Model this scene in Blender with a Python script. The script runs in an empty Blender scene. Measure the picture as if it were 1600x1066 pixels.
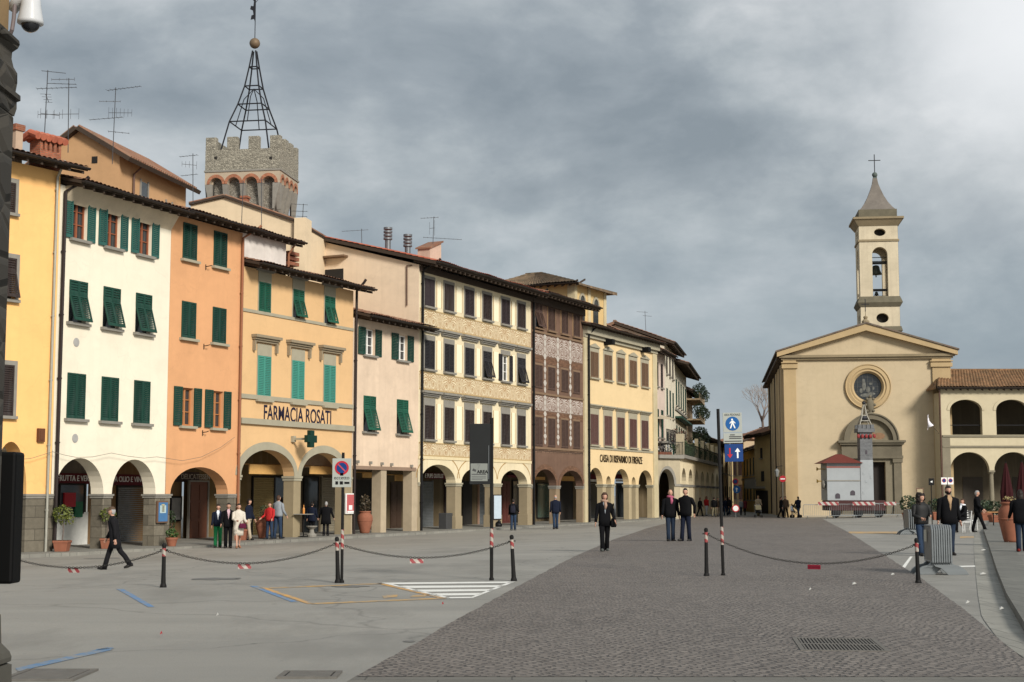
import bpy, bmesh, math, random
from mathutils import Vector, Matrix, noise
from mathutils.geometry import tessellate_polygon
random.seed(7)
R = math.radians
scene = bpy.context.scene
COL = scene.collection
# ---------------------------------------------------------------- survey: camera model used to read real positions off the photograph
F = 2350.0
EYE = 1.65
PITCH = math.atan(241.0 / F)
CP, SP = math.cos(PITCH), math.sin(PITCH)

def ray(px, py):
    dx = (px - 800.0) / F; dz = (533.0 - py) / F
    return Vector((dx, CP - dz * SP, SP + dz * CP))

def at(px, py, Y):
    d = ray(px, py); k = Y / d.y
    return Vector((d.x * k, Y, EYE + d.z * k))

def ptx(px, Y, py=774):
    d = ray(px, py); return Vector((d.x / d.y * Y, Y))

def lerp(a, b, t): return a + (b - a) * t
def smooth(t):
    t = max(0.0, min(1.0, t)); return t * t * (3 - 2 * t)

# facade line of the arcaded row: (pixel column, depth, floor height)
ROW = [(-75, 52.4, -.42), (79.5, 56, -.42), (258, 62.5, -.42), (372, 67.3, -.35), (549, 75.8, -.29), (653, 81.9, -.27), (830, 95.1, -.21), (912, 102.8, -.19), (1027, 115.8, -.05)]
ROWP = [ptx(a, b) for a, b, c in ROW]

def dist_row(x, y):
    best = 1e9
    p = Vector((x, y))
    for i in range(len(ROWP) - 1):
        a, b = ROWP[i], ROWP[i + 1]
        if i == 0: a = a + (a - b) * 6
        if i == len(ROWP) - 2: b = b + (b - a) * 6
        t = max(0, min(1, (p - a).dot(b - a) / (b - a).length_squared))
        q = a + (b - a) * t
        d = (p - q).length
        if d < best:
            best = d
            side = (b - a).x * (p - a).y - (b - a).y * (p - a).x
            sg = -1 if side > 0 else 1
    return best * sg

def gz(x, y):
    yy = max(-10, min(y, 125))
    G = -.61 + .0048 * (max(45, min(yy, 116)) - 56)
    d = dist_row(x, y)
    return .0013 * yy + G * smooth(1 - max(d, 0) / 26.0)

def G(px, py, dz=0.0):
    d = ray(px, py); z = 0.0
    for i in range(12):
        k = (z + dz - EYE) / d.z
        if k < 0 or k * d.y > 190: k = 190 / d.y
        z = gz(d.x * k, d.y * k)
    return Vector((d.x * k, d.y * k, z + dz))

# ---------------------------------------------------------------- materials
MATS = {}
def _new(name):
    m = bpy.data.materials.new(name); m.use_nodes = True
    nt = m.node_tree
    b = nt.nodes['Principled BSDF']
    return m, nt, b
def nd(nt, typ, **kw):
    n = nt.nodes.new(typ)
    for k, v in kw.items():
        if k.startswith('i_'): n.inputs[k[2:].replace('_', ' ')].default_value = v
        else: setattr(n, k, v)
    return n
def mixc(nt, fac, a, b, mode='MIX'):
    n = nt.nodes.new('ShaderNodeMix'); n.data_type = 'RGBA'; n.blend_type = mode
    for sock, val in ((n.inputs[0], fac), (n.inputs[6], a), (n.inputs[7], b)):
        if hasattr(val, 'links'): nt.links.new(val, sock)
        elif isinstance(val, (int, float)): sock.default_value = val
        else: sock.default_value = (*val, 1) if len(val) == 3 else val
    return n.outputs[2]
def mathn(nt, op, a, b=None, c=None):
    n = nt.nodes.new('ShaderNodeMath'); n.operation = op
    for i, v in enumerate((a, b, c)):
        if v is None: continue
        if hasattr(v, 'links'): nt.links.new(v, n.inputs[i])
        else: n.inputs[i].default_value = v
    return n.outputs[0]
def ramp(nt, fac, stops):
    n = nt.nodes.new('ShaderNodeValToRGB')
    el = n.color_ramp.elements
    while len(el) < len(stops): el.new(.5)
    for e, (p, c) in zip(el, stops):
        e.position = p; e.color = (*c, 1) if not isinstance(c, (int, float)) else (c, c, c, 1)
    nt.links.new(fac, n.inputs[0])
    return n.outputs[0]
def coords(nt, out='Object'):
    return nt.nodes.new('ShaderNodeTexCoord').outputs[out]
def mapping(nt, vec, scale=(1, 1, 1), loc=(0, 0, 0), rot=(0, 0, 0)):
    n = nt.nodes.new('ShaderNodeMapping'); n.inputs['Scale'].default_value = scale
    n.inputs['Location'].default_value = loc; n.inputs['Rotation'].default_value = rot
    nt.links.new(vec, n.inputs['Vector']); return n.outputs[0]
def noisen(nt, vec, scale, detail=4, rough=.6):
    n = nd(nt, 'ShaderNodeTexNoise'); n.inputs['Scale'].default_value = scale
    n.inputs['Detail'].default_value = detail; n.inputs['Roughness'].default_value = rough
    nt.links.new(vec, n.inputs['Vector']); return n.outputs[0]
def bump(nt, b, h, strength=.3, dist=.02):
    n = nt.nodes.new('ShaderNodeBump'); n.inputs['Strength'].default_value = strength; n.inputs['Distance'].default_value = dist
    nt.links.new(h, n.inputs['Height']); nt.links.new(n.outputs[0], b.inputs['Normal'])
def scl(c, k): return tuple(min(1, x * k) for x in c)

def plain(name, c, rough=.6, metal=0.0, var=.18, scale=6.0, bmp=0.0, spec=.25, worn=0.0):
    if name in MATS: return MATS[name]
    m, nt, b = _new(name)
    v = coords(nt)
    n1 = noisen(nt, v, scale, 5)
    col = mixc(nt, n1, scl(c, 1 - var), scl(c, 1 + var))
    if worn:
        oi = nt.nodes.new('ShaderNodeObjectInfo'); st = noisen(nt, mapping(nt, v, (5, 5, .7)), 1.0, 5)
        col = mixc(nt, mathn(nt, 'MULTIPLY', oi.outputs['Random'], worn), col, scl(c, .55))
        col = mixc(nt, mathn(nt, 'MULTIPLY', ramp(nt, st, [(.48, 0), (.72, 1)]), worn * .7), col, tuple(.5 * q + .06 for q in c))
    nt.links.new(col, b.inputs['Base Color'])
    b.inputs['Roughness'].default_value = rough; b.inputs['Metallic'].default_value = metal
    b.inputs['Specular IOR Level'].default_value = spec
    if bmp: bump(nt, b, n1, bmp)
    MATS[name] = m; return m

def plaster(name, c, stain=.25, dirt=(.30, .24, .17), grime=.5, mottle=.16, patch=None):
    """limewash plaster: broad mottling, fine grain, vertical water streaks, splash dirt of its own shape"""
    if name in MATS: return MATS[name]
    m, nt, b = _new(name)
    v = coords(nt)
    big = noisen(nt, v, .55, 6, .62)
    mid = noisen(nt, v, 3.1, 6, .65)
    col = mixc(nt, ramp(nt, big, [(.3, 0), (.7, 1)]), scl(c, 1 - mottle), scl(c, 1 + mottle * .55))
    col = mixc(nt, mathn(nt, 'MULTIPLY', ramp(nt, mid, [(.42, 0), (.75, 1)]), mottle * 1.6), col, scl(c, .68))
    st = noisen(nt, mapping(nt, v, (3.2, 3.2, .16)), 1.0, 5, .6)
    col = mixc(nt, mathn(nt, 'MULTIPLY', ramp(nt, st, [(.5, 0), (.78, 1)]), stain), col, dirt)
    gr = noisen(nt, mapping(nt, v, (.45, .45, .9), (7, 3, 1)), 1.0, 7, .68)
    col = mixc(nt, mathn(nt, 'MULTIPLY', ramp(nt, gr, [(.5, 0), (.66, 1)]), .16 + stain * .5), col, tuple(.62 * q + .12 * e for q, e in zip(c, dirt)))
    crk = nd(nt, 'ShaderNodeTexVoronoi', feature='DISTANCE_TO_EDGE'); crk.inputs['Scale'].default_value = .35
    wv_ = nt.nodes.new('ShaderNodeVectorMath'); wv_.operation = 'MULTIPLY_ADD'; nz2 = nd(nt, 'ShaderNodeTexNoise'); nz2.inputs['Scale'].default_value = 1.5; nz2.inputs['Detail'].default_value = 5; nt.links.new(v, nz2.inputs['Vector']); nt.links.new(nz2.outputs[1], wv_.inputs[0]); wv_.inputs[1].default_value = (.8,) * 3; nt.links.new(v, wv_.inputs[2]); nt.links.new(wv_.outputs[0], crk.inputs['Vector'])
    col = mixc(nt, mathn(nt, 'MULTIPLY', ramp(nt, crk.outputs[0], [(0, 1), (.008, 0)]), .09), col, scl(c, .35))
    if patch:
        pm = noisen(nt, v, .9, 8, .7)
        col = mixc(nt, ramp(nt, pm, [(.56, 0), (.6, patch[1])]), col, patch[0])
    nt.links.new(col, b.inputs['Base Color'])
    b.inputs['Roughness'].default_value = .92; b.inputs['Specular IOR Level'].default_value = .15
    fine = noisen(nt, v, 26, 4)
    bump(nt, b, mathn(nt, 'ADD', mathn(nt, 'MULTIPLY', fine, .5), mid), .22, .015)
    MATS[name] = m; return m

def masonry(name, c, w=.6, h=.3, mortar=(.2, .19, .17), var=.3, ms=.012, rot=0, bmp=.6, squash=0.0):
    if name in MATS: return MATS[name]
    m, nt, b = _new(name)
    v = coords(nt)
    s = nt.nodes.new('ShaderNodeSeparateXYZ'); nt.links.new(v, s.inputs[0])
    cb = nt.nodes.new('ShaderNodeCombineXYZ')
    nt.links.new(mathn(nt, 'ADD', s.outputs[0], s.outputs[1]), cb.inputs[0]); nt.links.new(s.outputs[2], cb.inputs[1])
    nz = nd(nt, 'ShaderNodeTexNoise'); nz.inputs['Scale'].default_value = 2.5; nt.links.new(v, nz.inputs['Vector'])
    vec = cb.outputs[0]
    if squash:
        ad = nt.nodes.new('ShaderNodeVectorMath'); ad.operation = 'MULTIPLY_ADD'
        nt.links.new(nz.outputs[1], ad.inputs[0]); ad.inputs[1].default_value = (squash,) * 3; nt.links.new(vec, ad.inputs[2]); vec = ad.outputs[0]
    br = nd(nt, 'ShaderNodeTexBrick')
    br.inputs['Scale'].default_value = 1; br.inputs['Brick Width'].default_value = w; br.inputs['Row Height'].default_value = h
    br.inputs['Mortar Size'].default_value = ms; br.inputs['Color1'].default_value = (*scl(c, 1 - var), 1); br.inputs['Color2'].default_value = (*scl(c, 1 + var), 1)
    br.inputs['Mortar'].default_value = (*mortar, 1); br.inputs['Bias'].default_value = 0
    nt.links.new(vec, br.inputs['Vector'])
    n1 = noisen(nt, v, 5, 6, .7)
    col = mixc(nt, mathn(nt, 'MULTIPLY', ramp(nt, n1, [(.35, 0), (.7, 1)]), .55), br.outputs[0], scl(c, .55))
    nt.links.new(col, b.inputs['Base Color']); b.inputs['Roughness'].default_value = .93; b.inputs['Specular IOR Level'].default_value = .15
    bump(nt, b, mathn(nt, 'SUBTRACT', n1, br.outputs[1]), bmp, .03)
    MATS[name] = m; return m

def rubble(name, c, scale=4.0):
    """random rubble masonry"""
    if name in MATS: return MATS[name]
    m, nt, b = _new(name)
    v = mapping(nt, coords(nt), (1, 1, 1.8))
    vo = nd(nt, 'ShaderNodeTexVoronoi'); vo.inputs['Scale'].default_value = scale; nt.links.new(v, vo.inputs['Vector'])
    ed = nd(nt, 'ShaderNodeTexVoronoi', feature='DISTANCE_TO_EDGE'); ed.inputs['Scale'].default_value = scale; nt.links.new(v, ed.inputs['Vector'])
    bw = nt.nodes.new('ShaderNodeSeparateColor'); nt.links.new(vo.outputs['Color'], bw.inputs[0])
    col = mixc(nt, bw.outputs[0], scl(c, .6), scl(c, 1.35))
    col = mixc(nt, ramp(nt, ed.outputs[0], [(.0, 1), (.09, 0)]), col, scl(c, 1.15))
    n1 = noisen(nt, v, 1.2, 5)
    col = mixc(nt, mathn(nt, 'MULTIPLY', n1, .5), col, scl(c, .6))
    nt.links.new(col, b.inputs['Base Color']); b.inputs['Roughness'].default_value = .95
    bump(nt, b, ramp(nt, ed.outputs[0], [(0, 0), (.2, 1)]), .8, .05)
    MATS[name] = m; return m

def tilemat(name, c1, c2, lichen=(.2, .18, .13), lk=.6):
    if name in MATS: return MATS[name]
    m, nt, b = _new(name)
    v = coords(nt)
    mp = mapping(nt, v, (1 / .24, 1 / .34, 0))
    sn = nt.nodes.new('ShaderNodeVectorMath'); sn.operation = 'FLOOR'; nt.links.new(mp, sn.inputs[0])
    wn = nd(nt, 'ShaderNodeTexWhiteNoise', noise_dimensions='2D'); nt.links.new(sn.outputs[0], wn.inputs['Vector'])
    col = mixc(nt, wn.outputs[0], c1, c2)
    n1 = noisen(nt, v, 1.6, 6, .7); n2 = noisen(nt, v, 14, 4)
    col = mixc(nt, mathn(nt, 'MULTIPLY', ramp(nt, n1, [(.4, 0), (.65, 1)]), lk), col, lichen)
    col = mixc(nt, mathn(nt, 'MULTIPLY', n2, .35), col, scl(c1, .45))
    nt.links.new(col, b.inputs['Base Color']); b.inputs['Roughness'].default_value = .9
    bump(nt, b, n2, .4, .01)
    MATS[name] = m; return m

def scroll(name, base, line, bay=1.6, zc=0.0, sc=1.0, dens=.5, over=(.5, .45, .35)):
    """painted grotesque scrollwork, mirrored about each bay's middle, drawn in flat line colour"""
    if name in MATS: return MATS[name]
    m, nt, b = _new(name)
    v = coords(nt)
    s = nt.nodes.new('ShaderNodeSeparateXYZ'); nt.links.new(v, s.inputs[0])
    a = mathn(nt, 'SUBTRACT', mathn(nt, 'PINGPONG', s.outputs[0], bay / 2), bay / 4)
    cb = nt.nodes.new('ShaderNodeCombineXYZ'); nt.links.new(a, cb.inputs[0]); nt.links.new(s.outputs[2], cb.inputs[1])
    vec = cb.outputs[0]
    nz = nd(nt, 'ShaderNodeTexNoise'); nz.inputs['Scale'].default_value = 1.8 * sc; nz.inputs['Detail'].default_value = 2; nt.links.new(vec, nz.inputs['Vector'])
    ad = nt.nodes.new('ShaderNodeVectorMath'); ad.operation = 'MULTIPLY_ADD'
    nt.links.new(nz.outputs[1], ad.inputs[0]); ad.inputs[1].default_value = (.30,) * 3; nt.links.new(vec, ad.inputs[2])
    wv = nd(nt, 'ShaderNodeTexWave', wave_type='RINGS', rings_direction='SPHERICAL'); wv.inputs['Scale'].default_value = 2.2 * sc
    wv.inputs['Distortion'].default_value = 5; wv.inputs['Detail'].default_value = 2; wv.inputs['Detail Scale'].default_value = 1.6
    nt.links.new(ad.outputs[0], wv.inputs['Vector'])
    vo = nd(nt, 'ShaderNodeTexVoronoi', feature='SMOOTH_F1'); vo.inputs['Scale'].default_value = 3.4 * sc; nt.links.new(ad.outputs[0], vo.inputs['Vector'])
    k = mathn(nt, 'ADD', mathn(nt, 'MULTIPLY', wv.outputs[1], .6), mathn(nt, 'MULTIPLY', vo.outputs[0], .75))
    f = ramp(nt, k, [(dens - .05, 0), (dens + .03, 1)])
    f2 = ramp(nt, mathn(nt, 'PINGPONG', mathn(nt, 'MULTIPLY', k, 3.3), .5), [(.08, 1), (.16, 0)])
    w = noisen(nt, v, 2.2, 5)
    col = mixc(nt, f, base, line)
    col = mixc(nt, mathn(nt, 'MULTIPLY', f2, .45), col, over)
    col = mixc(nt, mathn(nt, 'MULTIPLY', ramp(nt, w, [(.4, 0), (.7, 1)]), .45), col, scl(base, .8))
    nt.links.new(col, b.inputs['Base Color']); b.inputs['Roughness'].default_value = .95; b.inputs['Specular IOR Level'].default_value = .1
    MATS[name] = m; return m

def glassy(name, c, rough=.08):
    if name in MATS: return MATS[name]
    m, nt, b = _new(name)
    v = coords(nt); n1 = noisen(nt, v, 1.3, 3)
    nt.links.new(mixc(nt, n1, scl(c, .6), scl(c, 1.5)), b.inputs['Base Color'])
    b.inputs['Roughness'].default_value = rough; b.inputs['Specular IOR Level'].default_value = .6
    MATS[name] = m; return m

def leafmat(name, c1, c2):
    if name in MATS: return MATS[name]
    m, nt, b = _new(name)
    g = nt.nodes.new('ShaderNodeNewGeometry')
    nt.links.new(mixc(nt, g.outputs['Random Per Island'], c1, c2), b.inputs['Base Color'])
    b.inputs['Roughness'].default_value = .55
    MATS[name] = m; return m

def striped(name, c1, c2, w=.12, vec=(1, 0, 1)):
    if name in MATS: return MATS[name]
    m, nt, b = _new(name)
    v = coords(nt)
    d = nt.nodes.new('ShaderNodeVectorMath'); d.operation = 'DOT_PRODUCT'; nt.links.new(v, d.inputs[0]); d.inputs[1].default_value = vec
    t = mathn(nt, 'GREATER_THAN', mathn(nt, 'FRACT', mathn(nt, 'DIVIDE', d.outputs['Value'], w)), .5)
    n1 = noisen(nt, v, 9, 4)
    col = mixc(nt, t, c1, c2)
    col = mixc(nt, mathn(nt, 'MULTIPLY', ramp(nt, n1, [(.45, 0), (.7, 1)]), .4), col, (.12, .1, .09))
    nt.links.new(col, b.inputs['Base Color']); b.inputs['Roughness'].default_value = .5
    MATS[name] = m; return m

# ---------------------------------------------------------------- mesh builder
class MB:
    def __init__(s): s.v = []; s.f = []; s.m = []; s.mi = 0
    def add(s, vs, fs):
        o = len(s.v); s.v += [tuple(q) for q in vs]
        for f in fs: s.f.append(tuple(i + o for i in f)); s.m.append(s.mi)
        return s
    def box(s, x0, x1, y0, y1, z0, z1):
        return s.add([(x0, y0, z0), (x1, y0, z0), (x1, y1, z0), (x0, y1, z0), (x0, y0, z1), (x1, y0, z1), (x1, y1, z1), (x0, y1, z1)],
                     [(0, 3, 2, 1), (4, 5, 6, 7), (0, 1, 5, 4), (1, 2, 6, 5), (2, 3, 7, 6), (3, 0, 4, 7)])
    def xbox(s, mat, sx, sy, sz):
        """box of size sx,sy,sz centred at origin, moved by matrix"""
        vs = [mat @ Vector((x * sx / 2, y * sy / 2, z * sz / 2)) for z in (-1, 1) for x, y in ((-1, -1), (1, -1), (1, 1), (-1, 1))]
        return s.add(vs, [(0, 3, 2, 1), (4, 5, 6, 7), (0, 1, 5, 4), (1, 2, 6, 5), (2, 3, 7, 6), (3, 0, 4, 7)])
    def prism(s, poly, y0, y1):
        """polygon in x,z pushed from y0 to y1"""
        n = len(poly)
        s.add([(x, y0, z) for x, z in poly] + [(x, y1, z) for x, z in poly],
              [tuple(range(n)), tuple(range(2 * n - 1, n - 1, -1))] + [(i, i + n, (i + 1) % n + n, (i + 1) % n) for i in range(n)])
        return s
    def slab(s, poly, z0, z1):
        n = len(poly)
        s.add([(x, y, z0) for x, y in poly] + [(x, y, z1) for x, y in poly],
              [tuple(range(n))[::-1], tuple(range(n, 2 * n))] + [(i, (i + 1) % n, (i + 1) % n + n, i + n) for i in range(n)])
        return s
    def sheet(s, outline, holes, y):
        loops = [[Vector((a, b, 0)) for a, b in outline]] + [[Vector((a, b, 0)) for a, b in h] for h in holes]
        flat = [q for l in loops for q in l]
        s.add([(q.x, y, q.y) for q in flat], tessellate_polygon(loops)); return s
    def reveal(s, pts, y0, y1, closed=True):
        n = len(pts)
        s.add([(a, y0, b) for a, b in pts] + [(a, y1, b) for a, b in pts],
              [(i, (i + 1) % n, (i + 1) % n + n, i + n) for i in range(n if closed else n - 1)]); return s
    def tube(s, pts, r, n=8, caps=True, sq=1.0):
        pts = [Vector(p) for p in pts]; rs = r if isinstance(r, (list, tuple)) else [r] * len(pts)
        o = []; up = Vector((0, 0, 1))
        prev = None
        for i, p in enumerate(pts):
            d = (pts[min(i + 1, len(pts) - 1)] - pts[max(i - 1, 0)])
            if d.length < 1e-9: d = Vector((0, 0, 1))
            d.normalize()
            if prev is None:
                a = d.cross(up) if abs(d.z) < .95 else d.cross(Vector((0, 1, 0)))
            else: a = prev - d * prev.dot(d)
            if a.length < 1e-6: a = d.orthogonal()
            a.normalize(); b = d.cross(a); prev = a
            for k in range(n):
                t = 2 * math.pi * k / n
                o.append(p + (a * math.cos(t) + b * math.sin(t) * sq) * rs[i])
        fs = [(i * n + k, i * n + (k + 1) % n, (i + 1) * n + (k + 1) % n, (i + 1) * n + k) for i in range(len(pts) - 1) for k in range(n)]
        if caps: fs += [tuple(range(n))[::-1], tuple(range((len(pts) - 1) * n, len(pts) * n))]
        return s.add(o, fs)
    def loft(s, rings, caps=True):
        n = len(rings[0]); o = [p for r in rings for p in r]
        fs = [(i * n + k, i * n + (k + 1) % n, (i + 1) * n + (k + 1) % n, (i + 1) * n + k) for i in range(len(rings) - 1) for k in range(n)]
        if caps: fs += [tuple(range(n))[::-1], tuple(range((len(rings) - 1) * n, len(rings) * n))]
        return s.add(o, fs)
    def lathe(s, prof, c=(0, 0, 0), n=20, axis='z', sx=1.0, sy=1.0):
        rings = []
        for r, z in prof:
            ring = []
            for k in range(n):
                t = 2 * math.pi * k / n
                a, b = r * math.cos(t) * sx, r * math.sin(t) * sy
                ring.append((c[0] + a, c[1] + b, c[2] + z) if axis == 'z' else (c[0] + a, c[1] + z, c[2] + b))
            rings.append(ring)
        return s.loft(rings)
    def ball(s, c, r, n=12, m=8, sx=1, sy=1, sz=1):
        rings = []
        for i in range(m + 1):
            t = math.pi * i / m
            rr = max(math.sin(t), .02) * r; z = -math.cos(t) * r
            rings.append([(c[0] + rr * math.cos(2 * math.pi * k / n) * sx, c[1] + rr * math.sin(2 * math.pi * k / n) * sy, c[2] + z * sz) for k in range(n)])
        return s.loft(rings)
    def quad(s, a, b, c, d): return s.add([a, b, c, d], [(0, 1, 2, 3)])
    def leaves(s, c, rad, n, size, shell=.55, rnd=random):
        c = Vector(c)
        for i in range(n):
            while True:
                p = Vector((rnd.uniform(-1, 1), rnd.uniform(-1, 1), rnd.uniform(-1, 1)))
                if p.length <= 1: break
            p = p.normalized() * (shell + (1 - shell) * p.length) if rnd.random() < .75 else p
            q = c + Vector((p.x * rad[0], p.y * rad[1], p.z * rad[2]))
            M = Matrix.Rotation(rnd.uniform(0, 6.28), 3, 'Z') @ Matrix.Rotation(rnd.uniform(-1.1, 1.1), 3, 'X') @ Matrix.Rotation(rnd.uniform(-1, 1), 3, 'Y')
            l = size * rnd.uniform(.6, 1.35); w = l * .32
            s.add([q + M @ Vector((0, -l / 2, 0)), q + M @ Vector((w, 0, l * .1)), q + M @ Vector((0, l / 2, 0)), q + M @ Vector((-w, 0, l * .1))], [(0, 1, 2, 3)])
        return s
    def mesh(s, name, mats, smooth_=False):
        me = bpy.data.meshes.new(name)
        me.from_pydata(s.v, [], s.f)
        for m in (mats if isinstance(mats, (list, tuple)) else [mats]): me.materials.append(m)
        me.polygons.foreach_set('material_index', s.m)
        if smooth_: me.polygons.foreach_set('use_smooth', [True] * len(s.f))
        me.update()
        return me
    def build(s, name, mats, parent=None, loc=None, smooth_=False, rot=None, bevel=0):
        return link(name, s.mesh(name, mats, smooth_), parent, loc, rot, bevel)

def link(name, data, parent=None, loc=None, rot=None, bevel=0):
    o = bpy.data.objects.new(name, data); COL.objects.link(o)
    if parent is not None: o.parent = parent
    if loc is not None: o.location = loc
    if rot is not None: o.rotation_euler = rot
    if bevel:
        bm = o.modifiers.new('edge', 'BEVEL'); bm.width = bevel; bm.segments = 2; bm.limit_method = 'ANGLE'
    return o

def tag(o, label=None, cat=None, group=None, kind=None):
    if label: o['label'] = label
    if cat: o['category'] = cat
    if group: o['group'] = group
    if kind: o['kind'] = kind
    return o
def empty(name, loc=(0, 0, 0), rz=0.0):
    o = bpy.data.objects.new(name, None); COL.objects.link(o); o.location = loc; o.rotation_euler = (0, 0, rz); o.empty_display_size = .2
    return o
def copy_tree(o, parent=None):
    c = o.copy(); COL.objects.link(c)
    if parent is not None: c.parent = parent
    for ch in [x for x in o.children]: copy_tree(ch, c)
    return c
def words(name, txt, size, mat, parent, loc, rot=(R(90), 0, 0), ext=.012, align='CENTER', sx=1.0, off=0.0, width=None):
    cu = bpy.data.curves.new(name, 'FONT'); cu.body = txt; cu.size = size; cu.extrude = ext; cu.align_x = align; cu.align_y = 'CENTER'; cu.offset = off
    cu.materials.append(mat)
    t = bpy.data.objects.new('lettering_curve', cu); COL.objects.link(t)
    me = bpy.data.meshes.new_from_object(t.evaluated_get(bpy.context.evaluated_depsgraph_get()))
    bpy.data.objects.remove(t); bpy.data.curves.remove(cu)
    if width:
        xs_ = [v.co.x for v in me.vertices]; sx = width / (max(xs_) - min(xs_))
    o = link(name, me, parent, loc, rot); o.scale = (sx, 1, 1)
    return o
def arc(u0, u1, zs, za, n=18):
    c = (u0 + u1) / 2; a = (u1 - u0) / 2
    return [(c - a * math.cos(math.pi * i / n), zs + (za - zs) * math.sin(math.pi * i / n)) for i in range(n + 1)]

# palette (real surface colours)
DARK = plain('blackened_void', (.02, .018, .016), .8)
GLASS = glassy('window_glass', (.03, .036, .04))
WOOD_D = plain('dark_eaves_timber', (.05, .035, .025), .8, bmp=.2)
GUTTER = plain('gutter_metal', (.035, .028, .025), .5, .3)
PIPE_B = plain('brown_pipe', (.10, .055, .04), .5, .2)
PIPE_C = plain('copper_pipe', (.30, .13, .07), .5, .3)
GREEN_D = plain('bottle_green_paint', (.010, .050, .034), .6, worn=.6)
GREEN_T = plain('blue_green_paint', (.025, .105, .088), .6, worn=.5)
GREEN_M = plain('mid_green_paint', (.011, .088, .052), .6, worn=.5)
TURQ = plain('turquoise_paint', (.06, .26, .20), .65, worn=.4)
BROWN_S = plain('brown_shutter_paint', (.036, .024, .021), .65, worn=.6)
BROWN_R = plain('reddish_shutter_paint', (.12, .06, .05), .65, worn=.45)
BROWN_T = plain('tan_shutter_paint', (.16, .095, .055), .65, worn=.4)
FRAME_R = plain('red_brown_frame', (.26, .085, .04), .5)
FRAME_W = plain('white_frame_paint', (.75, .74, .7), .5)
CURTAIN = plain('net_curtain', (.45, .46, .46), .9)
PIETRA = plain('grey_sandstone', (.23, .215, .185), .9, scale=3, var=.28, bmp=.3)
PIETRA_G = plain('greenish_sandstone', (.33, .30, .22), .9, scale=2, var=.18, bmp=.2)
TILE = tilemat('terracotta_tiles', (.21, .085, .045), (.33, .15, .085))
TILE_R = tilemat('new_red_tiles', (.40, .09, .045), (.52, .15, .08), lk=.2)
TILE_O = tilemat('old_mossy_tiles', (.13, .085, .05), (.27, .18, .105), (.07, .06, .036), .75)
BLACK = plain('black_paint', (.006, .006, .0065), .5, spec=.15)
STEEL = plain('galvanised_steel', (.20, .215, .22), .5, .5, var=.3, scale=4)
TERRA = plain('terracotta_clay', (.25, .095, .055), .8, scale=5, var=.3, bmp=.15)
WHITE = plain('white_paint', (.78, .78, .75), .5, var=.06)
RED = plain('sign_red', (.42, .02, .03), .4)
BLUE = plain('sign_blue', (.007, .04, .16), .4)
MAROON = plain('maroon_awning', (.10, .012, .018), .7)
OCHRE = plain('ochre_awning', (.60, .35, .12), .8)
EXPO = 0.6
SUNE = 2.7
# ---------------------------------------------------------------- buildings: shared pieces
MESHC = {}
def panel(mb, w, z0, z1, M, slat=.078, x0=0.0):
    """a louvred panel: stiles, rails, tilted slats"""
    def bx(a, b, c, d, e, f):
        vs = [M @ Vector(q) for q in ((a, c, e), (b, c, e), (b, d, e), (a, d, e), (a, c, f), (b, c, f), (b, d, f), (a, d, f))]
        mb.add(vs, [(0, 3, 2, 1), (4, 5, 6, 7), (0, 1, 5, 4), (1, 2, 6, 5), (2, 3, 7, 6), (3, 0, 4, 7)])
    st = min(.06, w * .14)
    bx(x0, x0 + st, -.022, .022, z0, z1); bx(x0 + w - st, x0 + w, -.022, .022, z0, z1)
    bx(x0 + st, x0 + w - st, -.021, .021, z0, z0 + .09); bx(x0 + st, x0 + w - st, -.021, .021, z1 - .07, z1)
    n = max(2, int((z1 - z0 - .16) / slat)); p = (z1 - z0 - .16) / n
    for i in range(n):
        a = z0 + .09 + p * i
        vs = [M @ Vector(q) for q in ((x0 + st, -.020, a), (x0 + w - st, -.020, a), (x0 + w - st, .016, a + p * .86), (x0 + st, .016, a + p * .86),
                                      (x0 + st, -.012, a), (x0 + w - st, -.012, a), (x0 + w - st, .020, a + p * .8), (x0 + st, .020, a + p * .8))]
        mb.add(vs, [(0, 1, 2, 3), (7, 6, 5, 4), (0, 4, 5, 1)])
def leaf_mesh(w, h, style, mat, sign):
    key = ('leaf', round(w, 2), round(h, 2), style, mat.name, sign)
    if key in MESHC: return MESHC[key]
    mb = MB()
    I = Matrix.Identity(4)
    if style == 'tilt':
        zs = h * .66
        panel(mb, w, zs, h, I)
        M = Matrix.Translation((0, 0, zs - .01)) @ Matrix.Rotation(R(-16), 4, 'X') @ Matrix.Translation((0, 0, -zs + .01))
        panel(mb, w, .02, zs - .01, M)
    elif style == 'board':
        mb.box(0, w, -.022, .022, 0, h)
        for i in range(3): mb.box(.05, w - .05, -.032, -.022, h * (.06 + .31 * i), h * (.06 + .31 * i + .26))
    else:
        panel(mb, w, 0, h, I)
    MESHC[key] = mb.mesh('shutter', mat); return MESHC[key]
def cached(key, fn):
    if key not in MESHC: MESHC[key] = fn()
    return MESHC[key]

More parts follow.
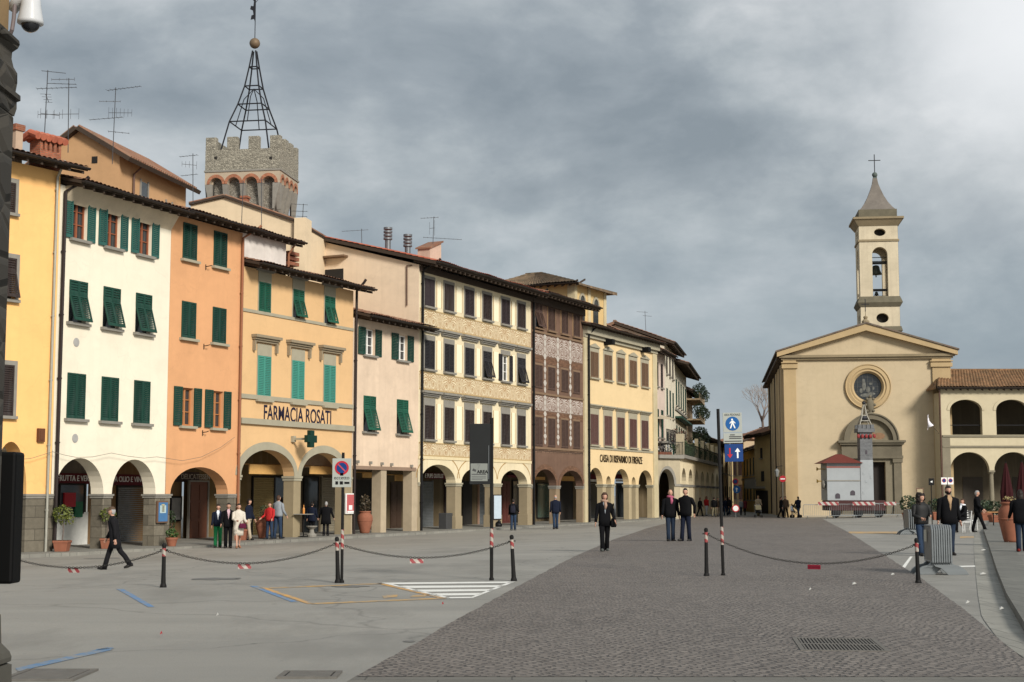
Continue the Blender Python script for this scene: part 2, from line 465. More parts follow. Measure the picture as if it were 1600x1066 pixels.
class Bld:
    def __init__(s, name, label, cat, A, B, zb, group=None):
        s.A = Vector((A.x, A.y)); s.B = Vector((B.x, B.y)); s.zb = zb
        s.t = (s.B - s.A).normalized(); s.n = Vector((-s.t.y, s.t.x)); s.W = (s.B - s.A).length
        s.root = empty(name, (A.x, A.y, zb), math.atan2(s.t.y, s.t.x)); tag(s.root, label, cat, group)
    def uz(s, px, py, off=0.0):
        d = ray(px, py); a = s.A + s.n * off
        k = (a.x * s.n.x + a.y * s.n.y) / (d.x * s.n.x + d.y * s.n.y)
        p = Vector((d.x * k, d.y * k)) - a
        return p.dot(s.t), EYE + d.z * k - s.zb
    def u(s, px, py=774, off=0.0): return s.uz(px, py, off)[0]
    def z(s, px, py, off=0.0): return s.uz(px, py, off)[1]
    def row(s, xs, yt, yb, off=0.0):
        """window openings of one storey read from the photograph, made regular: [(u centre, width, z0, z1)]"""
        r = []; n = len(xs)
        for i, (a, b) in enumerate(xs):
            t = i / max(1, n - 1); y0 = lerp(yt[0], yt[1], t); y1 = lerp(yb[0], yb[1], t)
            ua, ub = s.u(a, (y0 + y1) / 2, off), s.u(b, (y0 + y1) / 2, off); m = (a + b) / 2
            r.append(((ua + ub) / 2, ub - ua, s.z(m, y1, off), s.z(m, y0, off)))
        w = sum(q[1] for q in r) / n; z0 = sum(q[2] for q in r) / n; z1 = sum(q[3] for q in r) / n
        return [(q[0], w, z0, z1) for q in r]
    def loc(s, P):
        q = Vector((P.x, P.y)) - s.A; return Vector((q.dot(s.t), q.dot(s.n), P.z - s.zb))
    def part(s, name, mb, mats, parent=None, **k): return mb.build(name, mats, parent or s.root, **k)

def window(b, win, style='closed', mat=GREEN_D, frame=FRAME_R, sill=PIETRA, cornice=None, surround=None, glass=GLASS, lw=None, leafstyle='slat', recess=.2, curtain=False, sub=True):
    uc, w, z0, z1 = win; h = z1 - z0
    key = ('win', round(w, 2), round(h, 2), style, frame.name, glass.name, curtain, recess)
    def mk():
        mb = MB()
        y = recess
        mb.mi = 0; mb.quad((-w / 2, y, 0), (w / 2, y, 0), (w / 2, y, h), (-w / 2, y, h))
        if style in ('open', 'none', 'half'):
            f = .07; mb.mi = 1
            for a, c in ((-w / 2, -w / 2 + f), (w / 2 - f, w / 2), (-f * .7, f * .7)): mb.box(a, c, y - .06, y - .005, 0, h)
            for a, c in ((0, f), (h - f, h), (h * .36, h * .36 + .035), (h * .68, h * .68 + .035)):
                mb.box(-w / 2 + f, -f * .7, y - .055, y - .006, a, c); mb.box(f * .7, w / 2 - f, y - .055, y - .006, a, c)
            if curtain:
                mb.mi = 2; mb.box(-w / 2 + f + .02, -w / 2 + w * .33, y - .004, y - .002, f, h - f)
        return mb.mesh('window', [glass, frame, CURTAIN])
    wo = link('window', cached(key, mk), b.root, (uc, 0, z0))
    if style == 'open':
        L = lw or w * .5
        for sg in (-1, 1):
            me = leaf_mesh(L, h + .04, leafstyle, mat, 0)
            x = -w / 2 - L - .005 if sg < 0 else w / 2 + .005
            link('shutter', me, wo, (x, -.05, -.02), (0, 0, R(random.uniform(-3, 0) * (1 if sg < 0 else -1))))
    elif style in ('closed', 'tilt', 'board', 'half'):
        L = w / 2 + .012
        for sg in (-1, 1):
            if style == 'half' and sg > 0: continue
            me = leaf_mesh(L, h + .02, 'tilt' if style == 'tilt' else leafstyle, mat, 0)
            link('shutter', me, wo, (-w / 2 - .014 if sg < 0 else .002, -.028 if leafstyle != 'in' else .05, -.01))
    if sub:
        if sill:
            def mks(): return MB().box(-w / 2 - .14, w / 2 + .14, -.17, -.004, -.12, -.012).mesh('sill', sill)
            link('sill', cached(('sill', round(w, 2), sill.name), mks), wo)
        if surround:
            sw, smat, top = surround
            def mkf():
                mb = MB()
                mb.box(-w / 2 - sw, -w / 2 - .016, -.03, -.003, 0, h + .016); mb.box(w / 2 + .016, w / 2 + sw, -.03, -.003, 0, h + .016)
                mb.box(-w / 2 - sw, w / 2 + sw, -.031, -.003, h + .017, h + sw + top)
                return mb.mesh('surround', smat)
            link('surround', cached(('sur', round(w, 2), round(h, 2), sw, top, smat.name), mkf), wo)
        if cornice:
            gap, cw, ch, proj, cm, kind = cornice
            def mkc():
                mb = MB()
                e = w / 2 + cw
                if kind == 'ped':
                    mb.prism([(-e, h + gap), (e, h + gap), (e, h + gap + .06), (0, h + gap + ch), (-e, h + gap + .06)], -proj, -.004)
                else:
                    for i, (a, p) in enumerate(((.0, .45), (.3, .7), (.6, 1.0))):
                        mb.box(-e - .05 * i, e + .05 * i, -proj * p, -.004, h + gap + ch * a, h + gap + ch * (a + (.3 if i < 2 else .4)) - .001)
                    if kind == 'br':
                        for sg in (-1, 1): mb.box(sg * (e - .04) - .05, sg * (e - .04) + .05, -proj * .5, -.004, h + gap - .42, h + gap - .002)
                return mb.mesh('cornice', cm)
            link('cornice', cached(('cor', round(w, 2), round(h, 2), gap, cw, ch, proj, cm.name, kind), mkc), wo)
    return wo

def front_wall(b, mat, zt, zs, arches, wins, pier_mat, thick=.75, recess=.2, D=11.0, zceil=None, capital=(.16, .07), pier_z=None, pier_cap=PIETRA, arch_lift=0, flat=False, base=None, seam=0.0, nocap=False):
    """facade with arcade below and windows above; returns the wall object. arches: [(u0,u1,z apex)]"""
    W = b.W; zb = -.5
    zceil = zceil or max(a[2] for a in arches) + .25
    out = [(seam, zs)]
    for a0, a1, za in arches:
        out += ([(a0, zs), (a1, zs)] if flat else arc(a0, a1, zs, za))
    out += [(W - seam, zs), (W - seam, zt), (seam, zt)]
    # drop coincident neighbours
    o2 = []
    for p in out:
        if not o2 or (abs(p[0] - o2[-1][0]) + abs(p[1] - o2[-1][1])) > 1e-5: o2.append(p)
    holes = [[(u - w / 2, z0), (u + w / 2, z0), (u + w / 2, z1), (u - w / 2, z1)] for (u, w, z0, z1) in wins]
    mb = MB(); mb.sheet(o2, holes, 0)
    for h in holes: mb.reveal(h, 0, recess)
    low = [p for p in o2 if p[1] < zceil - .001][:len(o2) - 2] + [(W - seam, zceil), (seam, zceil)]
    mb.sheet(low, [], thick)
    for a0, a1, za in arches:
        mb.reveal([(a0, zs), (a1, zs)] if flat else arc(a0, a1, zs, za), 0, thick, False)
    # body behind: sides, ceiling of the portico, back, top
    mb.add([(seam, 0, zceil), (W - seam, 0, zceil), (W - seam, D, zceil), (seam, D, zceil), (seam, 0, zt), (W - seam, 0, zt), (W - seam, D, zt), (seam, D, zt)],
           [(0, 3, 7, 4), (1, 5, 6, 2), (2, 6, 7, 3), (4, 7, 6, 5), (0, 1, 2, 3)])
    wall = b.part('wall', mb, mat)
    # piers
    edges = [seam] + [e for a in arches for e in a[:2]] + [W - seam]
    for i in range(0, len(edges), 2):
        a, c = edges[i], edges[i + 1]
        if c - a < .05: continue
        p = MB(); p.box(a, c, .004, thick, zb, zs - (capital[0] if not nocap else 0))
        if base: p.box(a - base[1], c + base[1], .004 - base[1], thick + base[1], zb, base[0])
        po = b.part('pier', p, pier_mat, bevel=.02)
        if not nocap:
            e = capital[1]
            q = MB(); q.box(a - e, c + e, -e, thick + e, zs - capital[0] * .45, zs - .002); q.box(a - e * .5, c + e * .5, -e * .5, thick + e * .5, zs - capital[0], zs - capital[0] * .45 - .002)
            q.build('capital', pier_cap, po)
    return wall

def tile_roof(b, name, u0, u1, y0, y1, z0, z1, mat=TILE, back=None, gutter=True, amp=.05, thick=.14, parent=None, soffit=WOOD_D, rafters=True, gmat=GUTTER, hip=(0, 0)):
    """pantile slope from eaves (y0,z0) up to ridge (y1,z1), with timber soffit; back=(y2,z2) adds the far slope"""
    mb = MB(); sp = .24
    L = math.hypot(y1 - y0, z1 - z0)
    nu = max(4, int((u1 - u0) / sp)) * 6; rows = max(2, int(L / .38))
    dn = Vector((0, -(z1 - z0) / L, (y1 - y0) / L))
    jit = [random.uniform(-.012, .012) for _ in range(nu // 6 + 2)]
    prof = [0, .55, .9, 1, .9, .55]
    vs = []
    for j in range(rows):
        for e in (0, 1):
            t = (j + e) / rows
            for i in range(nu + 1):
                u = lerp(u0 + hip[0] * t, u1 - hip[1] * t, i / nu)
                h = prof[i % 6] * amp + (.03 if e == 0 else 0.0) + jit[i // 6] + .025 * math.sin(u * 1.3 + t * 4)
                p = Vector((u, lerp(y0, y1, t), lerp(z0, z1, t))) + dn * h
                vs.append(p)
    n = nu + 1
    fs = [(r * n + i, r * n + i + 1, (r + 1) * n + i + 1, (r + 1) * n + i) for r in range(rows * 2 - 1) for i in range(nu)]
    mb.add(vs, fs)
    # deck below the tiles
    d = dn * .02; e = dn * -thick
    def q(u, y, z, o): return (u, y + o.y, z + o.z)
    k = -.02 * dn
    mb.mi = 1
    h0, h1 = u0 + hip[0], u1 - hip[1]
    c = [q(u0, y0, z0, k), q(u1, y0, z0, k), q(h1, y1, z1, k), q(h0, y1, z1, k), q(u0, y0, z0, e), q(u1, y0, z0, e), q(h1, y1, z1, e), q(h0, y1, z1, e)]
    mb.add(c, [(0, 1, 2, 3), (4, 7, 6, 5), (0, 4, 5, 1), (1, 5, 6, 2), (2, 6, 7, 3), (3, 7, 4, 0)])
    mb.mi = 0
    if back:
        y2, z2 = back
        h0, h1 = u0 + hip[0], u1 - hip[1]; mb.box(h0, h1, y1 - .12, y1 + .12, z1 - .02, z1 + .12)
        mb.add([(h0, y1, z1 + .04), (h1, y1, z1 + .04), (u1, y2, z2 + .04), (u0, y2, z2 + .04), (h0, y1, z1 - thick), (h1, y1, z1 - thick), (u1, y2, z2 - thick), (u0, y2, z2 - thick)],
               [(0, 1, 2, 3), (4, 7, 6, 5), (0, 4, 5, 1), (1, 5, 6, 2), (2, 6, 7, 3), (3, 7, 4, 0)])
    if rafters:
        mb.mi = 1
        nr = max(2, int((u1 - u0) / .55)); sl = (z1 - z0) / (y1 - y0)
        for i in range(nr):
            u = lerp(u0 + .2, u1 - .2, i / (nr - 1)); ya, yb = y0 + .06, min(y0 + 1.5, y1)
            za = z0 + sl * (ya - y0) - thick - .02; zb_ = z0 + sl * (yb - y0) - thick - .02
            mb.add([(u - .05, ya, za - .12), (u + .05, ya, za - .12), (u + .05, yb, zb_ - .12), (u - .05, yb, zb_ - .12), (u - .05, ya, za), (u + .05, ya, za), (u + .05, yb, zb_), (u - .05, yb, zb_)],
                   [(0, 3, 2, 1), (4, 5, 6, 7), (0, 1, 5, 4), (1, 2, 6, 5), (2, 3, 7, 6), (3, 0, 4, 7)])
    ro = mb.build(name, [mat, soffit], parent or b.root)
    if gutter:
        g = MB(); r = .085
        pr = [(y0 - .07 - r * math.cos(a), z0 - .03 - r * math.sin(a)) for a in [math.pi * i / 8 for i in range(9)]]
        g.add([(u0, y, z) for y, z in pr] + [(u1, y, z) for y, z in pr], [(i, i + 1, i + 10, i + 9) for i in range(8)])
        g.add([(u0, y, z) for y, z in pr], [tuple(range(9))]); g.add([(u1, y, z) for y, z in pr], [tuple(range(9))])
        g.build('gutter', gmat, ro)
    return ro

def downpipe(b, u, ztop, zbot, r=.055, mat=PIPE_B, oh=0.0, side=0, y=-.1):
    pts = []
    if oh: pts += [(u + side, -oh, ztop + .35), (u + side * .8, -oh * .85, ztop + .2), (u, y - .02, ztop - .25)]
    else: pts += [(u, y, ztop)]
    pts += [(u, y, zbot)]
    mb = MB().tube(pts, r, 8)
    zz = zbot + 1.5
    while zz < ztop - .5:
        mb.tube([(u, y, zz), (u, y, zz + .05)], r * 1.35, 8); mb.box(u - .02, u + .02, y, 0, zz, zz + .04); zz += 2.4
    return b.part('downpipe', mb, mat, smooth_=False)

def slatwall(mb, u0, u1, z0, z1, y, p=.09):
    """roller shutter: rounded horizontal slats"""
    n = max(3, int((z1 - z0) / p))
    for i in range(n):
        a = lerp(z0, z1, i / n); c = lerp(z0, z1, (i + 1) / n)
        mb.add([(u0, y, a), (u1, y, a), (u1, y - .025, a + (c - a) * .5), (u0, y - .025, a + (c - a) * .5), (u1, y, c - .006), (u0, y, c - .006)], [(0, 1, 2, 3), (3, 2, 4, 5)])

PORTICO = 4.0
def shop(b, name, px0, px1, py0, py1, mat, kind='box', off=PORTICO, parent=None, frame=None, dy=.0):
    """a piece of the shop front at the back of the arcade"""
    u0, z1 = b.uz(px0, py0, off); u1, z0 = b.uz(px1, py1, off)
    if z0 < .3: z0 = 0.0
    mb = MB(); y = off - dy
    if kind == 'roller':
        slatwall(mb, u0, u1, z0, z1, y - .06); mb.box(u0 - .06, u0, y - .1, y - .004, z0, z1 + .06); mb.box(u1, u1 + .06, y - .1, y - .004, z0, z1 + .06)
    elif kind == 'awning':
        mb.prism([(0, 0), (.55, -.05), (.55, -.08), (.5, -(z1 - z0)), (.47, -(z1 - z0)), (.47, -.06), (0, -.05)], u0, u1)
        mb.v = [(v[1], y - v[0], z1 + v[2]) for v in mb.v]
    elif kind == 'door':
        mb.box(u0, u1, y - .05, y - .004, z0, z1)
        for i in range(2):
            for j in range(3): mb.box(lerp(u0, u1, .08 + .47 * i), lerp(u0, u1, .45 + .47 * i), y - .075, y - .051, lerp(z0, z1, .06 + .31 * j), lerp(z0, z1, .33 + .31 * j))
    else:
        mb.box(u0, u1, y - .08, y - .004, z0, z1)
    o = mb.build(name, mat, parent or b.root)
    if frame:
        f = MB(); t = .07
        f.box(u0 - t, u0, y - .11, y - .003, z0, z1 + t); f.box(u1, u1 + t, y - .11, y - .003, z0, z1 + t); f.box(u0, u1, y - .109, y - .003, z1, z1 + t)
        if z0 > .1: f.box(u0, u1, y - .109, y - .003, z0 - t, z0)
        f.build('frame', frame, o)
    return o
def back_wall(b, mat, zc, off=PORTICO, u0=0, u1=None):  # wall plasters passed here are darkened to deepen the portico shade
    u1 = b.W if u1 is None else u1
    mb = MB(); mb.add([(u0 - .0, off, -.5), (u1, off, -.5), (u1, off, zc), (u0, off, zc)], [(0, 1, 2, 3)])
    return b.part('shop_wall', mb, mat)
def band(b, z, h, proj, mat, name='string_course', u0=0.0, u1=None):
    return b.part(name, MB().box(u0, b.W if u1 is None else u1, -proj, -.003, z, z + h), mat)

def antenna(p, h, arms, name='television_antenna', label='', rz=0, lean=0):
    """mast with yagi arms: arms [(height fraction, direction deg, length, n elements, element length, vertical?)]"""
    mb = MB(); mb.tube([(0, 0, -.6), (lean, 0, h)], .018, 6)
    for hf, dg, L, n, el, vert in arms:
        c = Vector((lean * hf, 0, h * hf)); d = Vector((math.cos(R(dg)), math.sin(R(dg)), .06 * (1 if n % 2 else -1))); e = Vector((-d.y, d.x, 0)) if not vert else Vector((0, 0, 1))
        a0, a1 = c - d * L * .25, c + d * L * .75
        mb.tube([a0, a1], .012, 5)
        for i in range(n):
            q = a0.lerp(a1, i / (n - 1)); k = el * (1 - .4 * i / n)
            mb.tube([q - e * k / 2, q + e * k / 2], .007, 4)
    o = mb.build(name, plain('antenna_metal', (.08, .08, .085), .5, .5), None, tuple(p), rot=(0, 0, rz))
    return tag(o, label, 'antenna', 'television antennas on the rooftops')
# ---------------------------------------------------------------- the arcaded row, left to right
def mkb(i, name, label, cat): return Bld(name, label, cat, ROWP[i], ROWP[i + 1], min(ROW[i][2], ROW[i + 1][2]))
def eave(b, px, py, oh): return b.z(px, py, -oh)
GRILL = masonry('grey_ashlar', (.165, .145, .11), .9, .42, (.075, .066, .052), .3)

# 1 yellow house
b = mkb(0, 'townhouse', 'bright yellow plastered house over stone piers, dark brown shutters, cut by the picture edge', 'house')
Y_P = plaster('yellow_plaster', (.86, .50, .19), .12, (.45, .28, .12), mottle=.08)
zs = b.z(60, 772); oh = .95; ze = eave(b, 60, 244, oh)
zt = ze - .15
wl = [b.row([(-16, 23)], (283, 283), (330, 330))[0], b.row([(-14, 24)], (402, 402), (466, 466))[0], b.row([(-16, 20)], (570, 570), (649, 649))[0],
      b.row([(-66, -30)], (402, 402), (466, 466))[0], b.row([(-66, -30)], (570, 570), (649, 649))[0]]
front_wall(b, Y_P, zt, zs, [(b.u(-62), b.u(-26), b.z(-44, 690)), (b.u(-12), b.u(41), b.z(12, 690))], wl, GRILL, D=10, seam=.01)
for w, st in zip(wl, ('closed', 'tilt', 'closed', 'closed', 'closed')): window(b, w, st, BROWN_S, surround=(.16, PIETRA, .02))
tile_roof(b, 'roof', -.1, b.W + .5, -oh, 6.5, ze, ze + 6.5 * .30, back=(12, ze))
downpipe(b, b.W - .25, zt, 0, .05, plain('grey_pipe', (.34, .33, .28), .5, .3), oh=.5)
b.part('wall_lamp', MB().box(b.W - .75, b.W - .45, -.12, -.004, b.z(69, 691), b.z(69, 670)).box(b.W - .68, b.W - .52, -.135, -.12, b.z(69, 688), b.z(69, 674)), plain('rusty_iron', (.12, .045, .02), .7))
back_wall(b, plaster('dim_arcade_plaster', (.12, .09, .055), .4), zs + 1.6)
shop(b, 'roller_shutter', 2, 36, 752, 850, STEEL, 'roller')
b1 = b

# 2 white house
b = mkb(1, 'townhouse', 'tall cream white house with green shutters and two round arches on grey stone piers', 'house')
WH = plaster('cream_plaster', (.80, .725, .575), .10, (.5, .42, .3), mottle=.06)
zs = b.z(170, 772); oh = .95; ze = eave(b, 180, 296, oh); zt = ze - .12
r3 = b.row([(112, 136.5), (165.4, 188), (216, 236.4)], (311.7, 340), (374, 399.5))
r2 = b.row([(107.8, 135), (161, 186.6), (211.6, 235.8)], (441, 458.6), (505, 520.5))
r1 = b.row([(104.7, 131.7), (158, 183.7), (208.8, 233)], (584.6, 595), (654, 661.7))
front_wall(b, WH, zt, zs, [(b.u(85), b.u(161.6), b.z(121, 715.6)), (b.u(174.5), b.u(243), b.z(208, 718))], r1 + r2 + r3, GRILL, thick=.6, D=9, seam=.01)
for w in r3: window(b, w, 'open', GREEN_T, curtain=True, surround=(.1, GREEN_T, .03), lw=w[1] * .52)
for w in r2: window(b, w, 'tilt', GREEN_D)
for w in r1: window(b, w, 'closed', GREEN_D)
tile_roof(b, 'roof', .05, b.W + .1, -oh, 5.5, ze, ze + 5.5 * .27, back=(10, ze))
cor = MB().prism([(-.42, 0), (0, -.62), (0, 0)], .3, b.W - .02); cor.v = [(v[1], v[0], zt + v[2]) for v in cor.v]
b.part('cove', cor, plaster('cream_cove', (.60, .50, .36), .2))
downpipe(b, .16, zt, .1, .07, plain('dark_pipe', (.03, .022, .02), .5, .3), oh=.8, side=.5)
for (px, py) in ((119, 535), (117, 685)):
    u, z = b.uz(px, py); b.part('wall_vent', MB().lathe([(.17, -.02), (.17, .0), (.14, -.025)], (u, 0, z), 16, 'y'), plain('vent_grey', (.35, .34, .32), .7))
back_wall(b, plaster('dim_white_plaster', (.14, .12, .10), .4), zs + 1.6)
f = shop(b, 'shop_fascia', 84, 170, 739, 757, MAROON)
u, z = b.uz(122, 748, PORTICO); words('lettering', 'FRUTTA E VERDURA', .34, WHITE, f, (u, PORTICO - .1, z), sx=.92)
f = shop(b, 'shop_fascia', 176, 240, 741, 759, MAROON)
u, z = b.uz(200, 749.5, PORTICO); words('lettering', 'A OLIO E VINO', .34, WHITE, f, (u, PORTICO - .1, z), sx=.92)
shop(b, 'roller_shutter', 182, 222, 761, 848, STEEL, 'roller', frame=DARK)
shop(b, 'shop_window', 92, 128, 758, 800, GLASS, frame=DARK)
shop(b, 'poster', 96, 113, 770, 792, plain('red_poster', (.35, .02, .03), .5), dy=.09)
shop(b, 'poster', 113, 124, 784, 808, plain('green_poster', (.02, .12, .06), .5), dy=.09)
shop(b, 'shop_counter', 84, 134, 801, 850, plain('white_board', (.62, .62, .58), .5))
b2 = b

# 3 orange house
b = mkb(2, 'townhouse', 'orange plastered house with two windows per floor, one wide arch and dark green shutters', 'house')
OR = plaster('orange_plaster', (.66, .345, .17), .12, (.45, .25, .12), mottle=.08)
zs = b.z(310, 772); oh = .85; ze = eave(b, 330, 337, oh); zt = ze - .12
r3 = b.row([(285.5, 306.8), (333.9, 353.5)], (350.7, 362.6), (405.9, 417.6))
r2 = b.row([(283.6, 305), (332, 352)], (472.3, 481.3), (528.6, 536.5))
r1 = b.row([(282.7, 301.9), (330.8, 348.7)], (606.7, 610.8), (663.8, 670.2))
front_wall(b, OR, zt, zs, [(b.u(266), b.u(356), b.z(312, 730))], r1 + r2 + r3, GRILL, thick=.6, D=9, seam=.01)
for w in r3 + r2: window(b, w, 'closed', GREEN_D, sill=PIETRA_G)
for w in r1: window(b, w, 'open', GREEN_D, frame=plain('varnished_frame', (.42, .18, .07), .4), lw=w[1] * .62, sill=PIETRA_G)
tile_roof(b, 'roof', -.05, b.W + .55, -oh, 5.5, ze, ze + 5.5 * .27, back=(10, ze))
downpipe(b, b.W - .14, zt, 0, .06, PIPE_C, oh=.75, side=.5)
for px, py in ((321, 417), (318, 541), (316, 676)):
    u, z = b.uz(px, py); b.part('hook', MB().tube([(u, 0, z), (u, -.22, z + .02), (u + .12, -.24, z + .06)], .02, 5).tube([(u, -.02, z - .14), (u, -.02, z + .1)], .02, 5), BLACK)
back_wall(b, plaster('ochre_inner_plaster', (.20, .12, .055), .3), zs + 1.8, u1=b.W + 1.3)  # ochre lowered so the recess behind the arch looks shaded
u, z = b.uz(303, 745.5, PORTICO)
f = shop(b, 'shop_fascia', 268, 345, 737, 754, plain('dark_brown_board', (.05, .03, .025), .6)); words('lettering', 'DELICATESSEN', .34, plain('cream_letters', (.5, .45, .38), .6), f, (u, PORTICO - .1, z))
shop(b, 'door', 282, 309, 753, 834, plain('chestnut_door', (.13, .05, .028), .5), 'door', frame=PIETRA, dy=.45)
shop(b, 'notice_board', 265, 279, 778, 812, plain('grey_felt', (.22, .21, .19), .8), frame=BLACK, dy=.02)
shop(b, 'poster_board', 336, 357, 775, 832, plain('blue_poster', (.04, .10, .22), .4), frame=DARK, dy=.3)
shop(b, 'notice', 314, 319, 784, 794, plain('paper_dark', (.2, .16, .12), .6), frame=DARK)
b.part('wall_base', MB().box(b.u(309, 800, PORTICO), b.u(345, 800, PORTICO), PORTICO - .05, PORTICO - .004, 0, 1.3), plain('travertine', (.55, .47, .36), .6))
b3 = b

# 4 pharmacy
b = mkb(3, 'pharmacy_building', 'buff yellow pharmacy building with green cross, turquoise shutters and two broad arches', 'pharmacy')
FA = plaster('buff_plaster', (.66, .425, .215), .10, (.45, .3, .16), mottle=.06)
zs = b.z(459, 744); oh = .95; ze = eave(b, 470, 424, oh); zt = ze - .12
r3 = b.row([(404, 422), (457.7, 474), (507, 522.4)], (442.3, 464), (488, 506))
r1 = b.row([(402, 422), (456, 473.8), (505.5, 523)], (557, 571.6), (623.8, 634.5))
ar = [(b.u(375.5), b.u(459), b.z(416, 703)), (b.u(470), b.u(539), b.z(502, 707.6))]
front_wall(b, FA, zt, zs, ar, r1 + r3, plaster('olive_pier_plaster', (.31, .25, .155), .25), thick=.6, D=9, seam=.01, pier_cap=PIETRA_G, capital=(.22, .06))  # pier colour lowered to carry the shade of the pier sides
for i, w in enumerate(r3): window(b, w, 'tilt' if i else 'closed', GREEN_M, sill=None, surround=(.07, PIETRA_G, .42), cornice=(.5, .2, .1, .12, PIETRA, 'flat'))
for w in r1: window(b, w, 'closed', TURQ, sill=PIETRA_G, surround=(.06, PIETRA_G, .5), cornice=(.62, .42, .32, .32, plain('brown_sandstone', (.26, .21, .14), .9), 'br'))
for (py0, h, p) in ((488, .14, .05), (629, .2, .08), (667, .26, .14)):
    band(b, b.z(450, py0) if py0 != 488 else b.z(450, 499), h, p, PIETRA_G)
for i, (a0, a1, za) in enumerate(ar):
    o = arc(a0 - .0, a1 + .0, zs, za, 24); o2 = arc(a0 - .42 if i == 0 else a0 - .3, a1 + .3, zs, za + .36, 24)
    mb = MB(); mb.prism(o2 + o[::-1], -.03, -.003); b.part('archivolt', mb, PIETRA_G)
tile_roof(b, 'roof', .0, b.W + .55, -oh, 5.5, ze, ze + 5.5 * .27, back=(10, ze))
ua, za_ = b.uz(412, 655.0 - 9); ub, _ = b.uz(517, 660)
words('lettering', 'FARMACIA ROSATI', .98, plain('navy_letters', (.015, .012, .03), .4), b.root, ((ua + ub) / 2, -.014, b.z(464, 650)), ext=.006, width=(ub - ua), off=.009)
u, z = b.uz(485, 686, -.9)
mb = MB(); k = .40; t = .17
for y0, y1 in ((-1.02, -.82),): mb.prism([(-t, -k), (t, -k), (t, -t), (k, -t), (k, t), (t, t), (t, k), (-t, k), (-t, t), (-k, t), (-k, -t), (-t, -t)], y0, y1)
mb.v = [(v[0], v[1], v[2]) for v in mb.v]
cr = b.part('pharmacy_cross', mb, plain('cross_green', (.004, .03, .02), .3), loc=(u, 0, z), bevel=.015)
MB().box(-.05, .05, -.82, -.004, -.05, .05).box(-.1, .1, -.16, -.004, -.14, .14).build('bracket', PIETRA_G, cr, loc=(-.2, 0, 0))
back_wall(b, plaster('tan_inner_plaster', (.15, .10, .042), .4), zs + 2.2, u0=1.25)  # tan kept dark, shade of the arcade is in the colour
shop(b, 'shop_fascia', 376, 438, 724, 742, OCHRE, 'awning', off=1.7); shop(b, 'shop_fascia', 471, 527, 727, 742, OCHRE, 'awning', off=1.7)
shop(b, 'roller_shutter', 394, 424, 746, 838, plain('olive_roller', (.27, .20, .085), .55), 'roller', frame=DARK)
shop(b, 'shop_entrance', 428, 448, 746, 838, GLASS, frame=DARK); shop(b, 'shop_entrance', 474, 494, 746, 832, GLASS, frame=DARK)
shop(b, 'roller_shutter', 502, 530, 746, 832, plain('grey_olive_roller', (.25, .22, .16), .55), 'roller')
b4 = b

# 5 pink house
b = mkb(4, 'townhouse', 'low pale pink house with flat lintel on square columns and red tiled roof', 'house')
PK = plaster('pale_pink_plaster', (.67, .52, .385), .28, (.42, .30, .2), mottle=.14)
zs = b.z(600, 731); oh = .95; ze = eave(b, 616, 499, oh); zt = ze - .12
r2 = b.row([(569, 586), (621, 636)], (514, 523.6), (555, 563)); r1 = b.row([(568, 586), (619.8, 636.8)], (618.8, 625.6), (673.6, 678.5))
front_wall(b, PK, zt, zs, [(.12, b.u(595.5), zs), (b.u(604), b.u(644), zs)], r1 + r2, plaster('column_plaster', (.42, .34, .235), .3), thick=.58, D=7.5, flat=True, seam=.01, nocap=True, zceil=zs + .02)
b.part('lintel', MB().box(.05, b.W - .3, -.05, .3, zs - .12, zs + .06), plain('lintel_stone', (.25, .17, .12), .8))
for w in r2: window(b, w, 'open', GREEN_D, frame=FRAME_W, lw=w[1] * .6)
for w in r1: window(b, w, 'tilt', GREEN_M)
tile_roof(b, 'roof', .1, b.W + .35, -oh, 5.2, ze, ze + 5.2 * .30, mat=TILE)
downpipe(b, .12, zt + 1.6, 0, .07, plain('dark_pipe', (.03, .022, .02), .5, .3), oh=.6, side=.1)
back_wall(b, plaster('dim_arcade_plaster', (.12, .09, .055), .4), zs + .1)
shop(b, 'shop_fascia', 554, 580, 737, 747, OCHRE, 'awning', off=1.7); shop(b, 'shop_fascia', 605, 628, 741, 752, OCHRE, 'awning', off=1.7)
shop(b, 'shop_entrance', 552, 578, 750, 830, DARK, frame=BROWN_S); shop(b, 'shop_entrance', 610, 626, 753, 820, plain('dark_wood_door', (.05, .03, .02), .5), 'door')
for px in (557, 577, 595, 610, 641):
    u, z = b.uz(px, 722 + (px - 557) * .08); b.part('spotlight', MB().box(u - .05, u + .05, -.16, -.004, z - .06, z + .08), PIETRA)
b5 = b

# 6 painted palazzo
b = mkb(5, 'painted_palazzo', 'cream palazzo with painted scroll friezes, dark shutters and three round arches', 'palazzo')
SG = plaster('pale_fresco_plaster', (.72, .62, .42), .30, (.45, .33, .18), mottle=.1)
zs = b.z(745, 755); oh = 1.25; ze = eave(b, 780, 436, oh); zt = ze - .1
xs = [(664, 677), (695, 707.3), (725.8, 740), (754.2, 767.5), (783, 796), (808.5, 820)]
r3 = b.row(xs, (438.3, 475), (480, 512.9)); r2 = b.row(xs, (533.4, 560), (577, 600)); r1 = b.row(xs, (634, 651), (686, 697))
ar = [(b.u(657.5), b.u(711.8), b.z(684, 726)), (b.u(721), b.u(771), b.z(747, 731)), (b.u(783), b.u(824), b.z(804, 734.5))]
front_wall(b, SG, zt, zs, ar, r1 + r2 + r3, plaster('cream_pier', (.31, .25, .16), .35), thick=.6, D=16, seam=.01, pier_cap=PIETRA_G, base=(.75, .05), capital=(.2, .07))  # piers darkened in colour to stand for shade on their sides
for i, w in enumerate(r3): window(b, w, 'closed', BROWN_S if i % 2 else plain('weathered_shutter', (.035, .026, .028), .7), leafstyle='board' if i < 2 else 'slat', surround=(.13, PIETRA, .05))
